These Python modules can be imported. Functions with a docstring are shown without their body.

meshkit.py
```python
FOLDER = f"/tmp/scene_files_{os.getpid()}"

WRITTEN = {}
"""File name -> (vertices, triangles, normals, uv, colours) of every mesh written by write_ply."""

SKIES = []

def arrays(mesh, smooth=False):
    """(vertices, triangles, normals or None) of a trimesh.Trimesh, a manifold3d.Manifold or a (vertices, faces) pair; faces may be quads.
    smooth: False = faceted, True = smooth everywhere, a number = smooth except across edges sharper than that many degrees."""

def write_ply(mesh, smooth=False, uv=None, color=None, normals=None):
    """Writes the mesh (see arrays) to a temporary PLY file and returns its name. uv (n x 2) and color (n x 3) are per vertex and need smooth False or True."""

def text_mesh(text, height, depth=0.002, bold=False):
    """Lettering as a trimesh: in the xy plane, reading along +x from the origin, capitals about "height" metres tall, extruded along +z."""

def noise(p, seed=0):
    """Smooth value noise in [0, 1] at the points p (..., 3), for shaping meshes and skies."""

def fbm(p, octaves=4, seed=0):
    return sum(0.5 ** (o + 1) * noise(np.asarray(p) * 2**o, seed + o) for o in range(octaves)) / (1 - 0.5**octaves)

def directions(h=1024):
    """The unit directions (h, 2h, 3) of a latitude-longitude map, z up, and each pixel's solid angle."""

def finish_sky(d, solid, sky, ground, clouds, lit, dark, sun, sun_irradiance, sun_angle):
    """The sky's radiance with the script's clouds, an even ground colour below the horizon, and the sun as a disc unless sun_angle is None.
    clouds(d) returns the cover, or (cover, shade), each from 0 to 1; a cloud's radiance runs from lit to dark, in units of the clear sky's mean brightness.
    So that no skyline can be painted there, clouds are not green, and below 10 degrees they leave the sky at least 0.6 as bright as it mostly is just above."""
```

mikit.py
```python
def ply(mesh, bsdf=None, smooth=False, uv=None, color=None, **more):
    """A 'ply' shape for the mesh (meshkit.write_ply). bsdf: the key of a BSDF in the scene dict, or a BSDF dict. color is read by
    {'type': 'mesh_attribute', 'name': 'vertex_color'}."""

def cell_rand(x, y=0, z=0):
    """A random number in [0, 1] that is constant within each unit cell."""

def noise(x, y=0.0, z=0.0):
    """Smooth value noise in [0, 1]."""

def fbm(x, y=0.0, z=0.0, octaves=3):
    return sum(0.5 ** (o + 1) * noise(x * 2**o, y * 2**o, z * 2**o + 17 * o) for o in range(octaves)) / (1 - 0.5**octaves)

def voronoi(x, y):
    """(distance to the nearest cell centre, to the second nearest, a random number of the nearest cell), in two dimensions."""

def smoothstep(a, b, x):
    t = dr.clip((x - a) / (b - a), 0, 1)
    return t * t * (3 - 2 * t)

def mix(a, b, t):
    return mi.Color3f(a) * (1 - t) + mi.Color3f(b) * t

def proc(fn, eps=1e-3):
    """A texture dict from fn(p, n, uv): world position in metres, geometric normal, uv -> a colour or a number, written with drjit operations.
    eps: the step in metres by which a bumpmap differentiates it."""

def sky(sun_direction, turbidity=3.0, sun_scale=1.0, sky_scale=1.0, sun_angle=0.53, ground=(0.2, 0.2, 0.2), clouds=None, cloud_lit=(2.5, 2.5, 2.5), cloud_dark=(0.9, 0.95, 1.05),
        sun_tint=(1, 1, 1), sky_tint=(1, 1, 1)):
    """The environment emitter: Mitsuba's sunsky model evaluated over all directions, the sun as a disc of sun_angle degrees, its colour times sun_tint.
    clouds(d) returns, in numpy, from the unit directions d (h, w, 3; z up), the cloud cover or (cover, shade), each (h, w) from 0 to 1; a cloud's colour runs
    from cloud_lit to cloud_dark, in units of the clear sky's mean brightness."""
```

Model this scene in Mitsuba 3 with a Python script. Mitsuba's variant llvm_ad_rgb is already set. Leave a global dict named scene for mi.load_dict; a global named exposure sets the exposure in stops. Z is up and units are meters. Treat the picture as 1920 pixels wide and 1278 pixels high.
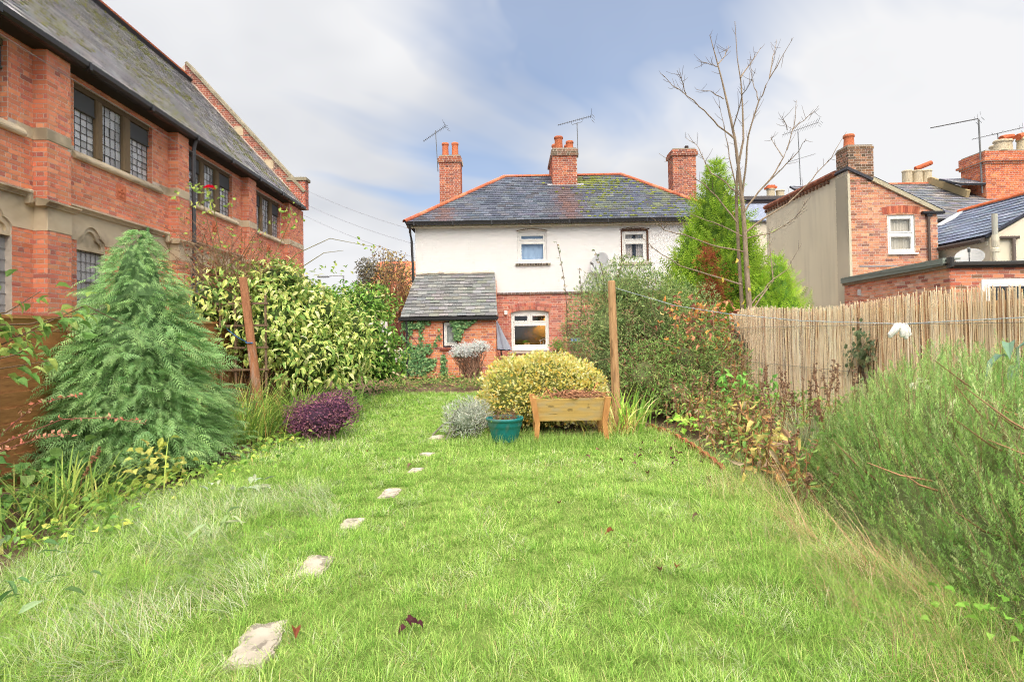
import math, random
import numpy as np, trimesh, shapely
import drjit as dr
import mitsuba as mi
import mikit, meshkit
from shapely.geometry import Polygon, box as sbox, Point

random.seed(7)
RNG = np.random.default_rng(7)
T = mi.ScalarTransform4f
scene, labels = {}, {}

# ---------------------------------------------------------------- camera, sky, exposure
EYE = np.array([0.0, 0.0, 1.3])
PITCH, ROLL, FPX = math.radians(0.9), math.radians(1.0), 1100.0     # focal length in pixels of a 1920 wide frame
FWD = np.array([0, math.cos(PITCH), math.sin(PITCH)])
_u0, _r0 = np.array([0, -math.sin(PITCH), math.cos(PITCH)]), np.array([1.0, 0, 0])
UPV = _u0 * math.cos(ROLL) + _r0 * math.sin(ROLL)
RGT = _r0 * math.cos(ROLL) - _u0 * math.sin(ROLL)
scene['camera'] = {
    'type': 'perspective', 'fov': math.degrees(2 * math.atan(960 / FPX)), 'fov_axis': 'x',
    'near_clip': 0.05, 'far_clip': 2000.0, 'principal_point_offset_x': 0.0, 'principal_point_offset_y': 34.3 / 1278,
    'to_world': T().look_at(origin=EYE.tolist(), target=(EYE + FWD).tolist(), up=UPV.tolist())}


def clouds(d):
    """Thin high cloud in soft streaks with a few blue gaps."""
    z = np.maximum(d[..., 2], 0.03)
    q = np.stack([d[..., 0] / (z + 0.3), d[..., 1] / (z + 0.3), z * 0], -1)
    s = np.stack([q[..., 0] * 0.9 + q[..., 1] * 0.35, q[..., 1] * 0.9 - q[..., 0] * 0.35, q[..., 2]], -1)
    big = meshkit.fbm(s * 0.85 + np.array([54.53745, 45.69172, 43.12828]), 3, 21)
    w = meshkit.fbm(s * 1.3 + 3.1, 4, 5)
    n = meshkit.fbm(s * np.array([1.6, 3.0, 1]) + np.stack([w, w * 0.7, w * 0], -1) * 2.2, 6, 11)
    cover = np.clip(0.20 + (big - 0.475) / 0.26 + (n - 0.5) * 2.0, 0.32, 1)
    low = np.clip(1 - z / 0.30, 0, 1)
    cover = np.clip(cover + low ** 1.5 * 0.45, 0, 0.98)
    shade = np.clip((meshkit.fbm(s * 1.5 + 40.7, 5, 31) - 0.44) * 2.6, 0, 1) * (1 - low ** 2 * 0.7)
    return cover, shade


scene['sky'] = mikit.sky((0.06, -0.56, 0.82), turbidity=3.0, sun_scale=0.75, sky_scale=0.66, sun_angle=70, clouds=clouds,
                         cloud_lit=(2.2, 2.2, 2.22), cloud_dark=(1.28, 1.35, 1.50), sun_tint=(0.93, 0.985, 1.08), sky_tint=(1.0, 1.02, 1.04))
exposure = 2.72


# ---------------------------------------------------------------- helpers
def lin(r, g=None, b=None):
    """A colour given as 0-255 screen values, as linear reflectance."""
    c = np.array([r, g, b], float) / 255
    return np.where(c < 0.04045, c / 12.92, ((c + 0.055) / 1.055) ** 2.4)


def vary(c, n, amt=0.15, hue=0.05):
    c = np.asarray(c, float)
    out = c[None] * (1 + RNG.normal(0, amt, (n, 1))) * (1 + RNG.normal(0, hue, (n, 3)))
    return np.clip(out, 0.004, 0.9)


def blend(cols, weights, n, amt=0.12, hue=0.04):
    cols = np.asarray(cols, float)
    pick = RNG.choice(len(cols), n, p=np.asarray(weights, float) / np.sum(weights))
    return np.clip(cols[pick] * (1 + RNG.normal(0, amt, (n, 1))) * (1 + RNG.normal(0, hue, (n, 3))), 0.004, 0.9)


def unit(v):
    v = np.asarray(v, float)
    return v / (np.linalg.norm(v, axis=-1, keepdims=True) + 1e-12)


class Fr:
    """A local frame: u along, v up, n outward."""
    def __init__(self, o, u, v, n=None):
        self.o, self.u, self.v = np.asarray(o, float), unit(u), unit(v)
        self.n = unit(np.cross(self.u, self.v)) if n is None else unit(n)

    def p(self, u, v, n=0.0):
        u, v, n = np.broadcast_arrays(np.asarray(u, float), np.asarray(v, float), np.asarray(n, float))
        return self.o + u[..., None] * self.u + v[..., None] * self.v + n[..., None] * self.n


BOXF = np.array([[0, 2, 1], [0, 3, 2], [4, 5, 6], [4, 6, 7], [0, 1, 5], [0, 5, 4], [1, 2, 6], [1, 6, 5], [2, 3, 7], [2, 7, 6], [3, 0, 4], [3, 4, 7]])
WHITE = np.array([0.8, 0.8, 0.8])


class MB:
    """Collects pieces of one mesh with a colour for each vertex."""
    def __init__(self, col=WHITE):
        self.V, self.F, self.C, self.n, self.col = [], [], [], 0, np.asarray(col, float)

    def add(self, V, F, col=None):
        V, F = np.asarray(V, float), np.asarray(F, int)
        c = self.col if col is None else np.asarray(col, float)
        self.V.append(V); self.F.append(F + self.n)
        self.C.append(np.broadcast_to(c, (len(V), 3))); self.n += len(V)
        return self

    def tm(self, m, col=None):
        return self.add(m.vertices, m.faces, col)

    def fbox(self, fr, u0, u1, v0, v1, n0, n1, col=None):
        return self.add(fr.p([u0, u1, u1, u0] * 2, [v0, v0, v1, v1] * 2, [n0] * 4 + [n1] * 4), BOXF, col)

    def bbox(self, fr, u0, u1, v0, v1, n0, n1, b=0.006, col=None):
        """A box with its front edges bevelled."""
        V = np.vstack([fr.p([u0, u1, u1, u0], [v0, v0, v1, v1], n0), fr.p([u0, u1, u1, u0], [v0, v0, v1, v1], n1 - b),
                       fr.p([u0 + b, u1 - b, u1 - b, u0 + b], [v0 + b, v0 + b, v1 - b, v1 - b], n1)])
        F = [[0, 2, 1], [0, 3, 2], [8, 9, 10], [8, 10, 11]]
        for i in range(4):
            j = (i + 1) % 4
            F += [[i, j, j + 4], [i, j + 4, i + 4], [i + 4, j + 4, j + 8], [i + 4, j + 8, i + 8]]
        return self.add(V, F, col)

    def box(self, c, s, rot=0.0, col=None):
        a = math.radians(rot)
        fr = Fr(c, [math.cos(a), math.sin(a), 0], [-math.sin(a), math.cos(a), 0], [0, 0, 1])
        return self.fbox(fr, -s[0] / 2, s[0] / 2, -s[1] / 2, s[1] / 2, -s[2] / 2, s[2] / 2, col)

    def tube(self, pts, rad, sides=6, col=None, cap=True):
        p = np.asarray(pts, float)
        if len(p) == 2:
            p = np.vstack([p[0], (p[0] + p[1]) / 2, p[1]])
            rad = np.broadcast_to(rad, (2,)) if np.ndim(rad) == 0 or len(np.atleast_1d(rad)) == 2 else rad
            rad = np.array([rad[0], (rad[0] + rad[1]) / 2, rad[1]])
        r = np.broadcast_to(rad, (len(p),))
        t = unit(np.gradient(p, axis=0))
        a = unit(np.cross(t, np.where(np.abs(t[:, 2:]) < 0.9, [0, 0, 1.0], [1.0, 0, 0])))
        b = np.cross(t, a)
        g = np.arange(sides) * 2 * np.pi / sides
        v = p[:, None] + r[:, None, None] * (np.cos(g)[None, :, None] * a[:, None] + np.sin(g)[None, :, None] * b[:, None])
        i, j = np.meshgrid(np.arange(len(p) - 1), np.arange(sides), indexing='ij')
        q = np.stack([i * sides + j, i * sides + (j + 1) % sides, (i + 1) * sides + (j + 1) % sides, (i + 1) * sides + j], -1).reshape(-1, 4)
        f = np.vstack([q[:, [0, 1, 2]], q[:, [0, 2, 3]]])
        if cap:
            e = (len(p) - 1) * sides
            f = np.vstack([f, [[0, k + 1, k] for k in range(1, sides - 1)], [[e, e + k, e + k + 1] for k in range(1, sides - 1)]])
        if col is not None and np.ndim(col) == 2:
            col = np.repeat(col, sides, axis=0)
        return self.add(v.reshape(-1, 3), f, col)

    def lathe(self, prof, o, sides=20, col=None):
        pr = np.asarray(prof, float)
        g = np.arange(sides) * 2 * np.pi / sides
        v = np.stack([pr[:, None, 0] * np.cos(g), pr[:, None, 0] * np.sin(g), pr[:, None, 1] + 0 * g], -1) + np.asarray(o, float)
        i, j = np.meshgrid(np.arange(len(pr) - 1), np.arange(sides), indexing='ij')
        q = np.stack([i * sides + j, i * sides + (j + 1) % sides, (i + 1) * sides + (j + 1) % sides, (i + 1) * sides + j], -1).reshape(-1, 4)
        return self.add(v.reshape(-1, 3), np.vstack([q[:, [0, 1, 2]], q[:, [0, 2, 3]]]), col)

    def poly(self, fr, poly, n0, n1, col=None):
        """Extrudes a shapely polygon (with holes) of the frame from n0 to n1."""
        for g in getattr(poly, 'geoms', [poly]):
            if g.geom_type == 'Polygon' and g.area > 1e-6:
                m = trimesh.creation.extrude_polygon(g, n1 - n0, engine='earcut')
                self.add(fr.p(m.vertices[:, 0], m.vertices[:, 1], m.vertices[:, 2] + n0), m.faces, col)
        return self

    def arrays(self):
        return np.vstack(self.V), np.vstack(self.F), np.vstack(self.C)


used = set()


def num(key):
    k, i = key, 0
    while k in used:
        i += 1
        k = f'{key}_{i:03d}'
    used.add(k)
    return k


def thing(name, label, cat, group=None, kind=None):
    k = num(name)
    labels[k] = {'label': label, 'category': cat}
    if group:
        labels[k]['group'] = group
    if kind:
        labels[k]['kind'] = kind
    return k


LEAF_GAIN, GRASS_GAIN = 1.5, np.array([1.09, 1.05, 1.3])
PACKED = ('brick', 'slate', 'matte', 'satin', 'dull_pane', 'leaf', 'gloss_leaf')


def put(key, mb, bsdf, smooth=False):
    V, F, C = mb.arrays()
    if 'leaf' in bsdf:
        C = np.clip(C * (GRASS_GAIN if 'grass' in key else LEAF_GAIN) + 0.004, 0, 0.85)
    if bsdf in PACKED and (C[F[:, 0]] == C[F[:, 1]]).all() and (C[F[:, 0]] == C[F[:, 2]]).all():        # one colour for each face: carried as a number in u
        c = np.clip(np.sqrt(np.clip(C, 0, 1)) * 255, [0, 0, 20], [255, 255, 235]).astype(int)
        uv = np.stack([c[:, 0] * 65536.0 + c[:, 1] * 256 + c[:, 2], np.zeros(len(c))], -1)
        scene[key] = mikit.ply((V, F), bsdf, smooth=smooth, uv=uv)
    elif bsdf in PACKED:
        scene[key] = mikit.ply((V, F), bsdf + '_vc', smooth=smooth, color=C)
    else:
        scene[key] = mikit.ply((V, F), bsdf, smooth=smooth)


def part(parent, name, mb, bsdf, label=None, kind=None, smooth=False):
    k = num(parent + '__' + name)
    put(k, mb, bsdf, smooth)
    if label or kind:
        labels[k] = {}
        if label:
            labels[k]['label'] = label
        if kind:
            labels[k]['kind'] = kind
    return k


def solo(name, mb, bsdf, label, cat, group=None, kind=None, smooth=False):
    k = thing(name, label, cat, group, kind)
    put(k, mb, bsdf, smooth)
    return k


def struct(name, mb, bsdf, smooth=False):
    k = num(name)
    labels[k] = {'kind': 'structure'}
    put(k, mb, bsdf, smooth)
    return k


# small pieces (bricks, slates, canes): the largest in view become parts, the rest of each holder one mesh
PIECES = {}
REST = {'brick': 'brickwork', 'slate': 'slating', 'cane': 'caning', 'leaf': 'leaves', 'ridge_tile': 'ridge_tiling', 'lead': 'leading'}


def piece(thing_, holder, name, V, F, col, bsdf, weight=1.0):
    PIECES.setdefault((thing_, name), []).append((holder, V, F, col, bsdf, weight))


def flush(most=300):
    for (th, name), items in PIECES.items():
        sc = []
        for holder, V, F, col, bsdf, w in items:
            q = V - EYE
            z = q @ FWD
            if z.min() < 0.1:
                sc.append(0); continue
            x, y = 960 + FPX * (q @ RGT) / z, 604.7 - FPX * (q @ UPV) / z
            inside = -20 < x.mean() < 1940 and -20 < y.mean() < 1300
            e = np.ptp(x)
            sc.append(w * math.sqrt(np.ptp(x) * np.ptp(y)) if inside and max(np.ptp(x), np.ptp(y)) > 9 else 0)
        order = np.argsort(-np.array(sc))
        top = {i for i in order[:most] if sc[i] > 0}
        rest = {}
        for i, (holder, V, F, col, bsdf, w) in enumerate(items):
            if i in top:
                part(holder, name, MB().add(V, F, col), bsdf)
            else:
                rest.setdefault((holder, bsdf), MB()).add(V, F, col)
        for (holder, bsdf), mb in rest.items():
            part(holder, REST[name], mb, bsdf, kind='stuff')


def clipped(poly, rects):
    """Clips rectangles (u0, u1, v0, v1) to the polygon; yields (index, rectangle or None, clipped polygon)."""
    r = np.asarray(rects, float)
    boxes = shapely.box(r[:, 0], r[:, 2], r[:, 1], r[:, 3])
    shapely.prepare(poly)
    hit, inside = shapely.intersects(poly, boxes), shapely.contains_properly(poly, boxes)
    for i in np.nonzero(hit)[0]:
        if inside[i]:
            yield i, r[i], None
        else:
            g = poly.intersection(boxes[i])
            area = (r[i, 1] - r[i, 0]) * (r[i, 3] - r[i, 2])
            if g.area > 0.97 * area:
                yield i, r[i], None
            elif g.area > 0.12 * area:
                yield i, None, g


def convex_prism(fr, poly, n0, n1fn):
    g = poly if poly.geom_type == 'Polygon' else max((x for x in getattr(poly, 'geoms', [])), key=lambda x: x.area)
    c = np.array(g.convex_hull.exterior.coords)[:-1]
    if not g.convex_hull.exterior.is_ccw:
        c = c[::-1]
    k = len(c)
    top = n1fn(c[:, 1])
    V = np.vstack([fr.p(c[:, 0], c[:, 1], n0 if np.ndim(n0) == 0 else top - 0.006), fr.p(c[:, 0], c[:, 1], top)])
    F = [[0, i + 1, i] for i in range(1, k - 1)] + [[k, k + i, k + i + 1] for i in range(1, k - 1)]
    for i in range(k):
        j = (i + 1) % k
        F += [[i, j, j + k], [i, j + k, i + k]]
    return V, np.array(F)


def brickwork(th, holder, fr, poly, cols, weights, bond='english', bl=0.225, bh=0.075, joint=0.012, proud=0.004, u0=0.0, v0=0.0, n=0.0, bsdf='brick', amt=0.10, weight=1.0, hue=0.03):
    """Single bricks over the polygon of the frame, clipped at its edges. vert: soldier bricks."""
    a, b, c, d = poly.bounds
    rects = []
    k0, k1 = int((b - v0) // bh) - 1, int((d - v0) // bh) + 2
    for k in range(k0, k1):
        v, odd = v0 + k * bh, k % 2
        if bond == 'english':
            steps, off = ([bl], 0) if odd == 0 else ([bl / 2], bl / 4)
        elif bond == 'flemish':
            steps, off = [bl, bl / 2], (0 if odd == 0 else bl * 0.75)
        else:
            steps, off = [bl], (0 if odd == 0 else bl / 2)
        u = u0 + off + ((a - u0) // sum(steps) - 1) * sum(steps)
        i = 0
        while u < c:
            s = steps[i % len(steps)]
            if u + s > a:
                rects.append((u + joint / 2, u + s - joint / 2, v + joint / 2, v + bh - joint / 2))
            u += s; i += 1
    if not rects:
        return
    col = np.clip(blend(cols, weights, len(rects), amt, hue) * 1.0 + 0.022, 0, 0.8)
    for i, r, g in clipped(poly, rects):
        pr = n + proud + RNG.uniform(-0.002, 0.002)
        if r is not None:
            V = fr.p([r[0], r[1], r[1], r[0]] * 2, [r[2], r[2], r[3], r[3]] * 2, [n - 0.004] * 4 + [pr] * 4)
            piece(th, holder, 'brick', V, BOXF, col[i], bsdf, weight)
        else:
            V, F = convex_prism(fr, g, n - 0.004, lambda v, pr=pr: np.full(len(v), pr))
            piece(th, holder, 'brick', V, F, col[i], bsdf, weight)


def slating(th, holder, fr, poly, cols, weights, gauge=0.19, width=0.26, bsdf='slate', lift=0.016, amt=0.14, colfn=None, weight=1.0, rough=0.004, slip=0.0):
    """Overlapping slates, each a thin tilted plate, over the polygon of a roof plane (u along the eaves, v up the slope)."""
    a, b, c, d = poly.bounds
    rects = []
    for k in range(int(d / gauge) + 2 - int(b // gauge)):
        v = (b // gauge + k) * gauge
        u = a - width * (1 + (k % 2) * 0.5) + RNG.uniform(-0.01, 0.01)
        while u < c:
            w = width * RNG.uniform(0.93, 1.07)
            dv = RNG.uniform(-rough, rough) - (RNG.uniform(0, 0.05) if RNG.random() < slip else 0)
            rects.append((u + 0.002, u + w - 0.003, v + dv, v + gauge * 1.3))
            u += w
    col = blend(cols, weights, len(rects), amt, 0.03)
    if colfn is not None:
        r = np.array(rects)
        col = colfn((r[:, 0] + r[:, 1]) / 2, (r[:, 2] + r[:, 3]) / 2, col)
    for i, r, g in clipped(poly, rects):
        rr = rects[i]
        l0 = lift + RNG.uniform(-0.003, 0.005)

        def top(v, rr=rr, l0=l0):
            return l0 * (1 - (np.asarray(v) - rr[2]) / (rr[3] - rr[2])) + 0.002
        V, F = convex_prism(fr, sbox(rr[0], rr[2], rr[1], rr[3]) if g is None else g, np.zeros(1), top)
        piece(th, holder, 'slate', V, F, col[i], bsdf, weight)


# ---------------------------------------------------------------- plant helpers
def leaves(mb, P, D, N, L, W, col, fold=0.25, hi=False, droop=0.3):
    """Leaves at P pointing along D with faces near N; two triangles each, or eight when hi."""
    P, D = np.asarray(P, float), unit(D)
    n = len(P)
    N = unit(np.asarray(N, float) - (np.asarray(N, float) * D).sum(-1, keepdims=True) * D)
    S = np.cross(D, N)
    L, W = np.broadcast_to(L, (n,))[:, None], np.broadcast_to(W, (n,))[:, None]
    if not hi:
        V = np.stack([P, P + D * L * 0.45 + S * W / 2 + N * W * fold, P + D * L, P + D * L * 0.45 - S * W / 2 + N * W * fold], 1)
        F = np.array([[0, 1, 2], [0, 2, 3]])
    else:
        c1, c2 = P + D * L * 0.33 + N * L * 0.05, P + D * L * 0.68 - N * L * droop * 0.15
        tip = P + D * L * 0.97 - N * L * droop * 0.5
        up = N * W * fold
        V = np.stack([P, c1, c2, tip, c1 + S * W * 0.46 + up, c2 + S * W * 0.40 + up, c1 - S * W * 0.46 + up, c2 - S * W * 0.40 + up], 1)
        F = np.array([[0, 4, 1], [1, 4, 5], [1, 5, 2], [2, 5, 3], [0, 1, 6], [1, 7, 6], [1, 2, 7], [2, 3, 7]])
    k = V.shape[1]
    col = np.broadcast_to(col, (n, 3))
    mb.add(V.reshape(-1, 3), (F[None] + np.arange(n)[:, None, None] * k).reshape(-1, 3), np.repeat(col, k, 0))


def leaf_pieces(th, P, D, N, L, W, col, holder=None, bsdf='leaf', **kw):
    m = MB()
    splash = kw.pop('splash', None)
    leaves(m, P, D, N, L, W, col, hi=True, **kw)
    V, F, C = m.arrays()
    for i in range(len(P)):
        v, f, c = V[i * 8:i * 8 + 8], F[i * 8:i * 8 + 8] - i * 8, C[i * 8]
        if splash is not None:                                       # variegated: each facet of the blade has its own patch of colour
            v, f = v[f.ravel()], np.arange(24).reshape(8, 3)
            k = (RNG.random((8, 1)) < 0.38) * RNG.uniform(0.35, 0.9, (8, 1))
            c = np.repeat(c * (1 - k) + splash[RNG.integers(len(splash))] * k, 3, 0)
        piece(th, holder or th, 'leaf', v, f, c, bsdf)


def blades(mb, P, az, L, W, lean, curl, col, segs=3, tipcol=None, twist=0.0):
    """Grass-like blades: strips that start upright (lean radians off) and curl over towards az."""
    P = np.asarray(P, float); n = len(P)
    az, L, W, lean, curl = (np.broadcast_to(x, (n,)).astype(float) for x in (az, L, W, lean, curl))
    h = np.stack([np.cos(az), np.sin(az), np.zeros(n)], -1)
    st = az + np.pi / 2 + twist * RNG.normal(0, 1, n)
    s = np.stack([np.cos(st), np.sin(st), np.zeros(n)], -1)
    pts, cur, th = [P], P.copy(), lean.copy()
    for k in range(segs):
        cur = cur + (np.sin(th)[:, None] * h + np.cos(th)[:, None] * np.array([0, 0, 1.0])) * (L / segs)[:, None]
        th = th + curl / segs
        pts.append(cur)
    V, C = [], []
    c0 = np.broadcast_to(col, (n, 3)); c1 = c0 if tipcol is None else np.broadcast_to(tipcol, (n, 3))
    for k in range(segs):
        w = W * (1 - 0.75 * (k / segs) ** 1.5)
        V += [pts[k] - s * w[:, None] / 2, pts[k] + s * w[:, None] / 2]
        C += [c0 * (1 - k / segs) + c1 * (k / segs)] * 2
    V.append(pts[segs]); C.append(c1)
    V, C = np.stack(V, 1), np.stack(C, 1)
    F = []
    for k in range(segs - 1):
        F += [[2 * k, 2 * k + 1, 2 * k + 3], [2 * k, 2 * k + 3, 2 * k + 2]]
    F.append([2 * segs - 2, 2 * segs - 1, 2 * segs])
    m = 2 * segs + 1
    mb.add(V.reshape(-1, 3), (np.array(F)[None] + np.arange(n)[:, None, None] * m).reshape(-1, 3), C.reshape(-1, 3))


def sprays(mb, P, D, N, L, W, col, pairs=6, droop=0.4, tipcol=None):
    """Feathery conifer sprays: an axis of short side shoots, each one a thin triangle."""
    P, D = np.asarray(P, float), unit(D)
    n = len(P)
    N = unit(np.asarray(N, float) - (np.asarray(N, float) * D).sum(-1, keepdims=True) * D)
    S = np.cross(D, N)
    L, W = np.broadcast_to(L, (n,))[:, None], np.broadcast_to(W, (n,))[:, None]
    col = np.broadcast_to(col, (n, 3)); tip = col if tipcol is None else np.broadcast_to(tipcol, (n, 3))
    V, C, F = [], [], []
    down = np.array([0, 0, -1.0])

    def axis(t):
        return P + D * L * t + down * L * droop * t * t
    k = 0
    for i in range(pairs + 1):
        t = 0.08 + 0.85 * i / pairs
        a = axis(t)
        sl = W * 0.5 * (1 - 0.72 * t) * (0.65 + 0.35 * math.sin(2.2 * t + 0.5))
        d2 = unit(axis(min(t + 0.05, 1)) - axis(t))
        for sgn in ((1, -1) if i < pairs else (0,)):
            o = sgn * S * sl + d2 * L * (0.17 if sgn else 0.1) + down * sl * 0.25
            V += [a - d2 * L * 0.045 - N * 0.0, a + d2 * L * 0.055, a + o]
            C += [col * (1 - t * 0.5) + tip * t * 0.5, col * (1 - t * 0.5) + tip * t * 0.5, tip * 0.6 + col * 0.4]
            F.append([k, k + 1, k + 2]); k += 3
    V, C = np.stack(V, 1), np.stack(C, 1)
    mb.add(V.reshape(-1, 3), (np.array(F)[None] + np.arange(n)[:, None, None] * k).reshape(-1, 3), C.reshape(-1, 3))


def sphere_dirs(n, up=None):
    v = unit(RNG.normal(0, 1, (n, 3)))
    if up is not None:
        v[:, 2] = np.where(v[:, 2] < up, -v[:, 2], v[:, 2])
    return v


def blob(mb, c, r, col, seed=0, sub=3, rough=0.2, freq=2.0):
    """A lumpy core inside a shrub, the shade among its foliage put into a dark colour."""
    m = trimesh.creation.icosphere(subdivisions=sub)
    v = np.array(m.vertices)
    d = 1 + rough * 2 * (meshkit.fbm(v * freq + seed * 7.3, 3, seed) - 0.5)
    mb.add(v * d[:, None] * np.asarray(r) + np.asarray(c), m.faces, col)


LUMP = 0.34


def in_blobs(n, blobs, shell=0.35, up=-0.3, flat=0.0):
    """Points near the surface of the union of lumpy ellipsoids (centre, radii); returns points and outward directions."""
    w = np.array([np.prod(np.asarray(b[1]) ** (2 / 3.0)) for b in blobs]); w = w / w.sum()
    P, N = [], []
    for (c, r), k in zip(blobs, RNG.multinomial(n, w)):
        d = sphere_dirs(k)
        d = d[d[:, 2] > up]
        rad = 1 - shell * RNG.random(len(d)) ** 2
        rad = rad * (1 + LUMP * (meshkit.fbm(d * 2.6 + np.asarray(c) * 3, 3, 3) - 0.5) * 2)
        P.append(np.asarray(c) + d * rad[:, None] * np.asarray(r)); N.append(unit(d / np.asarray(r)))
    P, N = np.vstack(P), np.vstack(N)
    keep = np.ones(len(P), bool)
    for c, r in blobs:
        keep &= (((P - np.asarray(c)) / np.asarray(r)) ** 2).sum(-1) > (1 - shell) ** 2 * 0.55
    return P[keep], N[keep]


def twig_path(p0, p1, n=5, wob=0.06):
    t = np.linspace(0, 1, n)[:, None]
    p = np.asarray(p0) * (1 - t) + np.asarray(p1) * t
    ln = np.linalg.norm(np.asarray(p1) - np.asarray(p0))
    p[1:-1] += RNG.normal(0, wob * ln, (n - 2, 3))
    return p


# ---------------------------------------------------------------- materials
VC = {'type': 'mesh_attribute', 'name': 'vertex_color'}


def two(b):
    return {'type': 'twosided', 'bsdf': b}


def bump(b, fn, scale, eps=1e-3):
    return {'type': 'bumpmap', 'arbitrary': mikit.proc(fn, eps), 'scale': scale, 'bsdf': b}


def packed_fn(p, n, uv):
    k = dr.floor(uv.x + 0.5)
    r = dr.floor(k / 65536); k = k - r * 65536
    g = dr.floor(k / 256); b = k - g * 256
    return mi.Color3f(dr.square(r / 255), dr.square(g / 255), dr.square(b / 255))


PK = mikit.proc(packed_fn)
for nm_, r_, s_ in (('matte', 0.85, 0.25), ('satin', 0.38, 0.5), ('slate', 0.5, 0.5), ('brick', 0.9, 0.2), ('dull_pane', 0.16, 0.6)):
    for sf_, tx_ in (('', PK), ('_vc', VC)):
        if nm_ == 'matte':
            scene['leaf' + sf_] = {'type': 'principledthin', 'base_color': tx_, 'roughness': 0.55, 'diff_trans': 0.7, 'spec_trans': 0.0, 'eta': 1.35}
        if nm_ == 'satin':
            scene['gloss_leaf' + sf_] = {'type': 'principledthin', 'base_color': tx_, 'roughness': 0.36, 'diff_trans': 0.5, 'spec_trans': 0.0, 'eta': 1.45}
        if sf_ == '' or nm_ in ('matte', 'satin'):
            scene[nm_ + sf_] = two({'type': 'principled', 'base_color': tx_, 'roughness': r_, 'specular': s_})


def mortar_fn(p, n, uv):
    v = mikit.fbm(p.x * 9, p.y * 9, p.z * 9, 4)
    return mikit.mix((0.44, 0.38, 0.32), (0.62, 0.55, 0.47), v)


def stone_fn(p, n, uv):
    v = mikit.fbm(p.x * 3, p.y * 3, p.z * 5, 4)
    w = mikit.smoothstep(0.5, 0.75, mikit.fbm(p.x * 2 + 7, p.y * 2, p.z * 2, 4))
    c = mikit.mix((0.46, 0.37, 0.24), (0.66, 0.57, 0.42), v)
    return c * (1 - 0.45 * w)


def old_stone_fn(p, n, uv):
    v = mikit.fbm(p.x * 5, p.y * 5, p.z * 5, 4)
    return mikit.mix((0.17, 0.15, 0.10), (0.40, 0.36, 0.27), v)


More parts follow.
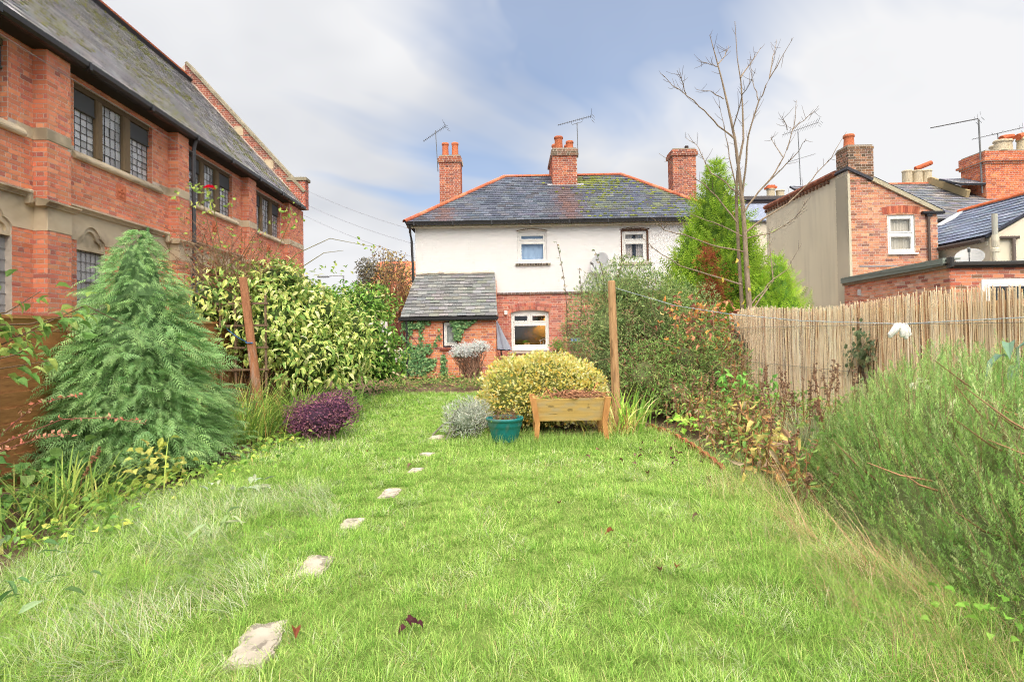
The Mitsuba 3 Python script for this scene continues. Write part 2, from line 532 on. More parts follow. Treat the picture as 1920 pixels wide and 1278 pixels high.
def render_fn(p, n, uv):
    v = mikit.fbm(p.x * 1.3, p.y * 1.3, p.z * 0.7, 4)
    s = mikit.smoothstep(0.45, 0.8, mikit.fbm(p.x * 4, p.y * 4, p.z * 0.35, 4))
    c = mikit.mix((0.66, 0.60, 0.45), (0.74, 0.68, 0.52), v)
    return c * (1 - 0.12 * s) * (0.97 + 0.06 * mikit.noise(p.x * 130, p.y * 130, p.z * 130))


def cream_fn(p, n, uv):
    v = mikit.fbm(p.x * 1.1, p.y * 1.1, p.z * 2.0, 4)
    return mikit.mix((0.66, 0.60, 0.46), (0.76, 0.71, 0.58), v)


def stained_fn(p, n, uv):
    v = mikit.fbm(p.x * 2, p.y * 2, p.z * 0.7, 4)
    w = mikit.smoothstep(3.2, 4.6, p.z + 1.2 * (v - 0.5))
    return mikit.mix((0.56, 0.51, 0.39), (0.34, 0.315, 0.245), w * (0.6 + 0.4 * v))


def white_fn(p, n, uv):
    v = mikit.fbm(p.x * 1.1, p.y * 1.1, p.z * 2.0, 4)
    s = mikit.smoothstep(0.55, 0.85, mikit.fbm(p.x * 6, p.y * 6, p.z * 0.6, 4))
    return mikit.mix((0.69, 0.69, 0.69), (0.75, 0.75, 0.75), v) * (1 - 0.16 * s)


def wood_grain(p):
    g = mikit.fbm(p.x * 5 + p.y * 5, p.z * 60, p.y * 7, 3)
    f = mikit.noise(p.x * 26 + p.y * 26, p.z * 210, 0)
    return g * 0.7 + f * 0.3


def fence_fn(p, n, uv):
    k = mikit.smoothstep(0.66, 0.78, mikit.fbm(p.x * 5, p.y * 5, p.z * 11, 3))
    return mikit.mix((0.25, 0.105, 0.045), (0.56, 0.27, 0.12), wood_grain(p)) * (1 - 0.5 * k)


def planter_fn(p, n, uv):
    g = mikit.fbm(p.x * 3, p.y * 20, p.z * 46, 3)
    k = mikit.smoothstep(0.70, 0.76, mikit.fbm(p.x * 9 + 3, p.y * 9, p.z * 22, 2))
    w = mikit.smoothstep(0.45, 0.75, mikit.fbm(p.x * 6 + 11, p.y * 6, p.z * 16, 4))
    return mikit.mix(mikit.mix((0.36, 0.23, 0.07), (0.56, 0.39, 0.14), g), (0.36, 0.31, 0.22), w * 0.55) * (1 - 0.45 * k)


def post_fn(p, n, uv):
    g = mikit.fbm(p.x * 60, p.y * 60, p.z * 4, 3)
    k = mikit.smoothstep(0.62, 0.75, mikit.fbm(p.x * 18, p.y * 18, p.z * 3 + 5, 3))
    return mikit.mix((0.33, 0.17, 0.08), (0.56, 0.37, 0.20), g) * (1 - 0.45 * k)


def old_post_fn(p, n, uv):
    g = mikit.fbm(p.x * 50, p.y * 50, p.z * 5, 3)
    k = mikit.smoothstep(0.55, 0.75, mikit.fbm(p.x * 14, p.y * 14, p.z * 3, 3))
    return mikit.mix(mikit.mix((0.24, 0.10, 0.05), (0.46, 0.22, 0.12), g), (0.40, 0.33, 0.28), k * 0.7)


def leg_fn(p, n, uv):
    g = mikit.fbm(p.x * 40, p.y * 40, p.z * 6, 3)
    return mikit.mix((0.36, 0.15, 0.05), (0.56, 0.31, 0.12), g)


def bark_fn(p, n, uv):
    g = mikit.fbm(p.x * 45, p.y * 45, p.z * 9, 4)
    return mikit.mix((0.16, 0.12, 0.085), (0.40, 0.32, 0.23), g)


def soil_fn(p, n, uv):
    g = mikit.fbm(p.x * 6, p.y * 6, 0, 4)
    s = mikit.fbm(p.x * 45, p.y * 45, 0, 2)
    return mikit.mix((0.055, 0.038, 0.024), (0.17, 0.12, 0.08), g * 0.6 + s * 0.4)


def turf_fn(p, n, uv):
    g = mikit.fbm(p.x * 2.2, p.y * 2.2, 0, 4)
    s = mikit.fbm(p.x * 50, p.y * 50, 0, 2)
    return mikit.mix((0.10, 0.155, 0.03), (0.22, 0.30, 0.08), g * 0.5 + s * 0.5)


def slab_fn(p, n, uv):
    g = mikit.fbm(p.x * 14, p.y * 14, 0, 4)
    k = mikit.smoothstep(0.56, 0.70, mikit.fbm(p.x * 22 + 4, p.y * 22, 0, 4))
    return mikit.mix((0.33, 0.29, 0.23), (0.56, 0.51, 0.43), g) * (1 - 0.45 * k)


def rough(fn, r=0.9, **k):
    return two({'type': 'principled', 'base_color': mikit.proc(fn), 'roughness': r, 'specular': 0.2, **k})


scene['mortar'], scene['stone'], scene['render_coat'] = rough(mortar_fn), rough(stone_fn, 0.85), rough(render_fn)
scene['old_stone'] = rough(old_stone_fn)
scene['cream_paint'], scene['render_stained'] = rough(cream_fn, 0.8), rough(stained_fn)
scene['white_paint'] = rough(white_fn, 0.8)
scene['fence_wood'], scene['planter_wood'], scene['post_wood'] = rough(fence_fn, 0.7), rough(planter_fn, 0.65), rough(post_fn, 0.85)
scene['old_post'], scene['planter_leg'] = rough(old_post_fn, 0.8), rough(leg_fn, 0.7)
scene['bark'], scene['soil'], scene['turf'], scene['slab'] = rough(bark_fn), rough(soil_fn), rough(turf_fn), rough(slab_fn)
scene['pane'] = {'type': 'thindielectric', 'int_ior': 1.5}
UPVC, BLACK, LEADC = np.array([0.78, 0.78, 0.76]), np.array([0.018, 0.018, 0.02]), np.array([0.06, 0.06, 0.065])
# ---------------------------------------------------------------- the brick hall on the left
RED_C = [lin(211, 130, 96), lin(216, 138, 102), lin(206, 123, 94), lin(196, 117, 98), lin(218, 146, 110), lin(174, 106, 92)]
RED_W = [5, 4, 3.5, 1.2, 2, 0.3]
hall = thing('church_hall', 'long red brick hall with stone bands, leaded windows and a steep slate roof', 'building')
CD = unit([-0.033, 1.0, 0])
CF = Fr([-7.35, 9.0, 0], CD, [0, 0, 1])
S0, S1, PD = -3.3, 12.3, 0.215
PIERS = [(0.01, 0.52), (3.80, 4.26), (7.53, 8.06), (10.82, 12.3)]
UPW = [(-2.9, -0.44), (0.9, 3.22), (4.67, 6.99), (8.42, 10.62)]
LOWC = [-2.45, -0.76, 1.32, 3.00, 5.09, 6.78, 8.86, 10.2]


def trefoil(c, w=0.74, z0=1.0):
    g = sbox(c - w / 2, z0, c + w / 2, 2.9)
    for du, z, r in ((0, 3.04, 0.225), (-w / 2 + 0.18, 2.92, 0.18), (w / 2 - 0.18, 2.92, 0.18)):
        g = g.union(Point(c + du, z).buffer(r, 8))
    return g


holes = shapely.union_all([sbox(a, 4.5, b, 5.72) for a, b in UPW] + [trefoil(c) for c in LOWC])
face = sbox(S0, 0, S1, 5.85).difference(holes)
wall = part(hall, 'wall', MB().poly(CF, face, -0.35, 0.0), 'mortar')
band = sbox(S0, 4.39, S1, 4.57)
ash = sbox(S0, 2.985, S1, 3.47)
brickwork(hall, wall, CF, face.difference(band).difference(ash), RED_C, RED_W, 'english')
st = MB()
for g in face.intersection(ash).geoms if hasattr(face.intersection(ash), 'geoms') else [face.intersection(ash)]:
    st.poly(CF, g, -0.02, 0.012)
part(hall, 'ashlar_band', st, 'stone')
for a, b in [(S0, -2.9), (-0.30, 0.01), (0.52, 0.86), (3.46, 3.8), (4.26, 4.63), (7.2, 7.53), (8.06, 8.4), (10.64, 10.82)]:
    part(hall, 'stone_band', MB().bbox(CF, a, b, 4.39, 4.57, -0.02, 0.012), 'stone')
for a, b in UPW:                                                    # reveals of the upper windows
    for u, sg, u0 in ((a + 0.012, 1, a), (b - 0.012, -1, b - 0.012)):
        k = part(hall, 'window_reveal', MB().fbox(CF, u0, u0 + 0.012, 4.5, 5.72, -0.3, -0.003), 'mortar')
        rf = Fr(CF.p(u, 0, -0.3), CF.n, [0, 0, 1]) if sg < 0 else Fr(CF.p(u, 0, 0), -CF.n, [0, 0, 1])
        brickwork(hall, k, rf, sbox(0.004, 4.5, 0.296, 5.72), RED_C, RED_W, 'stretcher', proud=0.004)
PANEC = np.array([0.42, 0.435, 0.45])
for a, b in UPW:
    w = part(hall, 'leaded_window', MB([0.13, 0.095, 0.06]).bbox(CF, a + 0.02, b - 0.02, 5.62, 5.72, -0.20, -0.06).bbox(CF, a + 0.02, b - 0.02, 4.5, 4.54, -0.20, -0.08), 'matte')
    sc = (b - a) / 2.32
    for u0, u1 in ((0.65, 0.82), (1.43, 1.64)):
        part(w, 'mullion', MB([0.19, 0.14, 0.085]).bbox(CF, a + u0 * sc, a + u1 * sc, 4.54, 5.62, -0.20, -0.03, 0.03), 'matte')
    for i, (u0, u1) in enumerate(((0.02, 0.65), (0.82, 1.43), (1.64, 2.30))):
        u0, u1 = a + u0 * sc, a + u1 * sc
        top = 5.30 if i != 1 else 5.62
        m = MB(PANEC)
        for p_ in range(4):                                         # quarries bulge slightly, each its own plane
            for q_ in range(6):
                du, dz = (u1 - u0) / 4, (top - 4.54) / 6
                t0, t1 = RNG.normal(0, 0.0035, 2)
                c = PANEC * RNG.uniform(0.7, 1.35)
                uu = [u0 + p_ * du, u0 + (p_ + 1) * du]; zz = [4.54 + q_ * dz, 4.54 + (q_ + 1) * dz]
                m.add(CF.p([uu[0], uu[1], uu[1], uu[0]], [zz[0], zz[0], zz[1], zz[1]], [-0.12 + t0, -0.12 + t1, -0.12 - t0, -0.12 - t1]), [[0, 1, 2], [0, 2, 3]], c)
        part(w, 'pane', m, 'dull_pane')
        ld = MB(np.array([0.10, 0.10, 0.105]))
        for p_ in range(5):
            u = u0 + (u1 - u0) * p_ / 4
            ld.fbox(CF, u - 0.0045, u + 0.0045, 4.54, top, -0.116, -0.108)
        for q_ in range(7):
            z = 4.54 + (top - 4.54) * q_ / 6
            ld.fbox(CF, u0, u1, z - 0.0045, z + 0.0045, -0.117, -0.107)
        part(w, 'leading', ld, 'matte')
        if i != 1:
            part(w, 'top_vent', MB([0.10, 0.105, 0.11]).bbox(CF, u0, u1, 5.31, 5.61, -0.14, -0.08, 0.01).bbox(CF, u0, u1, 5.28, 5.31, -0.14, -0.06, 0.01), 'matte')
    sl = MB()
    pf = np.array([[0.0, 4.52], [-0.14, 4.53], [-0.14, 4.37], [0.05, 4.37], [0.07, 4.40], [0.07, 4.43]])
    sf = Fr(CF.p(a - 0.04, 0, 0), CF.n, [0, 0, 1], CD)
    m = trimesh.creation.extrude_polygon(Polygon(pf), b - a + 0.3, engine='earcut')
    sl.add(sf.p(m.vertices[:, 0], m.vertices[:, 1], m.vertices[:, 2]), m.faces)
    part(hall, 'window_sill', sl, 'stone')
for c in LOWC:                                                      # the lower lights with cusped heads
    w = part(hall, 'arched_window', MB().poly(CF, trefoil(c).intersection(sbox(c - 1, 2.86, c + 1, 4)), -0.30, -0.06), 'stone')
    m = MB([0.16, 0.165, 0.17])
    for k in range(5):
        z0, z1 = 1.0 + k * 0.38, 1.0 + (k + 1) * 0.38
        m.add(CF.p([c - 0.37, c + 0.37, c + 0.37, c - 0.37], [z0, z0, min(z1, 2.9), min(z1, 2.9)], -0.10 + RNG.normal(0, 0.002)), [[0, 1, 2], [0, 2, 3]], np.array([0.34, 0.345, 0.35]) * RNG.uniform(0.85, 1.15))
    part(w, 'pane', m, 'dull_pane')
    ld = MB([0.17, 0.17, 0.17])
    for k in range(1, 6):
        ld.fbox(CF, c - 0.37 + k * 0.123 - 0.004, c - 0.37 + k * 0.123 + 0.004, 1.0, 2.87, -0.095, -0.088)
    for k in range(12):
        ld.fbox(CF, c - 0.37, c + 0.37, 1.0 + k * 0.165 - 0.004, 1.0 + k * 0.165 + 0.004, -0.096, -0.087)
    for k in (0.62, 1.3):
        ld.fbox(CF, c - 0.37, c + 0.37, 1.0 + k, 1.0 + k + 0.022, -0.09, -0.07)
    part(w, 'leading', ld, 'matte')
    head = trefoil(c).buffer(-0.075).intersection(sbox(c - 1, 2.9, c + 1, 4))
    part(w, 'cusped_head', MB().poly(CF, trefoil(c).intersection(sbox(c - 1, 2.84, c + 1, 4)).difference(head), -0.058, -0.02), 'stone')
for i, (a, b) in enumerate(PIERS):
    p = part(hall, 'pier', MB().fbox(CF, a, b, 0, 5.8, -0.02, PD), 'mortar')
    ff = Fr(CF.p(a, 0, PD), CD, [0, 0, 1])
    sd = Fr(CF.p(a, 0, 0), CF.n, [0, 0, 1])
    zones = shapely.union_all([sbox(0, 0, 9, 2.98), sbox(0, 3.48, 9, 4.385), sbox(0, 4.575, 9, 5.8)])
    brickwork(hall, p, ff, zones.intersection(sbox(0, 0, b - a, 6)), RED_C, RED_W, 'english')
    brickwork(hall, p, sd, zones.intersection(sbox(0, 0, PD, 6)), RED_C, RED_W, 'english', u0=0.0)
    far = Fr(CF.p(b, 0, PD), -CF.n, [0, 0, 1])
    brickwork(hall, p, far, zones.intersection(sbox(0, 0, PD, 6)), RED_C, RED_W, 'english', weight=0.0)
    for z0, z1, nm in ((2.985, 3.37, 'capital_stone'), (4.39, 4.57, 'band_stone')):
        part(p, nm, MB().bbox(CF, a - 0.012, b + 0.012, z0, z1, 0.013, PD + 0.012, 0.01), 'stone')


def string_run(mb, a, b, z, n0):
    pf = Polygon([(n0 - 0.1, z + 0.13), (n0 - 0.1, z), (n0 + 0.05, z), (n0 + 0.05, z + 0.02), (n0 + 0.075, z + 0.035), (n0 + 0.075, z + 0.05), (n0 + 0.11, z + 0.06), (n0 + 0.11, z + 0.085)])
    m = trimesh.creation.extrude_polygon(pf, b - a, engine='earcut')
    f = Fr(CF.p(a, 0, 0), CF.n, [0, 0, 1], CD)
    mb.add(f.p(m.vertices[:, 0], m.vertices[:, 1], m.vertices[:, 2]), m.faces)


edges = [S0] + [x for a, b in PIERS for x in (a, b)]
for i in range(0, len(edges) - 1, 2):
    a, b = edges[i], edges[i + 1]
    m = MB()
    string_run(m, a + (0.13 if i else 0), b - 0.13, 3.47, 0.0)
    part(hall, 'string_course', m, 'stone')
for a, b in PIERS:
    m = MB()
    string_run(m, a - 0.13, a - 0.001, 3.35, 0.0); string_run(m, b + 0.001, b + 0.12, 3.35, 0.0)
    string_run(m, a - 0.1, b + 0.1, 3.352, PD)
    m.bbox(CF, a - 0.19, a - 0.10, 3.37, 3.59, -0.02, 0.10, 0.02)
    part(hall, 'string_course', m, 'stone')
for c in (2.16, 5.93, 9.5):
    m = MB(lin(196, 116, 84)).bbox(CF, c - 0.15, c + 0.15, 3.93, 4.23, -0.02, 0.012, 0.01)
    for k in range(5):
        a = k * 2 * math.pi / 5 + 0.3
        s = trimesh.creation.icosphere(subdivisions=1, radius=0.042)
        v = s.vertices * [1, 1, 0.5] + [0.075 * math.cos(a), 0.075 * math.sin(a), 0.012]
        m.add(CF.p(c + v[:, 0], 4.08 + v[:, 1], v[:, 2]), s.faces)
    s = trimesh.creation.icosphere(subdivisions=1, radius=0.03)
    m.add(CF.p(c + s.vertices[:, 0], 4.08 + s.vertices[:, 1], s.vertices[:, 2] * 0.7 + 0.015), s.faces)
    part(hall, 'rosette_panel', m, 'matte')
# eaves, gutter, downpipe
part(hall, 'soffit', MB([0.03, 0.028, 0.025]).fbox(CF, S0, 12.0, 5.80, 5.84, 0.002, 0.31), 'matte')
g = MB(BLACK)
prof = Polygon([(0.26, 5.80), (0.36, 5.80), (0.40, 5.84), (0.41, 5.92), (0.395, 5.92), (0.385, 5.85), (0.35, 5.815), (0.27, 5.815), (0.27, 5.9), (0.26, 5.9)])
m = trimesh.creation.extrude_polygon(prof, 12.05 - S0, engine='earcut')
f = Fr(CF.p(S0, 0, 0), CF.n, [0, 0, 1], CD)
g.add(f.p(m.vertices[:, 0], m.vertices[:, 1], m.vertices[:, 2]), m.faces)
for k in range(9):
    u = S0 + 0.4 + k * 1.8
    g.fbox(CF, u, u + 0.06, 5.795, 5.925, 0.255, 0.415)
part(hall, 'gutter', g, 'satin')
d = MB(np.array([0.05, 0.052, 0.058]))
px = 4.36
d.tube(CF.p([px, px, px], [0.0, 3.0, 5.55], [0.27, 0.27, 0.27]), 0.042, 10)
d.tube(CF.p([px, px, px], [5.5, 5.66, 5.82], [0.27, 0.29, 0.33]), 0.042, 10)
for z in (1.6, 3.1, 4.9, 5.5):
    d.lathe([[0.0, -0.05], [0.054, -0.05], [0.054, 0.05], [0.0, 0.05]], CF.p(px, z, 0.27), 10)
    d.fbox(CF, px - 0.09, px + 0.09, z - 0.012, z + 0.012, 0.0, 0.25)
part(hall, 'downpipe', d, 'satin')
# roof
rv_ = unit(-4.14 * CF.n + np.array([0, 0, 4.67])); RL = math.hypot(4.14, 4.67)
RF = Fr(CF.p(S0, 5.93, 0.36), CD, rv_)
roof = part(hall, 'roof', MB([0.05, 0.05, 0.055]).fbox(RF, 0, 12.0 - S0, 0.03, RL, -0.12, -0.004), 'matte')
part(hall, 'roof', MB([0.06, 0.06, 0.065]).fbox(Fr(CF.p(S0, 5.93, -3.98 * 2 + 0.36 - 0.16), -CD, unit(4.14 * CF.n + np.array([0, 0, 4.67])), unit(np.cross(-CD, unit(4.14 * CF.n + np.array([0, 0, 4.67]))))), S0 - 12.0 + 0.0, 0.0, 0.03, RL, -0.12, 0.02), 'matte', label='slate slope on the far side of the hall')


def moss_col(u, v, col):
    k = meshkit.fbm(np.stack([u * 0.7, v * 1.1, u * 0], -1), 4, 8) + 0.10 * (v / RL) - 0.05
    t = np.clip((k - 0.50) * 4.5, 0, 1)[:, None] * (RNG.random((len(u), 1)) < 0.75) * RNG.uniform(0.2, 0.8, (len(u), 1))
    return col * (1 - t) + lin(140, 140, 92) * t


slating(hall, roof, RF, sbox(0, 0, 12.0 - S0, RL - 0.02), [lin(140, 140, 142), lin(122, 122, 126), lin(158, 156, 154), lin(132, 128, 124)], [4, 3, 1.5, 1.5], gauge=0.17, width=0.25, colfn=moss_col, rough=0.008, lift=0.02, slip=0.03)
ms = MB()
uu, vv = RNG.uniform(0, 15.2, 9000), RNG.uniform(0.2, RL - 0.1, 9000)
kk = meshkit.fbm(np.stack([uu * 0.7, vv * 1.1, uu * 0], -1), 4, 8) + 0.10 * vv / RL + RNG.normal(0, 0.05, 9000)
tet = trimesh.creation.icosphere(subdivisions=0)
for u, v in list(zip(uu[kk > 0.565], vv[kk > 0.565]))[:2200]:
    r = RNG.uniform(0.012, 0.04)
    V = tet.vertices * [r * RNG.uniform(0.8, 2.2), r, r * 0.4]
    ms.add(RF.p(u + V[:, 0], (v // 0.17) * 0.17 + 0.02 + V[:, 1], 0.02 + V[:, 2]), tet.faces, lin(118, 120, 58) * RNG.uniform(0.6, 1.3))
part(roof, 'moss', ms, 'matte', kind='stuff')
TERRA = lin(188, 110, 76)
for k in range(34):                                                # pierced crest tiles along the ridge
    u0, u1 = k * 0.45 + 0.004, k * 0.45 + 0.446
    m = MB(TERRA * RNG.uniform(0.75, 1.15))
    m.fbox(RF, u0, u1, RL - 0.16, RL + 0.02, 0.012, 0.035)
    crest = sbox(u0, 0, u1, 0.17).difference(shapely.union_all([Point(u0 + 0.055 + j * 0.11, 0.095).buffer(0.034, 4) for j in range(4)]))
    m.poly(Fr(CF.p(S0, 10.60, -3.76), CD, [0, 0, 1]), crest, -0.02, 0.02)
    part(hall, 'ridge_tile', m, 'matte')
# gable parapet at the far end
GF = Fr(CF.p(12.0, 0, 0), CF.n, [0, 0, 1])                        # faces back towards the garden
AP = (-3.80, 11.10)
gab = Polygon([(0, 0), (0, 5.9), (0.34, 6.42), AP, (-7.94, 6.42), (-7.6, 5.9), (-7.6, 0)])
gw = part(hall, 'gable_wall', MB().poly(GF, gab, -0.33, 0.0), 'mortar')
strip = Polygon([(0.34, 6.02), (0.34, 6.42), AP, (-3.8, 10.7)])
brickwork(hall, gw, GF, strip, [lin(150, 84, 66), lin(132, 78, 66), lin(164, 96, 76), lin(110, 82, 72)], [4, 3, 3, 2], 'english')
L = math.hypot(AP[0] - 0.34, AP[1] - 6.42)
cf = Fr(GF.p(0.34, 6.42, 0), -CD, unit(GF.p(AP[0], AP[1], 0) - GF.p(0.34, 6.42, 0)))
cf = Fr(cf.o, cf.u, cf.v, unit(np.cross(cf.u, cf.v)) * (1 if np.cross(cf.u, cf.v)[2] > 0 else -1))
for k in range(8):
    part(hall, 'coping_stone', MB().bbox(cf, -0.40, 0.07, k * L / 8 + 0.004, (k + 1) * L / 8 - 0.004, 0.002, 0.11, 0.02), 'old_stone')
for z0, z1 in ((7.5, 7.85), (8.7, 9.05)):
    n0 = 0.34 - (z0 - 6.42) * 4.14 / 4.68
    part(hall, 'quoin_stone', MB().bbox(GF, n0 - 0.42, n0 - 0.10, z0 - 0.2, z1 - 0.22, 0.004, 0.012), 'stone')
kn = part(hall, 'kneeler', MB().fbox(CF, 11.99, 12.36, 5.86, 6.86, -0.16, 0.40), 'mortar')
brickwork(hall, kn, Fr(CF.p(11.99, 0, -0.16), CF.n, [0, 0, 1]), sbox(0, 5.87, 0.56, 6.85), [lin(170, 84, 62), lin(150, 80, 66), lin(186, 100, 76)], [4, 3, 2], 'english')
brickwork(hall, kn, Fr(CF.p(11.99, 0, 0.40), CD, [0, 0, 1]), sbox(0, 5.87, 0.37, 6.85), [lin(170, 84, 62), lin(150, 80, 66), lin(186, 100, 76)], [4, 3, 2], 'english')
part(hall, 'kneeler_cap', MB().bbox(CF, 11.94, 12.41, 6.862, 6.98, -0.25, 0.47, 0.02), 'old_stone')
solo('facade_cable', MB([0.3, 0.3, 0.3]).tube(CF.p([-3, 0, 4, 8, 12], [5.62, 5.55, 5.52, 5.53, 5.6], [0.26, 0.26, 0.27, 0.27, 0.26]), 0.006, 5), 'matte', 'thin pale cable strung along the brick hall just under its eaves', 'cable')
# ---------------------------------------------------------------- the pair of cottages at the end of the garden
HB = [lin(186, 112, 92), lin(176, 98, 82), lin(198, 126, 102), lin(160, 96, 88), lin(188, 128, 112)]
HBW = [4, 3, 3, 1.5, 1.2]
OB = [lin(206, 128, 88), lin(196, 112, 76), lin(212, 140, 98), lin(178, 104, 84), lin(160, 100, 90)]
OBW = [5, 4, 3, 1.4, 0.6]
TERR = [lin(186, 108, 78), lin(172, 98, 74), lin(196, 124, 94)]


def ridge_run(th, p0, p1, r=0.085, step=0.33, cols=TERR, name='ridge_tile'):
    p0, p1 = np.asarray(p0, float), np.asarray(p1, float)
    L = np.linalg.norm(p1 - p0); k = max(1, round(L / step)); d = (p1 - p0) / L
    s = unit(np.cross(d, [0, 0, 1])); up = np.cross(s, d)
    a = np.linspace(-0.3, math.pi + 0.3, 9)
    for i in range(k):
        q0, q1 = p0 + d * (i * L / k), p0 + d * ((i + 1) * L / k - 0.008)
        V = []
        for q, rr in ((q0, r), (q1, r * 1.05)):
            for R in (rr, rr - 0.014):
                V.append(q + np.cos(a)[:, None] * s * R + np.sin(a)[:, None] * up * R * 0.8)
        V = np.vstack(V); F = []
        for j in range(8):
            F += [[j, j + 1, 18 + j + 1], [j, 18 + j + 1, 18 + j], [9 + j, 27 + j + 1, 9 + j + 1], [9 + j, 27 + j, 27 + j + 1], [j, 9 + j + 1, j + 1], [j, 9 + j, 9 + j + 1], [18 + j, 18 + j + 1, 27 + j + 1], [18 + j, 27 + j + 1, 27 + j]]
        c = cols[RNG.integers(len(cols))] * RNG.uniform(0.8, 1.15)
        piece(th, th, name, V, np.array(F), c, 'matte')


def chimney(parent, x0, x1, y0, y1, z0, z1, cols, weights, bands=((0.0, 0.16, 0.045),), pots=(), base=0.0, label=None, top=None):
    c = part(parent, 'chimney', MB().fbox(Fr([x0, y0, 0], [1, 0, 0], [0, 0, 1]), 0, x1 - x0, z0, z1, y0 - y1, 0), 'mortar', label=label)
    for fr, w in ((Fr([x0, y0, 0], [1, 0, 0], [0, 0, 1]), x1 - x0), (Fr([x0, y1, 0], [0, -1, 0], [0, 0, 1]), y1 - y0), (Fr([x1, y0, 0], [0, 1, 0], [0, 0, 1]), y1 - y0)):
        brickwork(parent, c, fr, sbox(0, z0, w, z1), cols, weights, 'flemish', amt=0.13)
    for dz, h, o in bands:                                            # oversailing courses near the top
        b = part(c, 'corbel', MB().box([(x0 + x1) / 2, (y0 + y1) / 2, z1 - dz - h / 2], [x1 - x0 + 2 * o, y1 - y0 + 2 * o, h]), 'mortar')
        for fr, w in ((Fr([x0 - o, y0 - o, 0], [1, 0, 0], [0, 0, 1]), x1 - x0 + 2 * o), (Fr([x0 - o, y1 + o, 0], [0, -1, 0], [0, 0, 1]), y1 - y0 + 2 * o)):
            brickwork(parent, b, fr, sbox(0, z1 - dz - h, w, z1 - dz), [c_ * 0.75 for c_ in cols] if top is None else top, np.ones(len(cols if top is None else top)), 'flemish', v0=z1 - dz - h)
    part(c, 'flaunching', MB(lin(150, 140, 125)).box([(x0 + x1) / 2, (y0 + y1) / 2, z1 + 0.025], [x1 - x0 - 0.02, y1 - y0 - 0.02, 0.06]), 'matte')
    for x, y, h, r, col in pots:
        part(c, 'chimney_pot', MB(col).lathe([[r * 1.08, 0], [r * 1.08, 0.05], [r, 0.08], [r * 0.92, h - 0.1], [r * 1.1, h - 0.08], [r * 1.1, h - 0.03], [r * 0.98, h], [r * 0.8, h], [r * 0.75, h - 0.3]], [x, y, z1 + 0.03], 16), 'matte', smooth=True)
    return c


def bars(mb, fr, u0, u1, v0, v1, n0, n1, w, col=UPVC):
    """A rectangular frame of four mitred-looking bars, butted."""
    mb.bbox(fr, u0, u0 + w, v0, v1, n0, n1, 0.006, col); mb.bbox(fr, u1 - w, u1, v0, v1, n0, n1, 0.006, col)
    mb.bbox(fr, u0 + w, u1 - w, v0, v0 + w, n0, n1 - 0.002, 0.006, col); mb.bbox(fr, u0 + w, u1 - w, v1 - w, v1, n0, n1 - 0.002, 0.006, col)


def pane(parent, fr, u0, u1, v0, v1, n, bsdf='pane', col=WHITE):
    t = RNG.normal(0, 0.0015, 4)
    return part(parent, 'pane', MB(col).add(fr.p([u0, u1, u1, u0], [v0, v0, v1, v1], n + t), [[0, 1, 2], [0, 2, 3]]), bsdf)


def curtain(parent, fr, u0, u1, v0, v1, n, col, folds=9, amp=0.02, name='curtain'):
    k = folds * 8
    t = np.linspace(0, 1, k + 1)
    w = amp * np.sin(t * folds * 2 * np.pi + 0.8 * np.sin(t * 7))
    V = np.vstack([fr.p(u0 + (u1 - u0) * t, v0, n + w * 1.2), fr.p(u0 + (u1 - u0) * t, v1, n + w * 0.7)])
    F = [[i, i + 1, k + 2 + i] for i in range(k)] + [[i, k + 2 + i, k + 1 + i] for i in range(k)]
    return part(parent, name, MB(col).add(V, F), 'matte', smooth=True)


def room(parent, fr, u0, u1, v0, v1, depth, col, m=0.25):
    """Dark room behind a window: floor, ceiling and three walls seen from outside."""
    V = fr.p([u0 - m, u1 + m, u1 + m, u0 - m] * 2, [v0 - m, v0 - m, v1 + m, v1 + m] * 2, [-0.20] * 4 + [-depth] * 4)
    return part(parent, 'room', MB(col).add(V, [[4, 5, 6], [4, 6, 7], [0, 4, 5], [0, 5, 1], [2, 6, 7], [2, 7, 3], [0, 3, 7], [0, 7, 4], [1, 5, 6], [1, 6, 2]]), 'matte')


def upvc(parent, fr, u0, u1, v0, v1, rows, n=-0.09, fw=0.065, col=UPVC, sash=True, name='window'):
    """White framed window: rows is a list of (height share, number of lights)."""
    m = MB(col)
    bars(m, fr, u0, u1, v0, v1, n - 0.06, n, fw, col)
    w = part(parent, name, m, 'satin')
    v = v1 - fw
    H = v1 - v0 - 2 * fw
    for i, (share, k) in enumerate(rows):
        h = H * share
        if i:
            part(w, 'transom', MB(col).bbox(fr, u0 + fw, u1 - fw, v - 0.03, v + 0.03, n - 0.055, n - 0.004), 'satin')
        W = (u1 - u0 - 2 * fw) / k
        for j in range(k):
            a, b = u0 + fw + j * W, u0 + fw + (j + 1) * W
            c, d = v - h + (0.03 if i < len(rows) - 1 else 0), v - (0.03 if i else 0)
            if j:
                part(w, 'mullion', MB(col).bbox(fr, a - 0.03, a + 0.03, c, d, n - 0.055, n - 0.003), 'satin')
            a, b = a + (0.03 if j else 0), b - (0.03 if j < k - 1 else 0)
            if sash:
                s = MB(col)
                bars(s, fr, a + 0.004, b - 0.004, c + 0.004, d - 0.004, n - 0.05, n + 0.012, 0.045, col)
                part(w, 'sash', s, 'satin')
                a, b, c, d = a + 0.045, b - 0.045, c + 0.045, d - 0.045
            pane(w, fr, a, b, c, d, n - 0.02)
        v -= h
    return w


